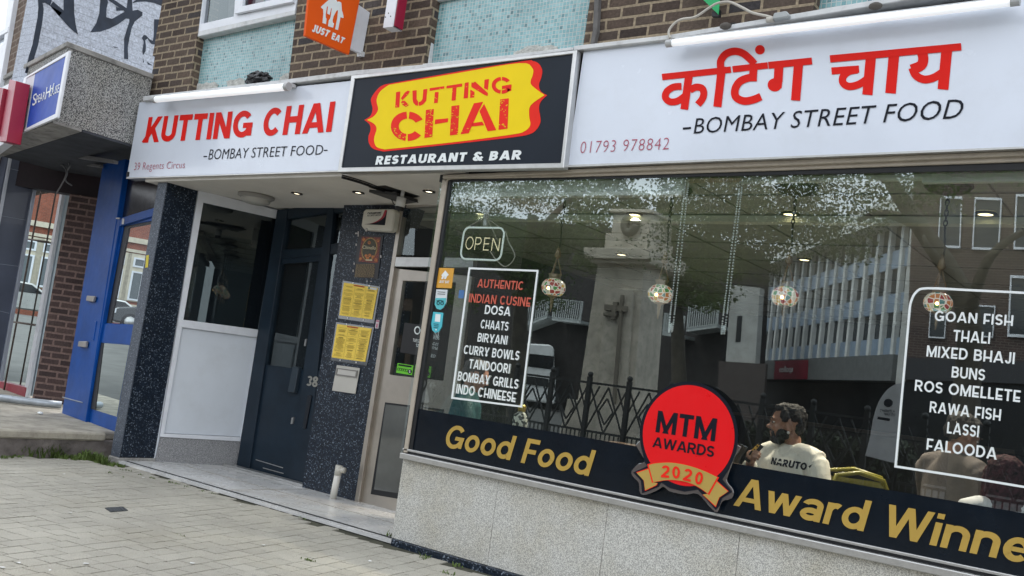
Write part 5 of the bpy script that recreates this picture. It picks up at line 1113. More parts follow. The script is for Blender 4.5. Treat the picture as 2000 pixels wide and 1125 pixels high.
# mirror window with white frame and bars
NWn = Plane(-13.9, 1.0, -DX, -DY)
MB().sheet(NWn, NWn.pts([(60,300),(140,300),(70,775),(-40,760)]), -0.06).build('shop_pane', mt_gl2, NB, normals=False)
wf = MB().pslab(NWn, [(117,375),(122,375),(52,776),(45,774)], -0.05, 0.0).build('window_frame', mt_upvc, NB, bevel=0.003)
mb = MB(); mb.pslab(NWn, [(-10,742),(52,757),(48,778),(-10,762)], -0.05, 0.01); mb.build('window_sill', M('crimson_sill', (0.30, 0.01, 0.035), 0.4), NB)
mb = MB(); mb.pslab(NWn, [(-10,761),(47,776),(46.5,779),(-10,765)], -0.02, 0.02); mb.build('window_sill', mt_upvc, NB)
mb = MB()
for a, b in (((97,320),(14,765)), ((10,626),(75,636)), ((52,467),(102,474))): mb.tube([NWn.w(*NWn.pix(*a), 0.05), NWn.w(*NWn.pix(*b), 0.05)], 0.014, 6)
mb.build('window_bars', M('rusty_bar', (0.13, 0.10, 0.085), 0.8, var=0.4, vs=20), NB)
# floor-level rail
mb = MB(); mb.tube([Flat(0.345).w(*Flat(0.345).pix(*p)) for p in ((-40,772),(30,781),(90,788),(120,791))], 0.05, 14); tag(mb.build('floor_rail', mt_galv, None), 'thick galvanised tube lying low along the step before the brick pier', 'rail')
mb = MB(); c = Flat(0.29).w(*Flat(0.29).pix(78, 809)); mb.ball((c[0], c[1], c[2]+.015), 0.03, 8, 5, 1.6, 1, .6); tag(mb.build('litter_wrapper', mt_wht, None), 'crumpled white wrapper lying on the stone step', 'litter')
# tiled pier at the left edge
TPl = side(-14.35)
tp_ = thing('tiled_pier', 'slate grey tiled pier with silver edge strips at the left edge', 'pillar', TPl.w(*TPl.pix(20, 760)))
MB().pslab(TPl, [(24,270),(80,290),(4,742),(-75,700)], -0.3, 0.0).build('tile_face', M('slate_tile', (0.075, 0.088, 0.125), 0.35, var=0.18, vs=2.5, coat=0.2), tp_)
MB().pslab(TPl, [(77,292),(83,294),(4,745),(-3,742)], -0.05, 0.03).build('edge_strip', M('silver_strip', (0.48, 0.52, 0.60), 0.35, metal=0.5), tp_, bevel=0.003)
MB().pslab(TPl, [(21,284),(26,286),(2,420),(-8,470),(-12,460)], -0.05, 0.03).build('edge_strip', M('silver_strip_pale', (0.52, 0.54, 0.58), 0.35, metal=0.4), tp_, bevel=0.003)
mb = MB()
for a, b in (((17,329),(68,340)), ((0,421),(50,430)), ((-20,513),(35,520)), ((-30,600),(18,612))): pstroke(mb, TPl, [a, b], 0.8, 0.002)
mb.build('tile_joint', M('tile_grout', (0.30, 0.33, 0.38), 0.8), tp_)
mb = MB(); mb.pslab(TPl.shift(-0.2), [(-20,270),(24,280),(-10,470),(-60,480)], -0.2, 0.0); mb.build('render_return', M('grey_render', (0.34, 0.34, 0.36), 0.8, var=0.1), tp_)
# fascia beam and light batten above window, cables
FBm = front(0.3)
mb = MB(); mb.pslab(Plane(-12.2, 0.2, -DX, -DY), [(83,290),(222,312),(221,319),(83,299)], -0.06, 0.0); mb.pslab(Plane(-12.4, 0.5, -DX, -DY), [(108,306),(195,322),(194,327),(108,314)], -0.05, 0.0); mb.build('soffit_batten', M('grey_batten', (0.20, 0.20, 0.21), 0.7), NB, bevel=0.003)
CP2 = Plane(-12.6, 0.35, -DX, -DY)
mb = MB()
for path in ([(91,293),(97,306),(112,318),(124,325),(131,337),(128,352),(140,362)], [(84,305),(105,312),(122,322),(129,333),(127,347),(110,378)], [(134,318),(136,325),(132,332)]): mb.tube([CP2.w(*CP2.pix(*p)) for p in smooth_path(path, 4)], 0.011, 5)
tag(mb.build('loose_cables', M('grey_cable', (0.20, 0.20, 0.21), 0.6), None), 'tangled grey cables hanging under the concrete canopy', 'cable')
# crimson shop sign at the far left
RS = NW.shift(0.14)
rs_ = thing('crimson_shop_sign', 'crimson and white box sign cut off at the left edge', 'sign', RS.w(*RS.pix(10, 280)))
MB().pslab(RS, [(-60,205),(27,158),(20,260),(7,280),(-60,330)], -0.1, 0.0).build('backing_panel', mt_upvc, rs_)
MB().pslab(RS, [(29,158),(42,161),(23,279),(8,279)], -0.1, 0.06).build('end_panel', M('crimson_panel', (0.34, 0.006, 0.035), 0.35, var=0.06), rs_, bevel=0.004)
MB().pslab(RS, [(13,175),(24,177),(8,268),(-4,266)], 0.0, 0.10).build('letter_box', M('crimson_letter', (0.30, 0.004, 0.03), 0.4, var=0.06), rs_, bevel=0.004)
mb = MB()
for y in (207, 232): mb.tube([RS.w(*RS.pix(-20, y-4), .08), RS.w(*RS.pix(7, y), .08)], 0.02, 6)
mb.build('letter_bar', M('crimson_bar', (0.22, 0.004, 0.025), 0.4), rs_)

# ================================================================ the dining room behind the glass
CE = float(front(0.62).pix(1558, 361)[1]); FLZ = 0.2
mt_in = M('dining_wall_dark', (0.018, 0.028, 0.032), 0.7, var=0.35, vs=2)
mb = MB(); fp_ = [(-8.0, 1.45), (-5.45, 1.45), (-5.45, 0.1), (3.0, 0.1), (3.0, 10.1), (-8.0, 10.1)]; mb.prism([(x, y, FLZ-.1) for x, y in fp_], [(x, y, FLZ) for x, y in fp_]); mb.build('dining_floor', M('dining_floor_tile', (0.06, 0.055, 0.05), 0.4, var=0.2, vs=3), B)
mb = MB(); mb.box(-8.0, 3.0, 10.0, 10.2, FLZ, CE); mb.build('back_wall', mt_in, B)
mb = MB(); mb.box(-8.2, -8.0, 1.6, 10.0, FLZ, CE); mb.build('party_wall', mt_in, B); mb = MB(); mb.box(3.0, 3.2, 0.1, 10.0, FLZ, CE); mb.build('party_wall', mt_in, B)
mb = MB(); fp_ = [(-8.2, 1.58), (-5.28, 1.58), (-5.28, 0.12), (3.2, 0.12), (3.2, 10.2), (-8.2, 10.2)]; mb.prism([(x, y, CE) for x, y in fp_], [(x, y, CE+.1) for x, y in fp_]); ceil = mb.build('dining_ceiling', M('dining_ceiling_tile', (0.40, 0.425, 0.39), 0.8, var=0.08), B)
mb = MB()
for i in range(16): mb.box(-8.0 if i else -5.2, 3.0, 0.9+i*1.05, 0.909+i*1.05, CE-0.012, CE+0.001)
for i in range(15): mb.box(-7.6+i*1.05, -7.591+i*1.05, 0.15 if i > 2 else 1.6, 10.0, CE-0.010, CE+0.001) if i < 10 else None
mb.build('ceiling_grid', M('grid_dark', (0.22, 0.235, 0.21), 0.6), ceil)
mb = MB(); mb.box(-8.0, 3.0, 1.64, 1.76, CE-0.07, CE-0.013); mb.build('ceiling_batten', M('pale_green_batten', (0.70, 0.76, 0.66), 0.6), ceil)
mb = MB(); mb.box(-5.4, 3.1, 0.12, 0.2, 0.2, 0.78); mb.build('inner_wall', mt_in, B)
CPL = Flat(CE-0.014)
def inner_spot(px, lab):
    c = CPL.w(*CPL.pix(*px)); T = thing('ceiling_spotlight', lab, 'light', c, 'lit spotlights in the dining room ceiling')
    mb = MB(); mb.lathe(c, [(0.075, 0.012), (0.085, -0.004), (0.055, -0.008)], 18, cap=False); mb.build('bezel', mt_dark, T)
    mb = MB(); mb.lathe(c, [(0.055, -0.004), (0.001, -0.006)], 18, cap=False); mb.build('lamp', M('inner_lamp', (0.9, 0.8, 0.55), 0.4, emit=((1.0, 0.82, 0.45), 3.0)), T)
    li = bpy.data.lights.new('spot_beam', 'SPOT'); li.energy = 250; li.spot_size = rad(110); li.spot_blend = 0.6; li.shadow_soft_size = 0.06; li.color = (1.0, 0.88, 0.70)
    lo = bpy.data.objects.new('spot_beam', li); COL.objects.link(lo); lo.location = [v*K for v in (c[0], c[1], c[2]-.03)]; attach(lo, T)
inner_spot((1240,419), 'lit ceiling spotlight over the wreath of the reflected memorial')
inner_spot((1543,418), 'lit ceiling spotlight beside the chain of the third mosaic lantern')
inner_spot((1925,418), 'lit ceiling spotlight right of the last mosaic lantern')
inner_spot((1214,497), 'small lit ceiling spotlight at the cornice of the reflected memorial')
inner_spot((1571,507), 'small lit ceiling spotlight between the last two mosaic lanterns')
# roller blinds, chains
RB = front(0.10)
rb = thing('roller_blind', 'rolled white blind at the top left of the shop window', 'blind', RB.w(*RB.pix(1100, 365)), 'roller blinds at the window head')
mb = MB(); mb.pslab(RB, [(893,355),(1338,346),(1333,381),(886,385)], -0.08, 0.0); mb.build('cassette', M('blind_white', (0.82, 0.86, 0.80), 0.5, var=0.06), rb, bevel=0.01)
mb = MB(); mb.pslab(RB, [(886,377),(1334,373),(1333,382),(886,386)], 0.0, 0.02); mb.build('bottom_bar', M('blind_bar', (0.88, 0.90, 0.84), 0.4), rb, bevel=0.004)
mb = MB(); mb.pslab(RB, [(1300,367),(1314,366),(1313,373),(1299,374)], 0.0, 0.012); mb.build('makers_plate', mt_trim, rb)
rb2 = thing('roller_blind', 'slim rolled blind tube at the top right of the shop window', 'blind', RB.w(*RB.pix(1700, 340)), 'roller blinds at the window head')
mb = MB(); mb.tube([RB.w(*RB.pix(1447, 350), -0.03), RB.w(*RB.pix(2100, 336), -0.03)], 0.030, 14); mb.build('roller', M('blind_tube', (0.75, 0.8, 0.73), 0.5, var=0.08), rb2)
mb = MB(); mb.pslab(RB, [(1800,343),(2100,331),(2100,352),(1800,357)], -0.05, 0.0); mb.build('fabric_fall', M('blind_fabric', (0.80, 0.86, 0.79), 0.7, var=0.08), rb2, bevel=0.004)
def chain(lab, a0, a1, b1, b0):
    pl = front(0.07); pts = [pl.w(*pl.pix(*p)) for p in smooth_path([a0, a1, ((a1[0]+b1[0])/2-.5, max(a1[1], b1[1])+7), b1, b0], 60)]
    mb = MB(); acc = 0; last = pts[0]
    for p in pts[1:]:
        acc += np.linalg.norm(p-last); last = p
        if acc > 0.0125: acc = 0; mb.ball(p, 0.0075, 5, 3)
    o = mb.build('bead_chain', mt_wht, None); tag(o, lab, 'chain', 'beaded blind chains')
chain('beaded blind chain at the right end of the rolled white blind', (1340,347), (1308,625), (1316,625), (1346,347))
chain('beaded blind chain hanging from the slim roller tube', (1446,352), (1411,630), (1418,630), (1451,352))
# neon sign
NP = front(0.12)
ns = thing('neon_open_sign', 'OPEN neon sign in a rounded frame hanging inside the window', 'sign', NP.w(*NP.pix(940, 480)))
mt_neon = M('neon_warm', (0.8, 0.74, 0.5), 0.3, emit=((1.0, 0.86, 0.52), 0.4)); mt_neon2 = M('neon_white', (0.8, 0.85, 0.82), 0.3, emit=((0.85, 1.0, 0.95), 0.22))
uv = NP.pts([(896,505),(981,509),(988,449),(904,444)])
mb = MB(); us = [u for u, v in uv]; vs_ = [v for u, v in uv]
rr_ = rrect(min(us)+.02, min(vs_), max(us)-.02, max(vs_), 0.06); mb.tube([NP.w(u, v) for u, v in rr_+rr_[:2]], 0.0085, 7); mb.build('neon_border', mt_neon2, ns)
mb = MB()
for s_, l_, xr in (('O', (908,487), 923), ('P', (926,488), 938), ('E', (943,489), 954), ('N', (959,490), 974)):
    t, _ = stroke_text(s_, 0.075); put_h(mb, t, NP, l_, xr, 25, 0.0, 0.0)
mb.build('neon_letters', mt_neon, ns, normals=False)
mb = MB()
for a, b in (((908,446),(948,424)),((948,424),(985,450)),((948,424),(948,402)),((950,424),(972,470))): mb.tube([NP.w(*NP.pix(*a)), NP.w(*NP.pix(*b))], 0.004, 5)
mb.tube([NP.w(*NP.pix(*p), -.02) for p in smooth_path([(985,450),(990,470),(1003,500),(985,520),(965,505),(955,490)], 4)], 0.005, 5); mb.build('hanging_wire', mt_cable, ns)
mb = MB(); mb.pslab(NP, [(944,402),(950,402),(948,440),(942,440)], -0.04, -0.01); mb.build('hanger_plate', mt_trim, ns)
# mosaic lanterns
def M_lantern():
    m, n, l, b = nodes('mosaic_lantern_glass'); ob = n.new('ShaderNodeTexCoord').outputs['Object']
    vo = n.new('ShaderNodeTexVoronoi'); vo.feature = 'F1'; vo.inputs['Scale'].default_value = 34; vo.inputs['Randomness'].default_value = 0.6; l.new(ob, vo.inputs['Vector'])
    ve = n.new('ShaderNodeTexVoronoi'); ve.feature = 'DISTANCE_TO_EDGE'; ve.inputs['Scale'].default_value = 34; ve.inputs['Randomness'].default_value = 0.6; l.new(ob, ve.inputs['Vector'])
    s = n.new('ShaderNodeSeparateColor'); l.new(vo.outputs['Color'], s.inputs[0])
    cr = n.new('ShaderNodeValToRGB'); l.new(s.outputs[0], cr.inputs[0]); cr.color_ramp.interpolation = 'CONSTANT'; e = cr.color_ramp.elements
    cols = [(.05,.16,.15),(.45,.28,.05),(.26,.03,.03),(.45,.42,.32),(.06,.20,.06),(.40,.14,.04)]
    while len(e) < 6: e.new(.5)
    for i, c in enumerate(cols): e[i].position = i/6; e[i].color = (*c, 1)
    f = ramp(n, l, ve.outputs['Distance'], [(0.06, 1.0), (0.10, 0.0)])
    c = mixc(n, l, f, cr.outputs[0], (0.62, 0.55, 0.47)); l.new(c, b.inputs['Base Color']); b.inputs['Roughness'].default_value = 0.25
    l.new(c, b.inputs['Emission Color']); b.inputs['Emission Strength'].default_value = 0.42; return m
mt_lan = M_lantern(); mt_brass = M('lantern_metal', (0.34, 0.25, 0.16), 0.45, metal=0.5, var=0.2); mt_chain = M('lantern_chain', (0.07, 0.065, 0.06), 0.5, metal=0.5)
mt_bulb = M('lantern_bulb', (1, .8, .4), .4, emit=((1.0, 0.62, 0.2), 9.0))
def lantern(lab, px, rpx, top, canopy=None):
    pl = front(0.62); c = pl.w(*pl.pix(*px)); r = abs(pl.pix(px[0]+rpx, px[1])[0]-pl.pix(px[0]-rpx, px[1])[0])/2
    T = thing('mosaic_lantern', lab, 'lamp', c, 'mosaic glass lanterns hanging in the window')
    prof = [(0.35, -0.66), (0.62, -0.62), (0.86, -0.42), (0.98, -0.14), (1.0, 0.05), (0.94, 0.32), (0.74, 0.58), (0.42, 0.74)]
    mb = MB(); mb.lathe(c, [(a*r, b_*r) for a, b_ in prof], 24, cap=False); mb.build('globe', mt_lan, T)
    mb = MB(); mb.ball(c+np.array([0.15*r, -0.92*r, -0.15*r]), r*0.13, 10, 6); mb.build('bulb', mt_bulb, T)
    mb = MB(); mb.lathe(c, [(0.42*r, .72*r), (0.5*r, .80*r), (.46*r, .9*r), (.55*r, 1.12*r), (.5*r, 1.12*r), (.40*r, .86*r)], 16, cap=False)
    mb.lathe(c, [(0.40*r, -.64*r), (.44*r, -.72*r), (.18*r, -.80*r), (.12*r, -1.0*r), (.15*r, -1.12*r), (.09*r, -1.22*r), (.10*r, -1.5*r), (.03*r, -1.95*r)], 12); mb.build('collar', mt_brass, T)
    h = c+np.array([0, 0, r*2.6]); mb = MB()
    for k in range(3):
        a = k*2.094+.5; mb.tube([c+np.array([.5*r*math.cos(a), .5*r*math.sin(a), 1.1*r]), h], 0.006, 5)
    mb.lathe(h, [(0.01, -.02), (.03, 0.0), (.02, .05), (.008, .09)], 10); mb.build('hanger', mt_brass, T)
    zt = CE-0.03; t = np.array([h[0], h[1], zt]); tp = pl.w(*pl.pix(*top)); zc = h[2]+(zt-h[2])*0.45
    mb = MB(); mb.tube([h, np.array([h[0]+.012, h[1], (h[2]+zc)/2]), np.array([h[0], h[1], zc])], 0.006, 5); z = zc; k = 0
    while z < zt:
        q = np.array([h[0], h[1], z+.02]); d = np.array([0.012, 0, 0]) if k % 2 else np.array([0, .012, 0])
        lp = [q+d*math.cos(a)+np.array([0, 0, .024*math.sin(a)]) for a in np.linspace(0, 6.283, 9)]; mb.tube(lp, 0.0045, 4, cap=False); z += 0.036; k += 1
    mb.build('chain', mt_chain, T)
    mb = MB(); mb.lathe(t, [(0.155, 0.016), (.16, -.0), (.13, -.03), (.05, -.05), (.012, -.07)], 22); mb.build('canopy', mt_chain, T)
lantern('leftmost and smallest mosaic lantern, right of the square menu frame', (1081,562), 20, (1104,383))
lantern('mosaic lantern left of the first beaded blind chain', (1290,575), 22.5, (1312,382))
lantern('mosaic lantern right of both beaded chains, before the finned building', (1533,580), 26, (1558,366))
lantern('largest mosaic lantern, behind the top corner of the rounded menu frame', (1832,592), 29, (1856,362))
# furniture
def chair(lab, c, ang, mat_, name='metal_chair'):
    T = thing(name, lab, 'chair', c, 'metal dining chairs'); s = 1/K; ca, sa = math.cos(ang), math.sin(ang)
    def w(x, y, z): return np.array([c[0]+(x*ca-y*sa)*s, c[1]+(x*sa+y*ca)*s, FLZ+z*s])
    mb = MB(); q = rrect(-.19, -.18, .19, .18, .05, 4); mb.prism([w(x, y, .435) for x, y in q], [w(x, y, .455) for x, y in q]); mb.build('seat', mat_, T, bevel=.004)
    for sx in (-1, 1):
        for sy in (-1, 1):
            mb = MB(); mb.tube([w(sx*.20, sy*.20, 0), w(sx*.16, sy*.15, .435)], 0.016, 8); mb.build('leg', mat_, T)
    mb = MB(); mb.tube([w(-.19, .17, .44), w(-.20, .21, .72), w(-.16, .23, .82), w(0, .245, .85), w(.16, .23, .82), w(.20, .21, .72), w(.19, .17, .44)], 0.016, 8); mb.build('back_frame', mat_, T)
    mb = MB(); P = [[w(x, .215+.02*(1-(x/.16)**2)+(z-.6)*.08, z) for x in np.linspace(-.17, .17, 9)] for z in (.60, .70, .79)]
    mb.loft(P, cap=False, closed=False, smooth=True); mb.build('backrest', mat_, T)
mt_ych = M('yellow_chair_paint', (0.17, 0.145, 0.010), 0.35, var=0.08); mt_kch = M('dark_chair_paint', (0.03, 0.035, 0.035), 0.35)
def at_z(px, z): return Flat(z).w(*Flat(z).pix(*px))
c = front(1.0).w(*front(1.0).pix(1698, 925)); chair('yellow metal chair between the man and the rounded menu frame', (c[0], 0.85, FLZ), 0.5, mt_ych)
c = front(.8).w(*front(.8).pix(1756, 950)); chair('yellow metal chair closest to the rounded menu frame corner', (c[0], 0.45, FLZ), 0.9, mt_ych)
c = at_z((1702, 862), FLZ+.84/K); chair('dark metal chair deep in the dining room', (c[0], c[1], FLZ), 2.8, mt_kch)
def table(lab, x, y, w=1.1, d=.75):
    T = thing('dining_table', lab, 'table', (x, y, FLZ), 'dining tables'); zt = FLZ+.75/K
    mb = MB(); mb.box(x-w/2, x+w/2, y-d/2, y+d/2, zt-.04, zt); mb.build('tabletop', M('table_wood', (0.07, 0.045, 0.03), 0.35, var=.3, vs=8), T, bevel=.006)
    mb = MB(); mb.box(x-.05, x+.05, y-.05, y+.05, FLZ, zt-.04); mb.build('pedestal', mt_dark, T); mb = MB(); mb.box(x-.3, x+.3, y-.3, y+.3, FLZ+.001, FLZ+.03); mb.build('foot', mt_dark, T)
    return zt
BOT = front(0.32); bc = BOT.w(*BOT.pix(1014, 838))
bt_ = thing('gold_topped_bottle', 'patterned glass bottle with gold cap standing on the window ledge', 'bottle', bc)
zr = BOT.pix(1020, 790)[1]-bc[2]
mb = MB(); mb.lathe(bc, [(0.062, 0), (.066, .02), (.066, zr*.55), (.03, zr*.68), (.028, zr*.74)], 18)
m_, n_, l_, b_ = nodes('patterned_bottle'); vo = n_.new('ShaderNodeTexVoronoi'); vo.inputs['Scale'].default_value = 55; tcb = n_.new('ShaderNodeTexCoord'); l_.new(tcb.outputs['Object'], vo.inputs['Vector']); sx_ = n_.new('ShaderNodeSeparateColor'); l_.new(vo.outputs['Color'], sx_.inputs[0])
l_.new(mixc(n_, l_, ramp(n_, l_, sx_.outputs[0], [(.5, 0.0), (.55, 1.0)]), (0.04, 0.05, 0.05), (0.5, 0.52, 0.46)), b_.inputs['Base Color']); b_.inputs['Roughness'].default_value = .15
mb.build('glass_body', m_, bt_)
mb = MB(); mb.lathe(bc, [(0.034, zr*.72), (.036, zr*.95), (.02, zr)], 14); mb.build('cap', M('gold_cap', (0.50, 0.38, 0.08), 0.3, metal=.6), bt_)
mb = MB(); mb.box(-5.35, 1.5, 0.2, 0.5, bc[2]-0.05, bc[2]-0.001); mb.build('window_ledge', M('ledge_wood', (0.05, 0.045, 0.04), 0.4, var=.2), B)
zt = table('dark dining table in front of the man with the phone', -3.1, 0.98, 1.1, .7); table('dark dining table before the person in teal', -4.0, 1.2, .8, .7)
ph2 = front(.55); T = MB(); q = [(948,822),(976,815),(980,824),(952,829)]; c = at_z((962,822), 0)
# ---------------------------------------------------------------- people
def remesh(o, vox, sm=4):
    m = o.modifiers.new('Remesh', 'REMESH'); m.mode = 'VOXEL'; m.voxel_size = vox; m.use_smooth_shade = True
    s = o.modifiers.new('Smooth', 'SMOOTH'); s.factor = 0.5; s.iterations = sm
mt_skin = M('skin_brown', (0.26, 0.13, 0.085), 0.5, var=0.08, vs=20, spec=.4); mt_skin2 = M('skin_light', (0.50, 0.27, 0.20), 0.5, var=0.08, vs=20)
mt_hair = M('black_hair', (0.010, 0.009, 0.010), 0.75, var=.5, vs=90, bump=.004, bs=150, spec=.25); mt_jean = M('dark_trousers', (0.02, 0.024, 0.035), 0.8)
def person(label, N, fd, td, cloth, skin, hair, arms, hair_kind='short', beard=False, lean=0.0, vox=0.008, tilt=0.0, head_out=.012):
    """N: base of the neck; fd / td: horizontal directions the face and the chest point to"""
    s = 1/K; N = np.array(N, float); T = thing('person', label, 'person', (N[0], N[1], FLZ))
    def fr(d):
        f = np.array([d[0], d[1], 0.0]); f /= np.linalg.norm(f); return f, np.cross([0, 0, 1.0], f)
    tf, tl = fr(td); hf, hl = fr(fd); Z = np.array([0, 0, 1.0])
    tw = lambda a, b, c: N+(tf*(a+lean*min(0, c)*-1)+tl*b+Z*c)*s
    HC_ = N+(tf*0.02+hf*head_out)*s+Z*0.128*s
    hf2 = hf*math.cos(tilt)-Z*math.sin(tilt); hz2 = np.cross(hf2, hl)
    hw = lambda a, b, c: HC_+(hf2*a+hl*b+hz2*c)*s
    body = MB()
    def ell(P, rad_, n=14):   # limb with elliptical cross sections
        body.tube(P, [r*s for r in rad_], n)
    # head, built from overlapping forms and fused
    def blob(mbx, a, b, c, ra, rb, rc, n=16, m=10):
        t = MB(); t.ball((0, 0, 0), 1, n, m); mbx.add([hw(a+x*ra, b+y*rb, c+z*rc) for x, y, z in t.v], t.f, True)
    blob(body, -.012, 0, .03, .098, .077, .088); blob(body, .022, 0, -.035, .066, .060, .075); blob(body, .045, 0, -.082, .040, .040, .030)
    blob(body, .074, 0, .028, .022, .052, .014); blob(body, .094, 0, -.022, .026, .016, .014); blob(body, .084, 0, -.002, .016, .010, .026)
    blob(body, .078, 0, -.052, .016, .026, .008); blob(body, .076, 0, -.066, .015, .022, .008)
    for e in (-1, 1): blob(body, -.012, e*.080, -.012, .020, .010, .032); blob(body, .058, e*.038, -.022, .022, .022, .026)
    body.tube([N+(tf*-.005-Z*.06)*s, N+(tf*.0+Z*.04)*s, hw(-.015, 0, -.05)], [.062*s, .055*s, .056*s], 14)
    # hands
    for ar in arms:
        el_, ha = tw(*ar['elbow']), (np.array(ar['at']) if 'at' in ar else tw(*ar['hand'])); d = (ha-el_); d /= np.linalg.norm(d); up = np.array(ar.get('palm', (0, -1, 0)), float); sdv = np.cross(d, up); sdv /= np.linalg.norm(sdv); up = np.cross(sdv, d)
        body.tube([ha-d*.10*s, ha-d*.0*s], [.030*s, .026*s], 12)
        body.tube([ha, ha+d*.05*s, ha+d*.085*s], [.026*s, .036*s, .034*s], 10)
        for k, (o_, L_) in enumerate(((-.030, .062), (-.010, .072), (.011, .068), (.030, .054))):
            b0 = ha+(d*.080+sdv*o_)*s; cu = ar.get('curl', .5)
            body.tube([b0, b0+(d*.5*L_+up*L_*.15*cu)*s, b0+(d*(1-.55*cu)*L_+up*L_*.55*cu)*s, b0+(d*(1-.9*cu)*L_+up*L_*.8*cu)*s], [.0105*s, .010*s, .009*s, .007*s], 8)
        t0 = ha+(d*.030-sdv*.026)*s; body.tube([t0, t0+(d*.03-sdv*.022+up*.012)*s, t0+(d*.06-sdv*.024+up*.024)*s], [.013*s, .011*s, .008*s], 8)
    bo = body.build('body', skin, T); remesh(bo, vox*0.75, 3)
    # top
    cl = MB(); rings = []
    for z, a, b, off in ((-.62, .13, .185, 0), (-.50, .135, .19, 0), (-.35, .125, .185, .0), (-.20, .125, .20, .005), (-.10, .115, .195, 0), (-.045, .09, .145, -.01), (-.005, .075, .085, -.008), (.012, .066, .070, -.004)):
        rings.append([tw(off+a*math.cos(t), b*math.sin(t), z) for t in np.linspace(0, 2*math.pi, 25)[:-1]])
    cl.loft(rings, True, True, True)
    cl.tube([tw(-.01, -.19, -.075), tw(-.01, -.10, -.035), tw(-.01, .10, -.035), tw(-.01, .19, -.075)], [.078*s, .066*s, .066*s, .078*s], 14)
    for ar in arms:
        sg = ar['side']; sh = tw(-.005, sg*.185, -.095); e_ = tw(*ar['elbow']); h_ = np.array(ar['at']) if 'at' in ar else tw(*ar['hand']); d = (h_-e_)/np.linalg.norm(h_-e_)
        cl.tube([tw(-.005, sg*.13, -.06), sh, (sh+e_)/2+np.array([0, 0, .01]), e_], [.07*s, .084*s, .074*s, .064*s], 14); cl.tube([e_-d*.02*s, (e_+h_)/2, h_-d*.05*s, h_-d*.03*s], [.062*s, .058*s, .045*s, .040*s], 14)
    co = cl.build('sweatshirt', cloth, T); remesh(co, vox, 9)
    d = co.modifiers.new('folds', 'DISPLACE'); tx = bpy.data.textures.new('folds', 'CLOUDS'); tx.noise_scale = 0.13; d.texture = tx; d.strength = 0.020; d.mid_level = 0.5; d.texture_coords = 'LOCAL'
    # legs, seated
    lg = MB()
    for e in (-1, 1):
        hp, kn, an = tw(0, e*.09, -.62), tw(.42, e*.12, -.60), tw(.40, e*.12, -1.0); an[2] = FLZ+.06
        lg.tube([hp, kn], [.095*s, .07*s], 12); lg.tube([kn, an], [.068*s, .045*s], 12); lg.tube([an+tf*-.03, an+tf*.16*s], [.04*s, .035*s], 8)
    lo = lg.build('trousers', mt_jean, T); remesh(lo, .014, 2)
    hr = MB()
    if hair_kind == 'short':
        blob(hr, -.035, 0, .055, .092, .083, .080); blob(hr, .012, 0, .098, .066, .070, .034); blob(hr, -.072, 0, .005, .046, .070, .062)
        for e in (-1, 1): blob(hr, .018, e*.070, .055, .030, .014, .040)
    else:
        blob(hr, -.03, 0, .05, .105, .092, .088); blob(hr, -.075, 0, -.06, .055, .095, .12); blob(hr, -.08, 0, -.17, .045, .10, .10)
        for e in (-1, 1): blob(hr, -.005, e*.082, -.05, .05, .022, .12)
    ho = hr.build('hair', hair, T); remesh(ho, vox*.8, 2); dh = ho.modifiers.new('strands', 'DISPLACE'); th = bpy.data.textures.new('strands', 'CLOUDS'); th.noise_scale = 0.022; th.noise_depth = 4; dh.texture = th; dh.strength = 0.026; dh.texture_coords = 'LOCAL'
    if beard:
        bb = MB(); blob(bb, .040, 0, -.092, .050, .052, .034); blob(bb, .084, 0, -.043, .014, .030, .007)
        for e in (-1, 1): blob(bb, .020, e*.054, -.062, .042, .014, .038); blob(bb, .068, e*.030, -.064, .018, .010, .022)
        b_ = bb.build('beard', hair, T); remesh(b_, vox*.6, 2); dh = b_.modifiers.new('strands', 'DISPLACE'); dh.texture = th; dh.strength = 0.018; dh.texture_coords = 'LOCAL'
    for e in (-1, 1):
        q = MB(); blob(q, .077, e*.033, .008, .008, .012, .006, 10, 6); q.build('eye', M('eye_white', (.55, .52, .48), .25), T)
        q = MB(); blob(q, .084, e*.032, .008, .0055, .0065, .0065, 8, 5); q.build('iris', mt_dark, T)
        q = MB(); blob(q, .090, e*.036, .034, .007, .024, .0055, 10, 6); q.build('eyebrow', hair, T)
    return T, co, tw, hw, s
MP = front(0.78); Nm = MP.w(*MP.pix(1546, 872)); HND = front(0.42); HW = HND.w(*HND.pix(1466, 901))
mt_crm = M('cream_sweatshirt', (0.60, 0.57, 0.50), 0.9, var=0.06, vs=10, bump=.002, bs=200)
man, msw, tw, hw, s_ = person('bearded person in cream sweatshirt holding up a phone by the window', Nm, (-0.90, -0.44), (-0.30, -0.95), mt_crm, mt_skin, mt_hair,
    [dict(side=1, elbow=(.06, .32, -.36), hand=(.24, .06, -.40), curl=.8, palm=(0, 0, -1)), dict(side=-1, elbow=(.05, -.29, -.36), at=HW, curl=.9, palm=(.7, -.5, .4))], beard=True, head_out=.035)
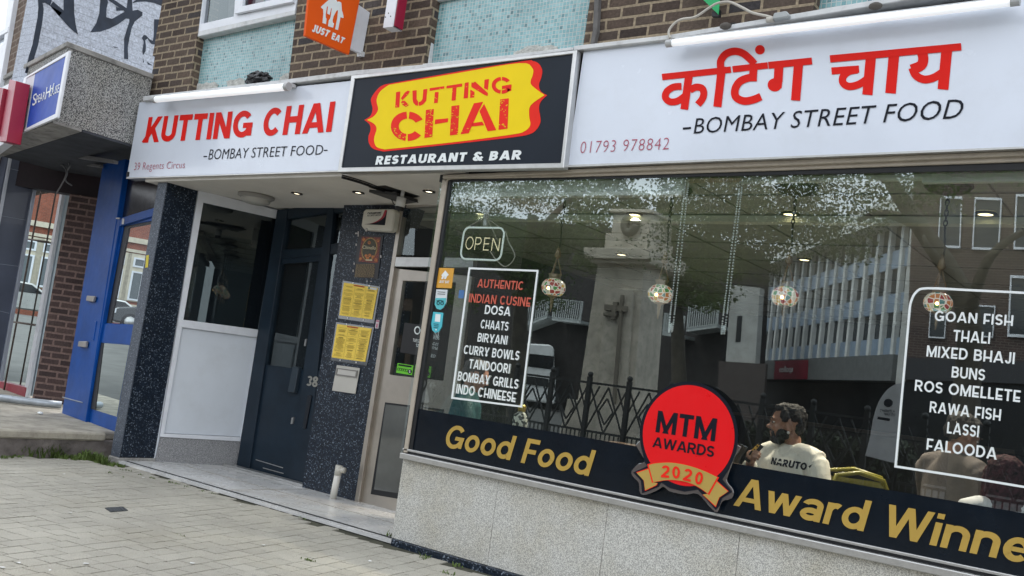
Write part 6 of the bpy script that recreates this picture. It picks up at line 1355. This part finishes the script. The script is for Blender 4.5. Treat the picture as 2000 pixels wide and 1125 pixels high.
# printed word on the chest
tf = np.array([-0.30, -0.95, 0]); tf /= np.linalg.norm(tf)
o_ = Nm+tf*0.26; CP = Plane(o_[0], o_[1], -tf[1], tf[0]); 
mb = MB(); t, _ = stroke_text('NARUTO', 0.24, 0.06); put_quad(mb, t, CP, (1492.5,906), (1559,919), (1494,892.5), (1561,904), 0.0, 0.00002); mb.sheet(CP, CP.pts([(1563,910),(1570,906),(1566,914)]), 0.0)
pr_ = mb.build('print', mt_ink, man, normals=False); sw_ = pr_.modifiers.new('Wrap', 'SHRINKWRAP'); sw_.target = msw; sw_.wrap_method = 'PROJECT'; sw_.use_project_x = False; sw_.use_project_y = True; sw_.use_negative_direction = True; sw_.use_positive_direction = True; sw_.offset = 0.004
mb = MB(); mb.ball(hw(-.01, .085, -.045), .011, 8, 5); mb.build('earring', mt_alu, man)
# phone in the raised hand
PHP = front(0.33)
pc = (1474, 887)
ph = thing('phone', 'black phone with yellow back detail held up by the bearded person', 'phone', PHP.w(*PHP.pix(*pc)))
MB().pslab(PHP, [(1479,865),(1491,872),(1462,904),(1453,898)], -0.015, 0.0).build('case', M('phone_black', (.010,.010,.012), .3), ph, bevel=.003)
MB().pslab(PHP, [(1480,867.5),(1484,870),(1474,882),(1468,879)], 0.0, 0.004).build('camera_panel', M('phone_amber', (.55,.30,.04), .35), ph)
mb = MB(); mb.sheet(PHP, PHP.pts(el(1479.5,872,1.6,1.6,0,10)), .006); mb.sheet(PHP, PHP.pts(el(1474,878,1.6,1.6,0,10)), .006); mb.build('lens', mt_dark, ph)
# others
P2 = front(0.75).w(*front(0.75).pix(918, 765))
person('person in a teal jacket seen from behind at the left end of the window', P2, (0.75, 0.6), (0.8, 0.5), M('teal_jacket', (0.018, 0.085, 0.095), 0.7, var=.2, vs=8), mt_skin2, M('grey_hair', (.10,.09,.085), .6, var=.3, vs=40),
    [dict(side=1, elbow=(.1, .28, -.33), hand=(.33, .12, -.33)), dict(side=-1, elbow=(.1, -.28, -.33), hand=(.33, -.12, -.33))], lean=-.12, tilt=.35, vox=.012)
P3 = front(1.1).w(*front(1.1).pix(1868, 893))
person('person in a brown fleece with back turned under the rounded menu frame', P3, (0.6, 0.75), (0.55, 0.82), M('brown_fleece', (0.075, 0.062, 0.056), 0.95, var=.2, vs=8, bump=.004, bs=120), mt_skin, mt_hair,
    [dict(side=1, elbow=(.12, .27, -.33), hand=(.33, .12, -.33)), dict(side=-1, elbow=(.1, -.30, -.30), hand=(.33, -.12, -.33))], lean=-.1, tilt=.4, vox=.012)
P4 = front(0.62).w(*front(0.62).pix(1958, 985))
person('person with long dark red and blonde hair and white collar at the right edge', P4, (-0.5, 0.86), (-0.4, 0.9), M('white_blouse', (0.55, 0.55, 0.55), 0.8), mt_skin2, M('dark_red_hair', (0.045, 0.014, 0.018), 0.85, var=.9, vs=40, bump=.006, bs=120, spec=.2),
    [dict(side=1, elbow=(.1, .27, -.33), hand=(.33, .12, -.33)), dict(side=-1, elbow=(.1, -.27, -.33), hand=(.33, -.12, -.33))], hair_kind='long', vox=.012)
# bar shelf and pictures deep inside
bs_ = thing('bar_counter', 'dark bar counter at the back of the dining room', 'counter', (-4, 8, FLZ))
mb = MB(); mb.box(-6.0, -2.2, 8.2, 9.0, FLZ, FLZ+1.25); mb.build('front', M('bar_front', (.03,.028,.026), .5, var=.3), bs_, bevel=.01); mb = MB(); mb.box(-6.1, -2.1, 8.1, 9.1, FLZ+1.252, FLZ+1.3); mb.build('worktop', M('bar_top', (.08,.07,.06), .3), bs_)
pf2 = front(9.98)
for k, (px, lab) in enumerate([([(1410,540),(1470,545),(1462,612),(1402,606)], 'large dark framed picture on the back wall'), ([(1975,548),(2030,550),(2022,640),(1966,636)], 'white framed picture on the back wall at the right edge')]):
    T = thing('framed_picture', lab, 'picture', pf2.w(*pf2.pix(*px[3]))); q = pf2.pts(px); c_ = np.mean(np.array(q), 0); inn = [tuple(c_+(np.array(p)-c_)*.86) for p in q]
    MB().ring(pf2, q, inn, 0.0, .05).build('frame', mt_trim if k else mt_chain, T); MB().slab(pf2, inn, 0.0, .02).build('print', M('picture_print', (.06,.08,.10), .5, var=.8, vs=6), T)

# ================================================================ the street behind the viewer, which the glass mirrors
class MV(MB):
    """drawn as seen in the shop glass, then set down on the real side of it"""
    pl = GL
    def build(s, *a, **k):
        o = s.pl.o; n = s.pl.n; out = []
        for p in s.v:
            p = np.array(p); out.append(tuple(p-2*((p-o) @ n)*n))
        s.v = out; return MB.build(s, *a, **k)
def mirror(p, pl=GL): p = np.array(p, float); return p-2*((p-pl.o) @ pl.n)*pl.n
mt_stone = M('memorial_stone', (0.54, 0.49, 0.41), 0.9, var=0.22, vs=3, bump=.006, bs=30, dirt=.5, dirtcol=(.22,.2,.16))
mt_conc2 = M('pale_concrete', (0.66, 0.67, 0.65), 0.85, var=0.15, vs=2, dirt=.2)
mt_iron = M('black_iron', (0.012, 0.013, 0.014), 0.5)
# memorial
MPl = front(16.0)
me_ = thing('war_memorial', 'pale stone war memorial with carved cross mirrored in the shop window', 'memorial', mirror(MPl.w(*MPl.pix(1200, 900))))
def mblock(px, dep, name, prt, o1=0.0, mt=mt_stone, bevel=.01): return MV().pslab(MPl, px, -dep, o1).build(name, mt, prt, bevel=bevel)
mblock([(1168,512),(1258,514),(1228,905),(1112,890)], 1.3, 'shaft', me_)
mblock([(1187,565),(1240,566),(1216,880),(1158,870)], 0.2, 'raised_panel', me_, 0.10)
mblock([(1150,488),(1282,490),(1279,511),(1156,508)], 2.0, 'cornice', me_, 0.35)
mblock([(1156,508),(1279,511),(1276,518),(1160,515)], 1.8, 'cornice', me_, 0.22)
mblock([(1183,455),(1266,457),(1263,489),(1180,487)], 1.5, 'cap_block', me_)
mblock([(1199,414),(1272,416),(1267,457),(1194,455)], 1.3, 'cap_block', me_)
mblock([(1195,409),(1278,411),(1277,417),(1194,415)], 1.5, 'cap_moulding', me_, 0.1)
mblock([(1120,780),(1262,800),(1250,930),(1090,905)], 1.9, 'plinth', me_, 0.3)
mb = MV(); mb.tube([MPl.w(*MPl.pix(*p), .06) for p in el(1233, 440, 11, 15, -.1, 20)+[(1244,440)]], .12, 8); mb.build('wreath', M('bronze_wreath', (.12,.11,.08), .6), me_)
mb = MV()
for i, q in enumerate(([(1219,578),(1224,578),(1207,790),(1202,790)], [(1188,596),(1231,600),(1230,611),(1187,607)], [(1205,592),(1213,592),(1208,626),(1200,626)], [(1187,612),(1212,614),(1211,620),(1186,618)])): mb.pslab(MPl, q, 0.101, 0.2+.01*i)
mb.build('cross', M('weathered_cross', (.22,.19,.15), .8), me_)
# iron fence with diamonds
FPn = front(10.5)
fe = thing('iron_fence', 'black iron fence with diamond lattice mirrored in the shop window', 'fence', mirror(FPn.w(*FPn.pix(1150, 890))))
u0 = FPn.pix(1150, 760)[0]; du_ = FPn.pix(1227, 770)[0]-u0; zt_, zm, zl, z0 = (FPn.pix(1150, y)[1] for y in (747, 823, 842, 905))
lat = MV(); bars_ = MV(); rails = MV()
for i in range(-5, 10):
    u = u0+i*du_; p = MV(); p.bar(FPn.w(u, 0.0), FPn.w(u, zt_+.12), .09); p.ball(FPn.w(u, zt_+.17), .06, 8, 5); p.build('post', mt_iron, fe)
    A = lambda a, z: FPn.w(u+du_*a, z)
    zz = lambda t: zl+(zt_-zl)*t
    for a, b in (((.03, 0), (.5, .95)), ((.5, .95), (.97, 0)), ((.03, .95), (.5, 0)), ((.5, 0), (.97, .95)), ((.32, .45), (.5, .72)), ((.5, .72), (.68, .45)), ((.68, .45), (.5, .18)), ((.5, .18), (.32, .45)), ((.03,.45),(.27,.95)), ((.97,.45),(.73,.95))): lat.bar(A(a[0], zz(a[1])), A(b[0], zz(b[1])), .028)
    for k in range(1, 9): bars_.bar(A(k/9, z0), A(k/9, zl), .022)
for z in (zt_, zl, z0+.05): rails.bar(FPn.w(u0-5*du_, z), FPn.w(u0+9*du_, z), .045)
lat.build('lattice', mt_iron, fe); bars_.build('bar_infill', mt_iron, fe); rails.build('rail', mt_iron, fe)
hd_ = thing('clipped_hedge', 'dark hedge behind the mirrored iron fence', 'hedge', mirror(front(13.0).w(*front(13.0).pix(1400, 900))))
mb = MV(); rr = random.Random(31); hp_ = front(13.0); zh = hp_.pix(1150, 790)[1]
ulist = [(hp_.pix(850, 800)[0], hp_.pix(1000, 800)[0]), (hp_.pix(1285, 800)[0], hp_.pix(1800, 800)[0])]
for ua, ub in ulist:
    for _ in range(int((ub-ua)*900)):
        p = np.array([rr.uniform(ua, ub), 13.0+rr.uniform(-.4, .4), (zh+.2*rr.random())*rr.random()**.6]); a = np.array([rr.gauss(0, 1) for _ in range(3)]); a /= np.linalg.norm(a); b = np.cross(a, [rr.gauss(0, 1) for _ in range(3)]); b /= np.linalg.norm(b); l_ = rr.uniform(.08, .15)
        mb.add([p-a*l_*.5, p+b*l_*.3, p+a*l_*.5, p-b*l_*.3], [(0, 1, 2, 3)])
mb.build('foliage', M('hedge_leaf', (.018,.028,.012), .7, var=.4, vs=4), hd_, normals=False)
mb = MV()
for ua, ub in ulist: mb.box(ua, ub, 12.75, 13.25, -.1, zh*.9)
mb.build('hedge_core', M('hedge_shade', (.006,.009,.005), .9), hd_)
# finned office block
OB = Plane(-9.6, 31.6, 0.62, -0.78)
ob_ = thing('finned_office_block', 'office block with white vertical fins mirrored in the shop window', 'building', mirror((-9.6, 31.6, 0)))
uC = 0.0; zf0, zf1 = OB.pix(1765, 746)[1], OB.pix(1765, 694)[1]; zr0, zr1 = OB.pix(1742, 440)[1], OB.pix(1742, 402)[1]; LEN = 42
mb = MV(); mb.slab(OB, [(-LEN, zf0), (0, zf0), (0, zf1), (-LEN, zf1)], -.6, 0.35); mb.build('fascia', M('grey_concrete', (.13,.135,.135), .9, var=.2), ob_)
mb = MV(); mb.slab(OB, [(-LEN, 0), (0, 0), (0, zf0-.005), (-LEN, zf0-.005)], -.6, -.3); mb.build('shopfront', M('dark_shopfront', (.012,.013,.015), .2), ob_)
mb = MV(); mb.slab(OB, [(-LEN, zf1+.005), (0, zf1+.005), (0, zr0), (-LEN, zr0)], -4, -.35); mb.build('wall', M('dark_glazing', (.03,.035,.04), .15), ob_)
mb = MV(); mb.slab(OB, [(-LEN, zr0+.005), (.3, zr0+.005), (.3, zr1), (-LEN, zr1)], -4, 0.6); mb.build('roof_edge', mt_conc2, ob_)
fins = MV(); pan = MV(); zz = (zr0-zf1)/3
for i in range(36):
    u = -.2-i*1.16; fins = MV(); fins.slab(OB, [(u-.12, zf1+.006), (u+.12, zf1+.006), (u+.12, zr0-.005), (u-.12, zr0-.005)], -.349, -.15); fins.build('fin', mt_conc2, ob_)
    for k in range(3):
        a = zf1+.02+zz*k; pan.slab(OB, [(u-1.0, a), (u-.17, a), (u-.17, a+zz*.42), (u-1.0, a+zz*.42)], -.348, -.25)
pan.build('spandrel_panel', M('blue_grey_panel', (.26,.33,.42), .4), ob_)
mb = MV(); mb.box(-9.6, -9.2, 31.0, 36, 0, zr1); mb.build('end_wall', mt_conc2, ob_)
SB2 = OB.shift(.4); sg_ = thing('crimson_shop_fascia', 'crimson shop fascia with pale lettering mirrored behind the third lantern', 'sign', mirror(SB2.w(*SB2.pix(1545, 720))))
MV().pslab(SB2, [(1514,705),(1577,703),(1575,740),(1511,741)], -.1, 0.0).build('board', M('crimson_fascia', (.22,.01,.03), .4), sg_)
mb = MV(); t, _ = font_text('apollon', .01); put_quad(mb, [[(1-x, y) for x, y in q] for q in t], SB2, (1522,727), (1549,726), (1523,716), None, .01); mb.build('lettering', mt_wht, sg_, normals=False)
# dark red brick block, right
RBp = front(30.0)
rb_ = thing('red_brick_block', 'dark red brick block with white window frames mirrored at the right of the window', 'building', mirror(RBp.w(*RBp.pix(1880, 900))))
MV().pslab(RBp, [(1786,300),(2300,240),(2240,1010),(1760,960)], -6, 0.0).build('wall', mt_brick_dk, rb_)
for px in ([(1838,384),(1880,385),(1876,486),(1832,484)], [(1905,386),(1958,388),(1952,490),(1899,488)], [(1818,604),(1850,606),(1846,662),(1814,660)], [(1905,596),(1945,598),(1940,660),(1900,658)], [(1974,538),(2050,542),(2045,662),(1968,658)], [(1985,380),(2050,382),(2045,490),(1980,488)]):
    q = RBp.pts(px); c_ = np.mean(np.array(q), 0); inn = [tuple(c_+(np.array(p)-c_)*.91) for p in q]
    w = MV().ring(RBp, q, inn, -.05, .10).build('window', mt_upvc, rb_); MV().sheet(RBp, inn, .01).build('pane', M('far_dark_pane', (.03,.035,.04), .1), w)
MV().pslab(RBp, [(1770,700),(2240,715),(2235,760),(1766,742)], 0.0, .3).build('shop_fascia', M('shop_fascia_dark', (.03,.03,.035), .5), rb_)
MV().pslab(RBp, [(1766,745),(2235,762),(2230,1000),(1755,955)], 0.0, .02).build('shopfront', M('shopfront_black', (.010,.011,.013), .3), rb_)
# flats with balconies and grey rendered house behind the memorial
BF = front(34.0)
fl = thing('balcony_flats', 'dark brick flats with railed balconies mirrored behind the memorial', 'building', mirror(BF.w(*BF.pix(1200, 850))))
MV().pslab(BF, [(760,400),(1425,470),(1405,860),(740,820)], -5, 0.0).build('wall', M('sooty_brick', (.034,.030,.029), .9, var=.3), fl)
for px in ([(1110,590),(1165,596),(1160,632),(1105,626)], [(1045,606),(1100,590),(1096,622),(1040,642)], [(1322,618),(1362,624),(1358,660),(1318,654)], [(1368,606),(1428,598),(1424,640),(1364,648)]):
    q = BF.pts(px); b = MV(); us = [p[0] for p in q]
    b.ring(BF, q, [tuple(np.mean(np.array(q), 0)+(np.array(p)-np.mean(np.array(q), 0))*.93) for p in q], 1.2, 1.28)
    for k in range(1, 14):
        t = k/14; a = np.array(q[0])*(1-t)+np.array(q[1])*t; c_ = np.array(q[3])*(1-t)+np.array(q[2])*t; b.bar(BF.w(*a, 1.24), BF.w(*c_, 1.24), .04)
    c_ = q[3]; b.slab(BF, [q[3], q[2], (q[2][0], q[2][1]-.15), (q[3][0], q[3][1]-.15)], 0, 1.25); b.build('balcony', M('pale_rail', (.42,.45,.44), .5), fl)
GF = front(30.5)
gf = thing('grey_rendered_house', 'grey rendered house with slit window mirrored between chain and office block', 'building', mirror(GF.w(*GF.pix(1470, 850))))
MV().pslab(GF, [(1428,556),(1484,562),(1466,850),(1408,840)], -.5, 0.0).build('wall', M('grey_render_wall', (.40,.40,.38), .9, var=.25, vs=1, dirt=.3), gf)
MV().pslab(GF, [(1441,617),(1450,617),(1446,668),(1437,668)], 0.0, .03).build('window', mt_dark, gf); MV().pslab(GF, [(1408,706),(1500,712),(1490,845),(1402,838)], 0.0, .2).build('shopfront', M('shopfront_brown', (.06,.045,.04), .5), gf)
# plain blocks that close the street either side
for lab, q in (('long brown brick terrace closing the far side of the street', [(-48, 40), (-28, 40), (-28, 52), (-48, 52)]), ('tall pale block far down the street to the right', [(8, 34), (30, 34), (30, 46), (8, 46)])):
    T = thing('street_block', lab, 'building', mirror((q[0][0], q[0][1], 0))); mb = MV(); mb.prism([(x, y, 0) for x, y in q], [(x, y, 8.5) for x, y in q]); mb.build('wall', mt_brick_n, T)
    for k in range(6):
        for j in range(3):
            x = q[0][0]+1.5+k*3.1; mb = MV(); mb.box(x, x+1.4, q[0][1]-.06, q[0][1], 1+j*2.6, 2.7+j*2.6); mb.build('window', M('far_pane', (.04,.05,.06), .1), T)
# white van
_v = ray(1045, 720); _v = np.array([_v[0], _v[1], 0]); _v /= np.linalg.norm(_v); _o = front(31.0).w(*front(31.0).pix(1045, 720)); VP = Plane(_o[0], _o[1], _v[1], -_v[0])
vn = thing('white_van', 'white delivery van facing the shop, mirrored beside the square menu frame', 'van', mirror(VP.w(*VP.pix(1045, 780))))
body = [(1013,676),(1020,670),(1075,673),(1082,680),(1083,725),(1086,738),(1084,790),(1008,780),(1008,728),(1011,722)]
MV().pslab(VP, body, -6.5, 0.0).build('body', M('van_white', (.72,.73,.72), .35, coat=.4), vn, bevel=.06)
MV().pslab(VP, [(1012,688),(1082,696),(1081,722),(1009,713)], 0.002, .03).build('windscreen', M('van_screen', (.012,.014,.016), .08), vn)
MV().pslab(VP, [(1022,733),(1072,740),(1070,756),(1020,749)], 0.002, .06).build('grille', mt_dark, vn)
for px in ([(1009,730),(1020,732),(1018,742),(1009,741)], [(1074,740),(1084,741),(1083,752),(1073,750)]): MV().pslab(VP, px, 0.002, .05).build('headlight', M('van_headlight', (.6,.62,.62), .15), vn)
for px in (1016, 1076):
    c = VP.w(*VP.pix(px, 784)); w = MV(); w.tube([c+np.array([-.12, .5, .0]), c+np.array([.12, .5, 0])], .38, 16); w.build('wheel', mt_dark, vn)
for px in ([(1003,705),(1009,706),(1008,724),(1002,722)], [(1086,716),(1092,717),(1091,735),(1085,734)]): MV().pslab(VP, px, -.1, .05).build('wing_mirror', mt_dark, vn)
# feather banner
FB_ = front(9.5); fbn = thing('feather_banner', 'pale grey feather banner standing in the street, mirrored left of the rounded menu frame', 'banner', mirror(FB_.w(*FB_.pix(1720, 930))))
MV().pslab(FB_, smooth_path([(1700,850),(1706,815),(1716,785),(1732,762),(1748,751),(1760,749)], 4)+[(1757,840),(1748,905),(1690,890)], -.01, 0.0).build('cloth', M('banner_grey', (.42,.42,.44), .8), fbn)
mb = MV(); mb.tube([FB_.w(*FB_.pix(*p), -.03) for p in ((1745,960),(1750,905),(1758,840),(1761,748))], .02, 6); mb.build('pole', mt_dark, fbn)
mb = MV(); mb.sheet(FB_, FB_.pts(el(1735,787,9,8,0,18)), .004)
for s__, y in (("THERE'S A", 806), ("WAY TO", 813)):
    t, _ = font_text(s__, .015); put_quad(mb, t, FB_, (1718 if y == 806 else 1725, y-2), (1748, y), (1719 if y == 806 else 1726, y-7), None, .004)
pstroke(mb, FB_, [(1714,816),(1738,820)], 5, .004); mb.build('print', mt_ink, fbn, normals=False)
# trees
mt_bark = M('plane_bark', (.075,.065,.05), .95, var=.4, vs=5, bump=.02, bs=12)
def M_leaf(name, col):
    m, n, l, b = nodes(name); tr = n.new('ShaderNodeBsdfTranslucent'); tr.inputs[0].default_value = (col[0]*1.0, col[1]*1.1, col[2]*.9, 1); mx = n.new('ShaderNodeMixShader'); mx.inputs[0].default_value = 0.5
    tc = n.new('ShaderNodeTexCoord').outputs['Object']; l.new(mixc(n, l, 1.0, col, ramp(n, l, noisen(n, l, tc, 3), [(.3, .6), (.7, 1.4)]), 'MULTIPLY'), b.inputs['Base Color']); b.inputs['Roughness'].default_value = .6
    l.new(b.outputs[0], mx.inputs[1]); l.new(tr.outputs[0], mx.inputs[2]); l.new(mx.outputs[0], n['Material Output'].inputs[0]); return m
mt_leafs = [M_leaf('leaf_a', (.055,.085,.022)), M_leaf('leaf_b', (.085,.12,.032))]
def tree(lab, depth, trunk, limbs, clumps, n_leaf, size, seed, w0):
    rr = random.Random(seed); pl = front(depth); T = thing('street_tree', lab, 'tree', mirror(pl.w(*pl.pix(*trunk[0]))), 'leafy street trees mirrored in the window')
    mb = MV(); P = smooth_path(trunk, 4); mb.tube([pl.w(*pl.pix(*p)) for p in P], [w0*(1-.65*i/len(P)) for i in range(len(P))], 10)
    for L in limbs:
        Q = smooth_path(L, 4); mb.tube([pl.w(*pl.pix(*p), .5*math.sin(i*.3)) for i, p in enumerate(Q)], [w0*.45*(1-.8*i/len(Q)) for i in range(len(Q))], 7)
    mb.build('trunk', mt_bark, T); mb = MV()
    for (x0, x1, y0, y1, n) in clumps:
        for _ in range(n):
            px, py = rr.uniform(x0, x1), rr.uniform(y0, y1); dz = rr.uniform(-2.2, 2.2); q = front(depth+dz); c = q.w(*q.pix(px, py)); r = rr.uniform(.35, .85); mb.m(0 if rr.random() < .55 else 1)
            for _ in range(n_leaf):
                d = np.array([rr.gauss(0, 1) for _ in range(3)]); d *= r*rr.random()**.4/np.linalg.norm(d); d[2] *= .6; p = c+d; a = np.array([rr.gauss(0, 1) for _ in range(3)]); a /= np.linalg.norm(a); b = np.cross(a, [rr.gauss(0, 1) for _ in range(3)]); b /= np.linalg.norm(b); l_ = size*rr.uniform(.6, 1.3)
                mb.add([p-a*l_*.5, p+b*l_*.32, p+a*l_*.5, p-b*l_*.32], [(0, 1, 2, 3)])
    mb.build('crown', mt_leafs, T, normals=False)
tree('big street tree with leaning trunk mirrored at the right of the window', 9.0, [(1876,1030),(1886,800),(1893,630),(1862,540),(1795,440),(1738,350),(1700,250)],
     [[(1893,625),(1935,530),(1990,470),(2070,420)], [(1795,440),(1745,430),(1690,440)], [(1740,350),(1640,330),(1520,360)], [(1862,540),(1830,500),(1815,470)]],
     [(1310,1500,290,470,60), (1500,1600,300,470,18), (1400,1700,380,500,24), (1260,1500,480,540,9), (1560,1760,280,360,16), (1700,1860,330,400,7), (1840,2100,260,330,12)], 260, .056, 5, .22)
tree('street tree with dense dark crown mirrored behind the square menu frame', 12.5, [(1000,960),(1010,760),(1020,560),(1040,420)], [[(1015,560),(940,480),(890,420)], [(1030,500),(1100,430),(1160,380)]],
     [(820,1140,290,500,110), (840,1100,480,600,22)], 230, .075, 8, .28)
tree('street tree behind the war memorial with a ragged crown', 22.0, [(1330,860),(1325,700),(1320,560),(1310,450)], [[(1322,600),(1400,520),(1450,470)]],
     [(1130,1480,300,520,110), (1290,1440,500,600,18)], 130, .14, 12, .3)
# ---------------------------------------------------------------- what the left-hand doors mirror: brick terrace and parked cars
class MW(MV): pl = BD
mt_asph2 = M('dry_asphalt', (.095,.095,.09), .9, var=.2, vs=1.5)
vr = ray(180, 560); vh = np.array([vr[0], vr[1], 0]); vh /= np.linalg.norm(vh)
def vplane(dist): o = CAM+vh*dist; return Plane(o[0], o[1], vh[1], -vh[0])
TB = vplane(74)
tb = thing('brick_terrace', 'red brick terrace with cream window surrounds mirrored in the blue door', 'building', mirror(TB.w(*TB.pix(180, 640)), BD))
zc = lambda y, x=265: TB.pix(x, y)[1]
uA, uB = TB.pix(-260, 560)[0], TB.pix(520, 560)[0]
MW().slab(TB, [(uA, 0), (uB, 0), (uB, zc(400)), (uA, zc(400))], -6, 0).build('wall', mt_brick_red, tb)
mt_crm2 = M('cream_stone', (.60,.54,.42), .8, var=.12)
for a, b, o in ((475, 465, .25), (494, 488, .2), (600, 596, .2)): MW().slab(TB, [(uA, zc(a)), (uB, zc(a)), (uB, zc(b)), (uA, zc(b))], 0.003, o).build('string_course', mt_crm2, tb)
k = 0
for x in range(-220, 500, 62):
    u = TB.pix(x, 540)[0]; w_ = .95
    MW().slab(TB, [(u-w_*1.25, zc(590)), (u+w_*1.25, zc(590)), (u+w_*1.25, zc(496)), (u-w_*1.25, zc(496))], 0.004, .16).build('window_surround', mt_crm2, tb)
    for za, zb in ((588, 530), (522, 503)):
        wd = MW().ring(TB, [(u-w_*.8, zc(za)), (u+w_*.8, zc(za)), (u+w_*.8, zc(zb)), (u-w_*.8, zc(zb))], [(u-w_*.66, zc(za)+.12), (u+w_*.66, zc(za)+.12), (u+w_*.66, zc(zb)-.12), (u-w_*.66, zc(zb)-.12)], .161, .24).build('window', mt_upvc, tb)
        MW().slab(TB, [(u-w_*.66, zc(za)+.12), (u+w_*.66, zc(za)+.12), (u+w_*.66, zc(zb)-.12), (u-w_*.66, zc(zb)-.12)], .162, .18).build('pane', M('terrace_pane', (.10,.12,.13), .1), wd)
        MW().slab(TB, [(u-.05, zc(za)+.12), (u+.05, zc(za)+.12), (u+.05, zc(zb)-.12), (u-.05, zc(zb)-.12)], .182, .24).build('glazing_bar', mt_upvc, wd)
def car(lab, pl, px, mat_, flip=1):
    (u, v) = pl.pix(*px); s = 1/K; z0 = 1.40
    T = thing('parked_car', lab, 'car', mirror(pl.w(u, z0), BD), 'cars parked along the street'); f = flip
    prof = [(-2.1,.32),(-2.2,.60),(-2.12,.86),(-1.7,.94),(-1.05,1.38),(-.4,1.47),(.45,1.43),(1.15,1.0),(1.9,.86),(2.2,.68),(2.22,.36),(1.9,.26),(-1.8,.26)]
    q = [(u+f*x*s, z0+z*s) for x, z in prof]; MW().slab(pl, q, -.85*s, .85*s).build('body', mat_, T, bevel=.06)
    for sd in (-.862, .862):
        gl_ = [(-1.5,.96),(-1.0,1.32),(-.38,1.40),(.42,1.36),(.95,1.02)]; MW().slab(pl, [(u+f*x*s, z0+z*s) for x, z in gl_], (sd-.012)*s, (sd+.002)*s).build('side_window', M('car_glass', (.02,.022,.024), .08), T)
        for x in (-1.35, 1.38):
            w = MW(); c = pl.w(u+f*x*s, z0+.33*s); w.tube([c+pl.n*(sd*.78)*s, c+pl.n*(sd*1.02)*s], .33*s, 22); wo = w.build('wheel', mt_dark, T)
            w = MW(); w.tube([c+pl.n*(sd*1.0)*s, c+pl.n*(sd*1.03)*s], .22*s, 10); w.build('rim', mt_alu, wo)
    MW().slab(pl, [(u+f*1.95*s, z0+.62*s), (u+f*2.2*s, z0+.58*s), (u+f*2.18*s, z0+.74*s), (u+f*1.95*s, z0+.80*s)], .6*s, .87*s).build('headlight', mt_upvc, T)
mb = MB(); P_ = [(-17, -.11), (-30, .55), (-46, 1.39), (-100, 1.45)]
mb.loft([[(x, y, z) for y in (-45.0, -20.0, -3.0, 9.0)] for x, z in P_], cap=False, closed=False); tag(mb.build('side_street', mt_asph2, None), kind='structure')
car('silver parked car mirrored in the barred shop pane at the left', vplane(56), (24, 600), M('silver_paint', (.42,.42,.40), .3, metal=.6, coat=.6), 1)
car('dark grey parked car mirrored in the blue door', vplane(50), (318, 640), M('graphite_paint', (.05,.055,.06), .3, metal=.4, coat=.8), -1)
car('white parked car further along, mirrored beside the dark grey car', vplane(64), (215, 640), M('white_car_paint', (.65,.65,.64), .3, coat=.6), 1)
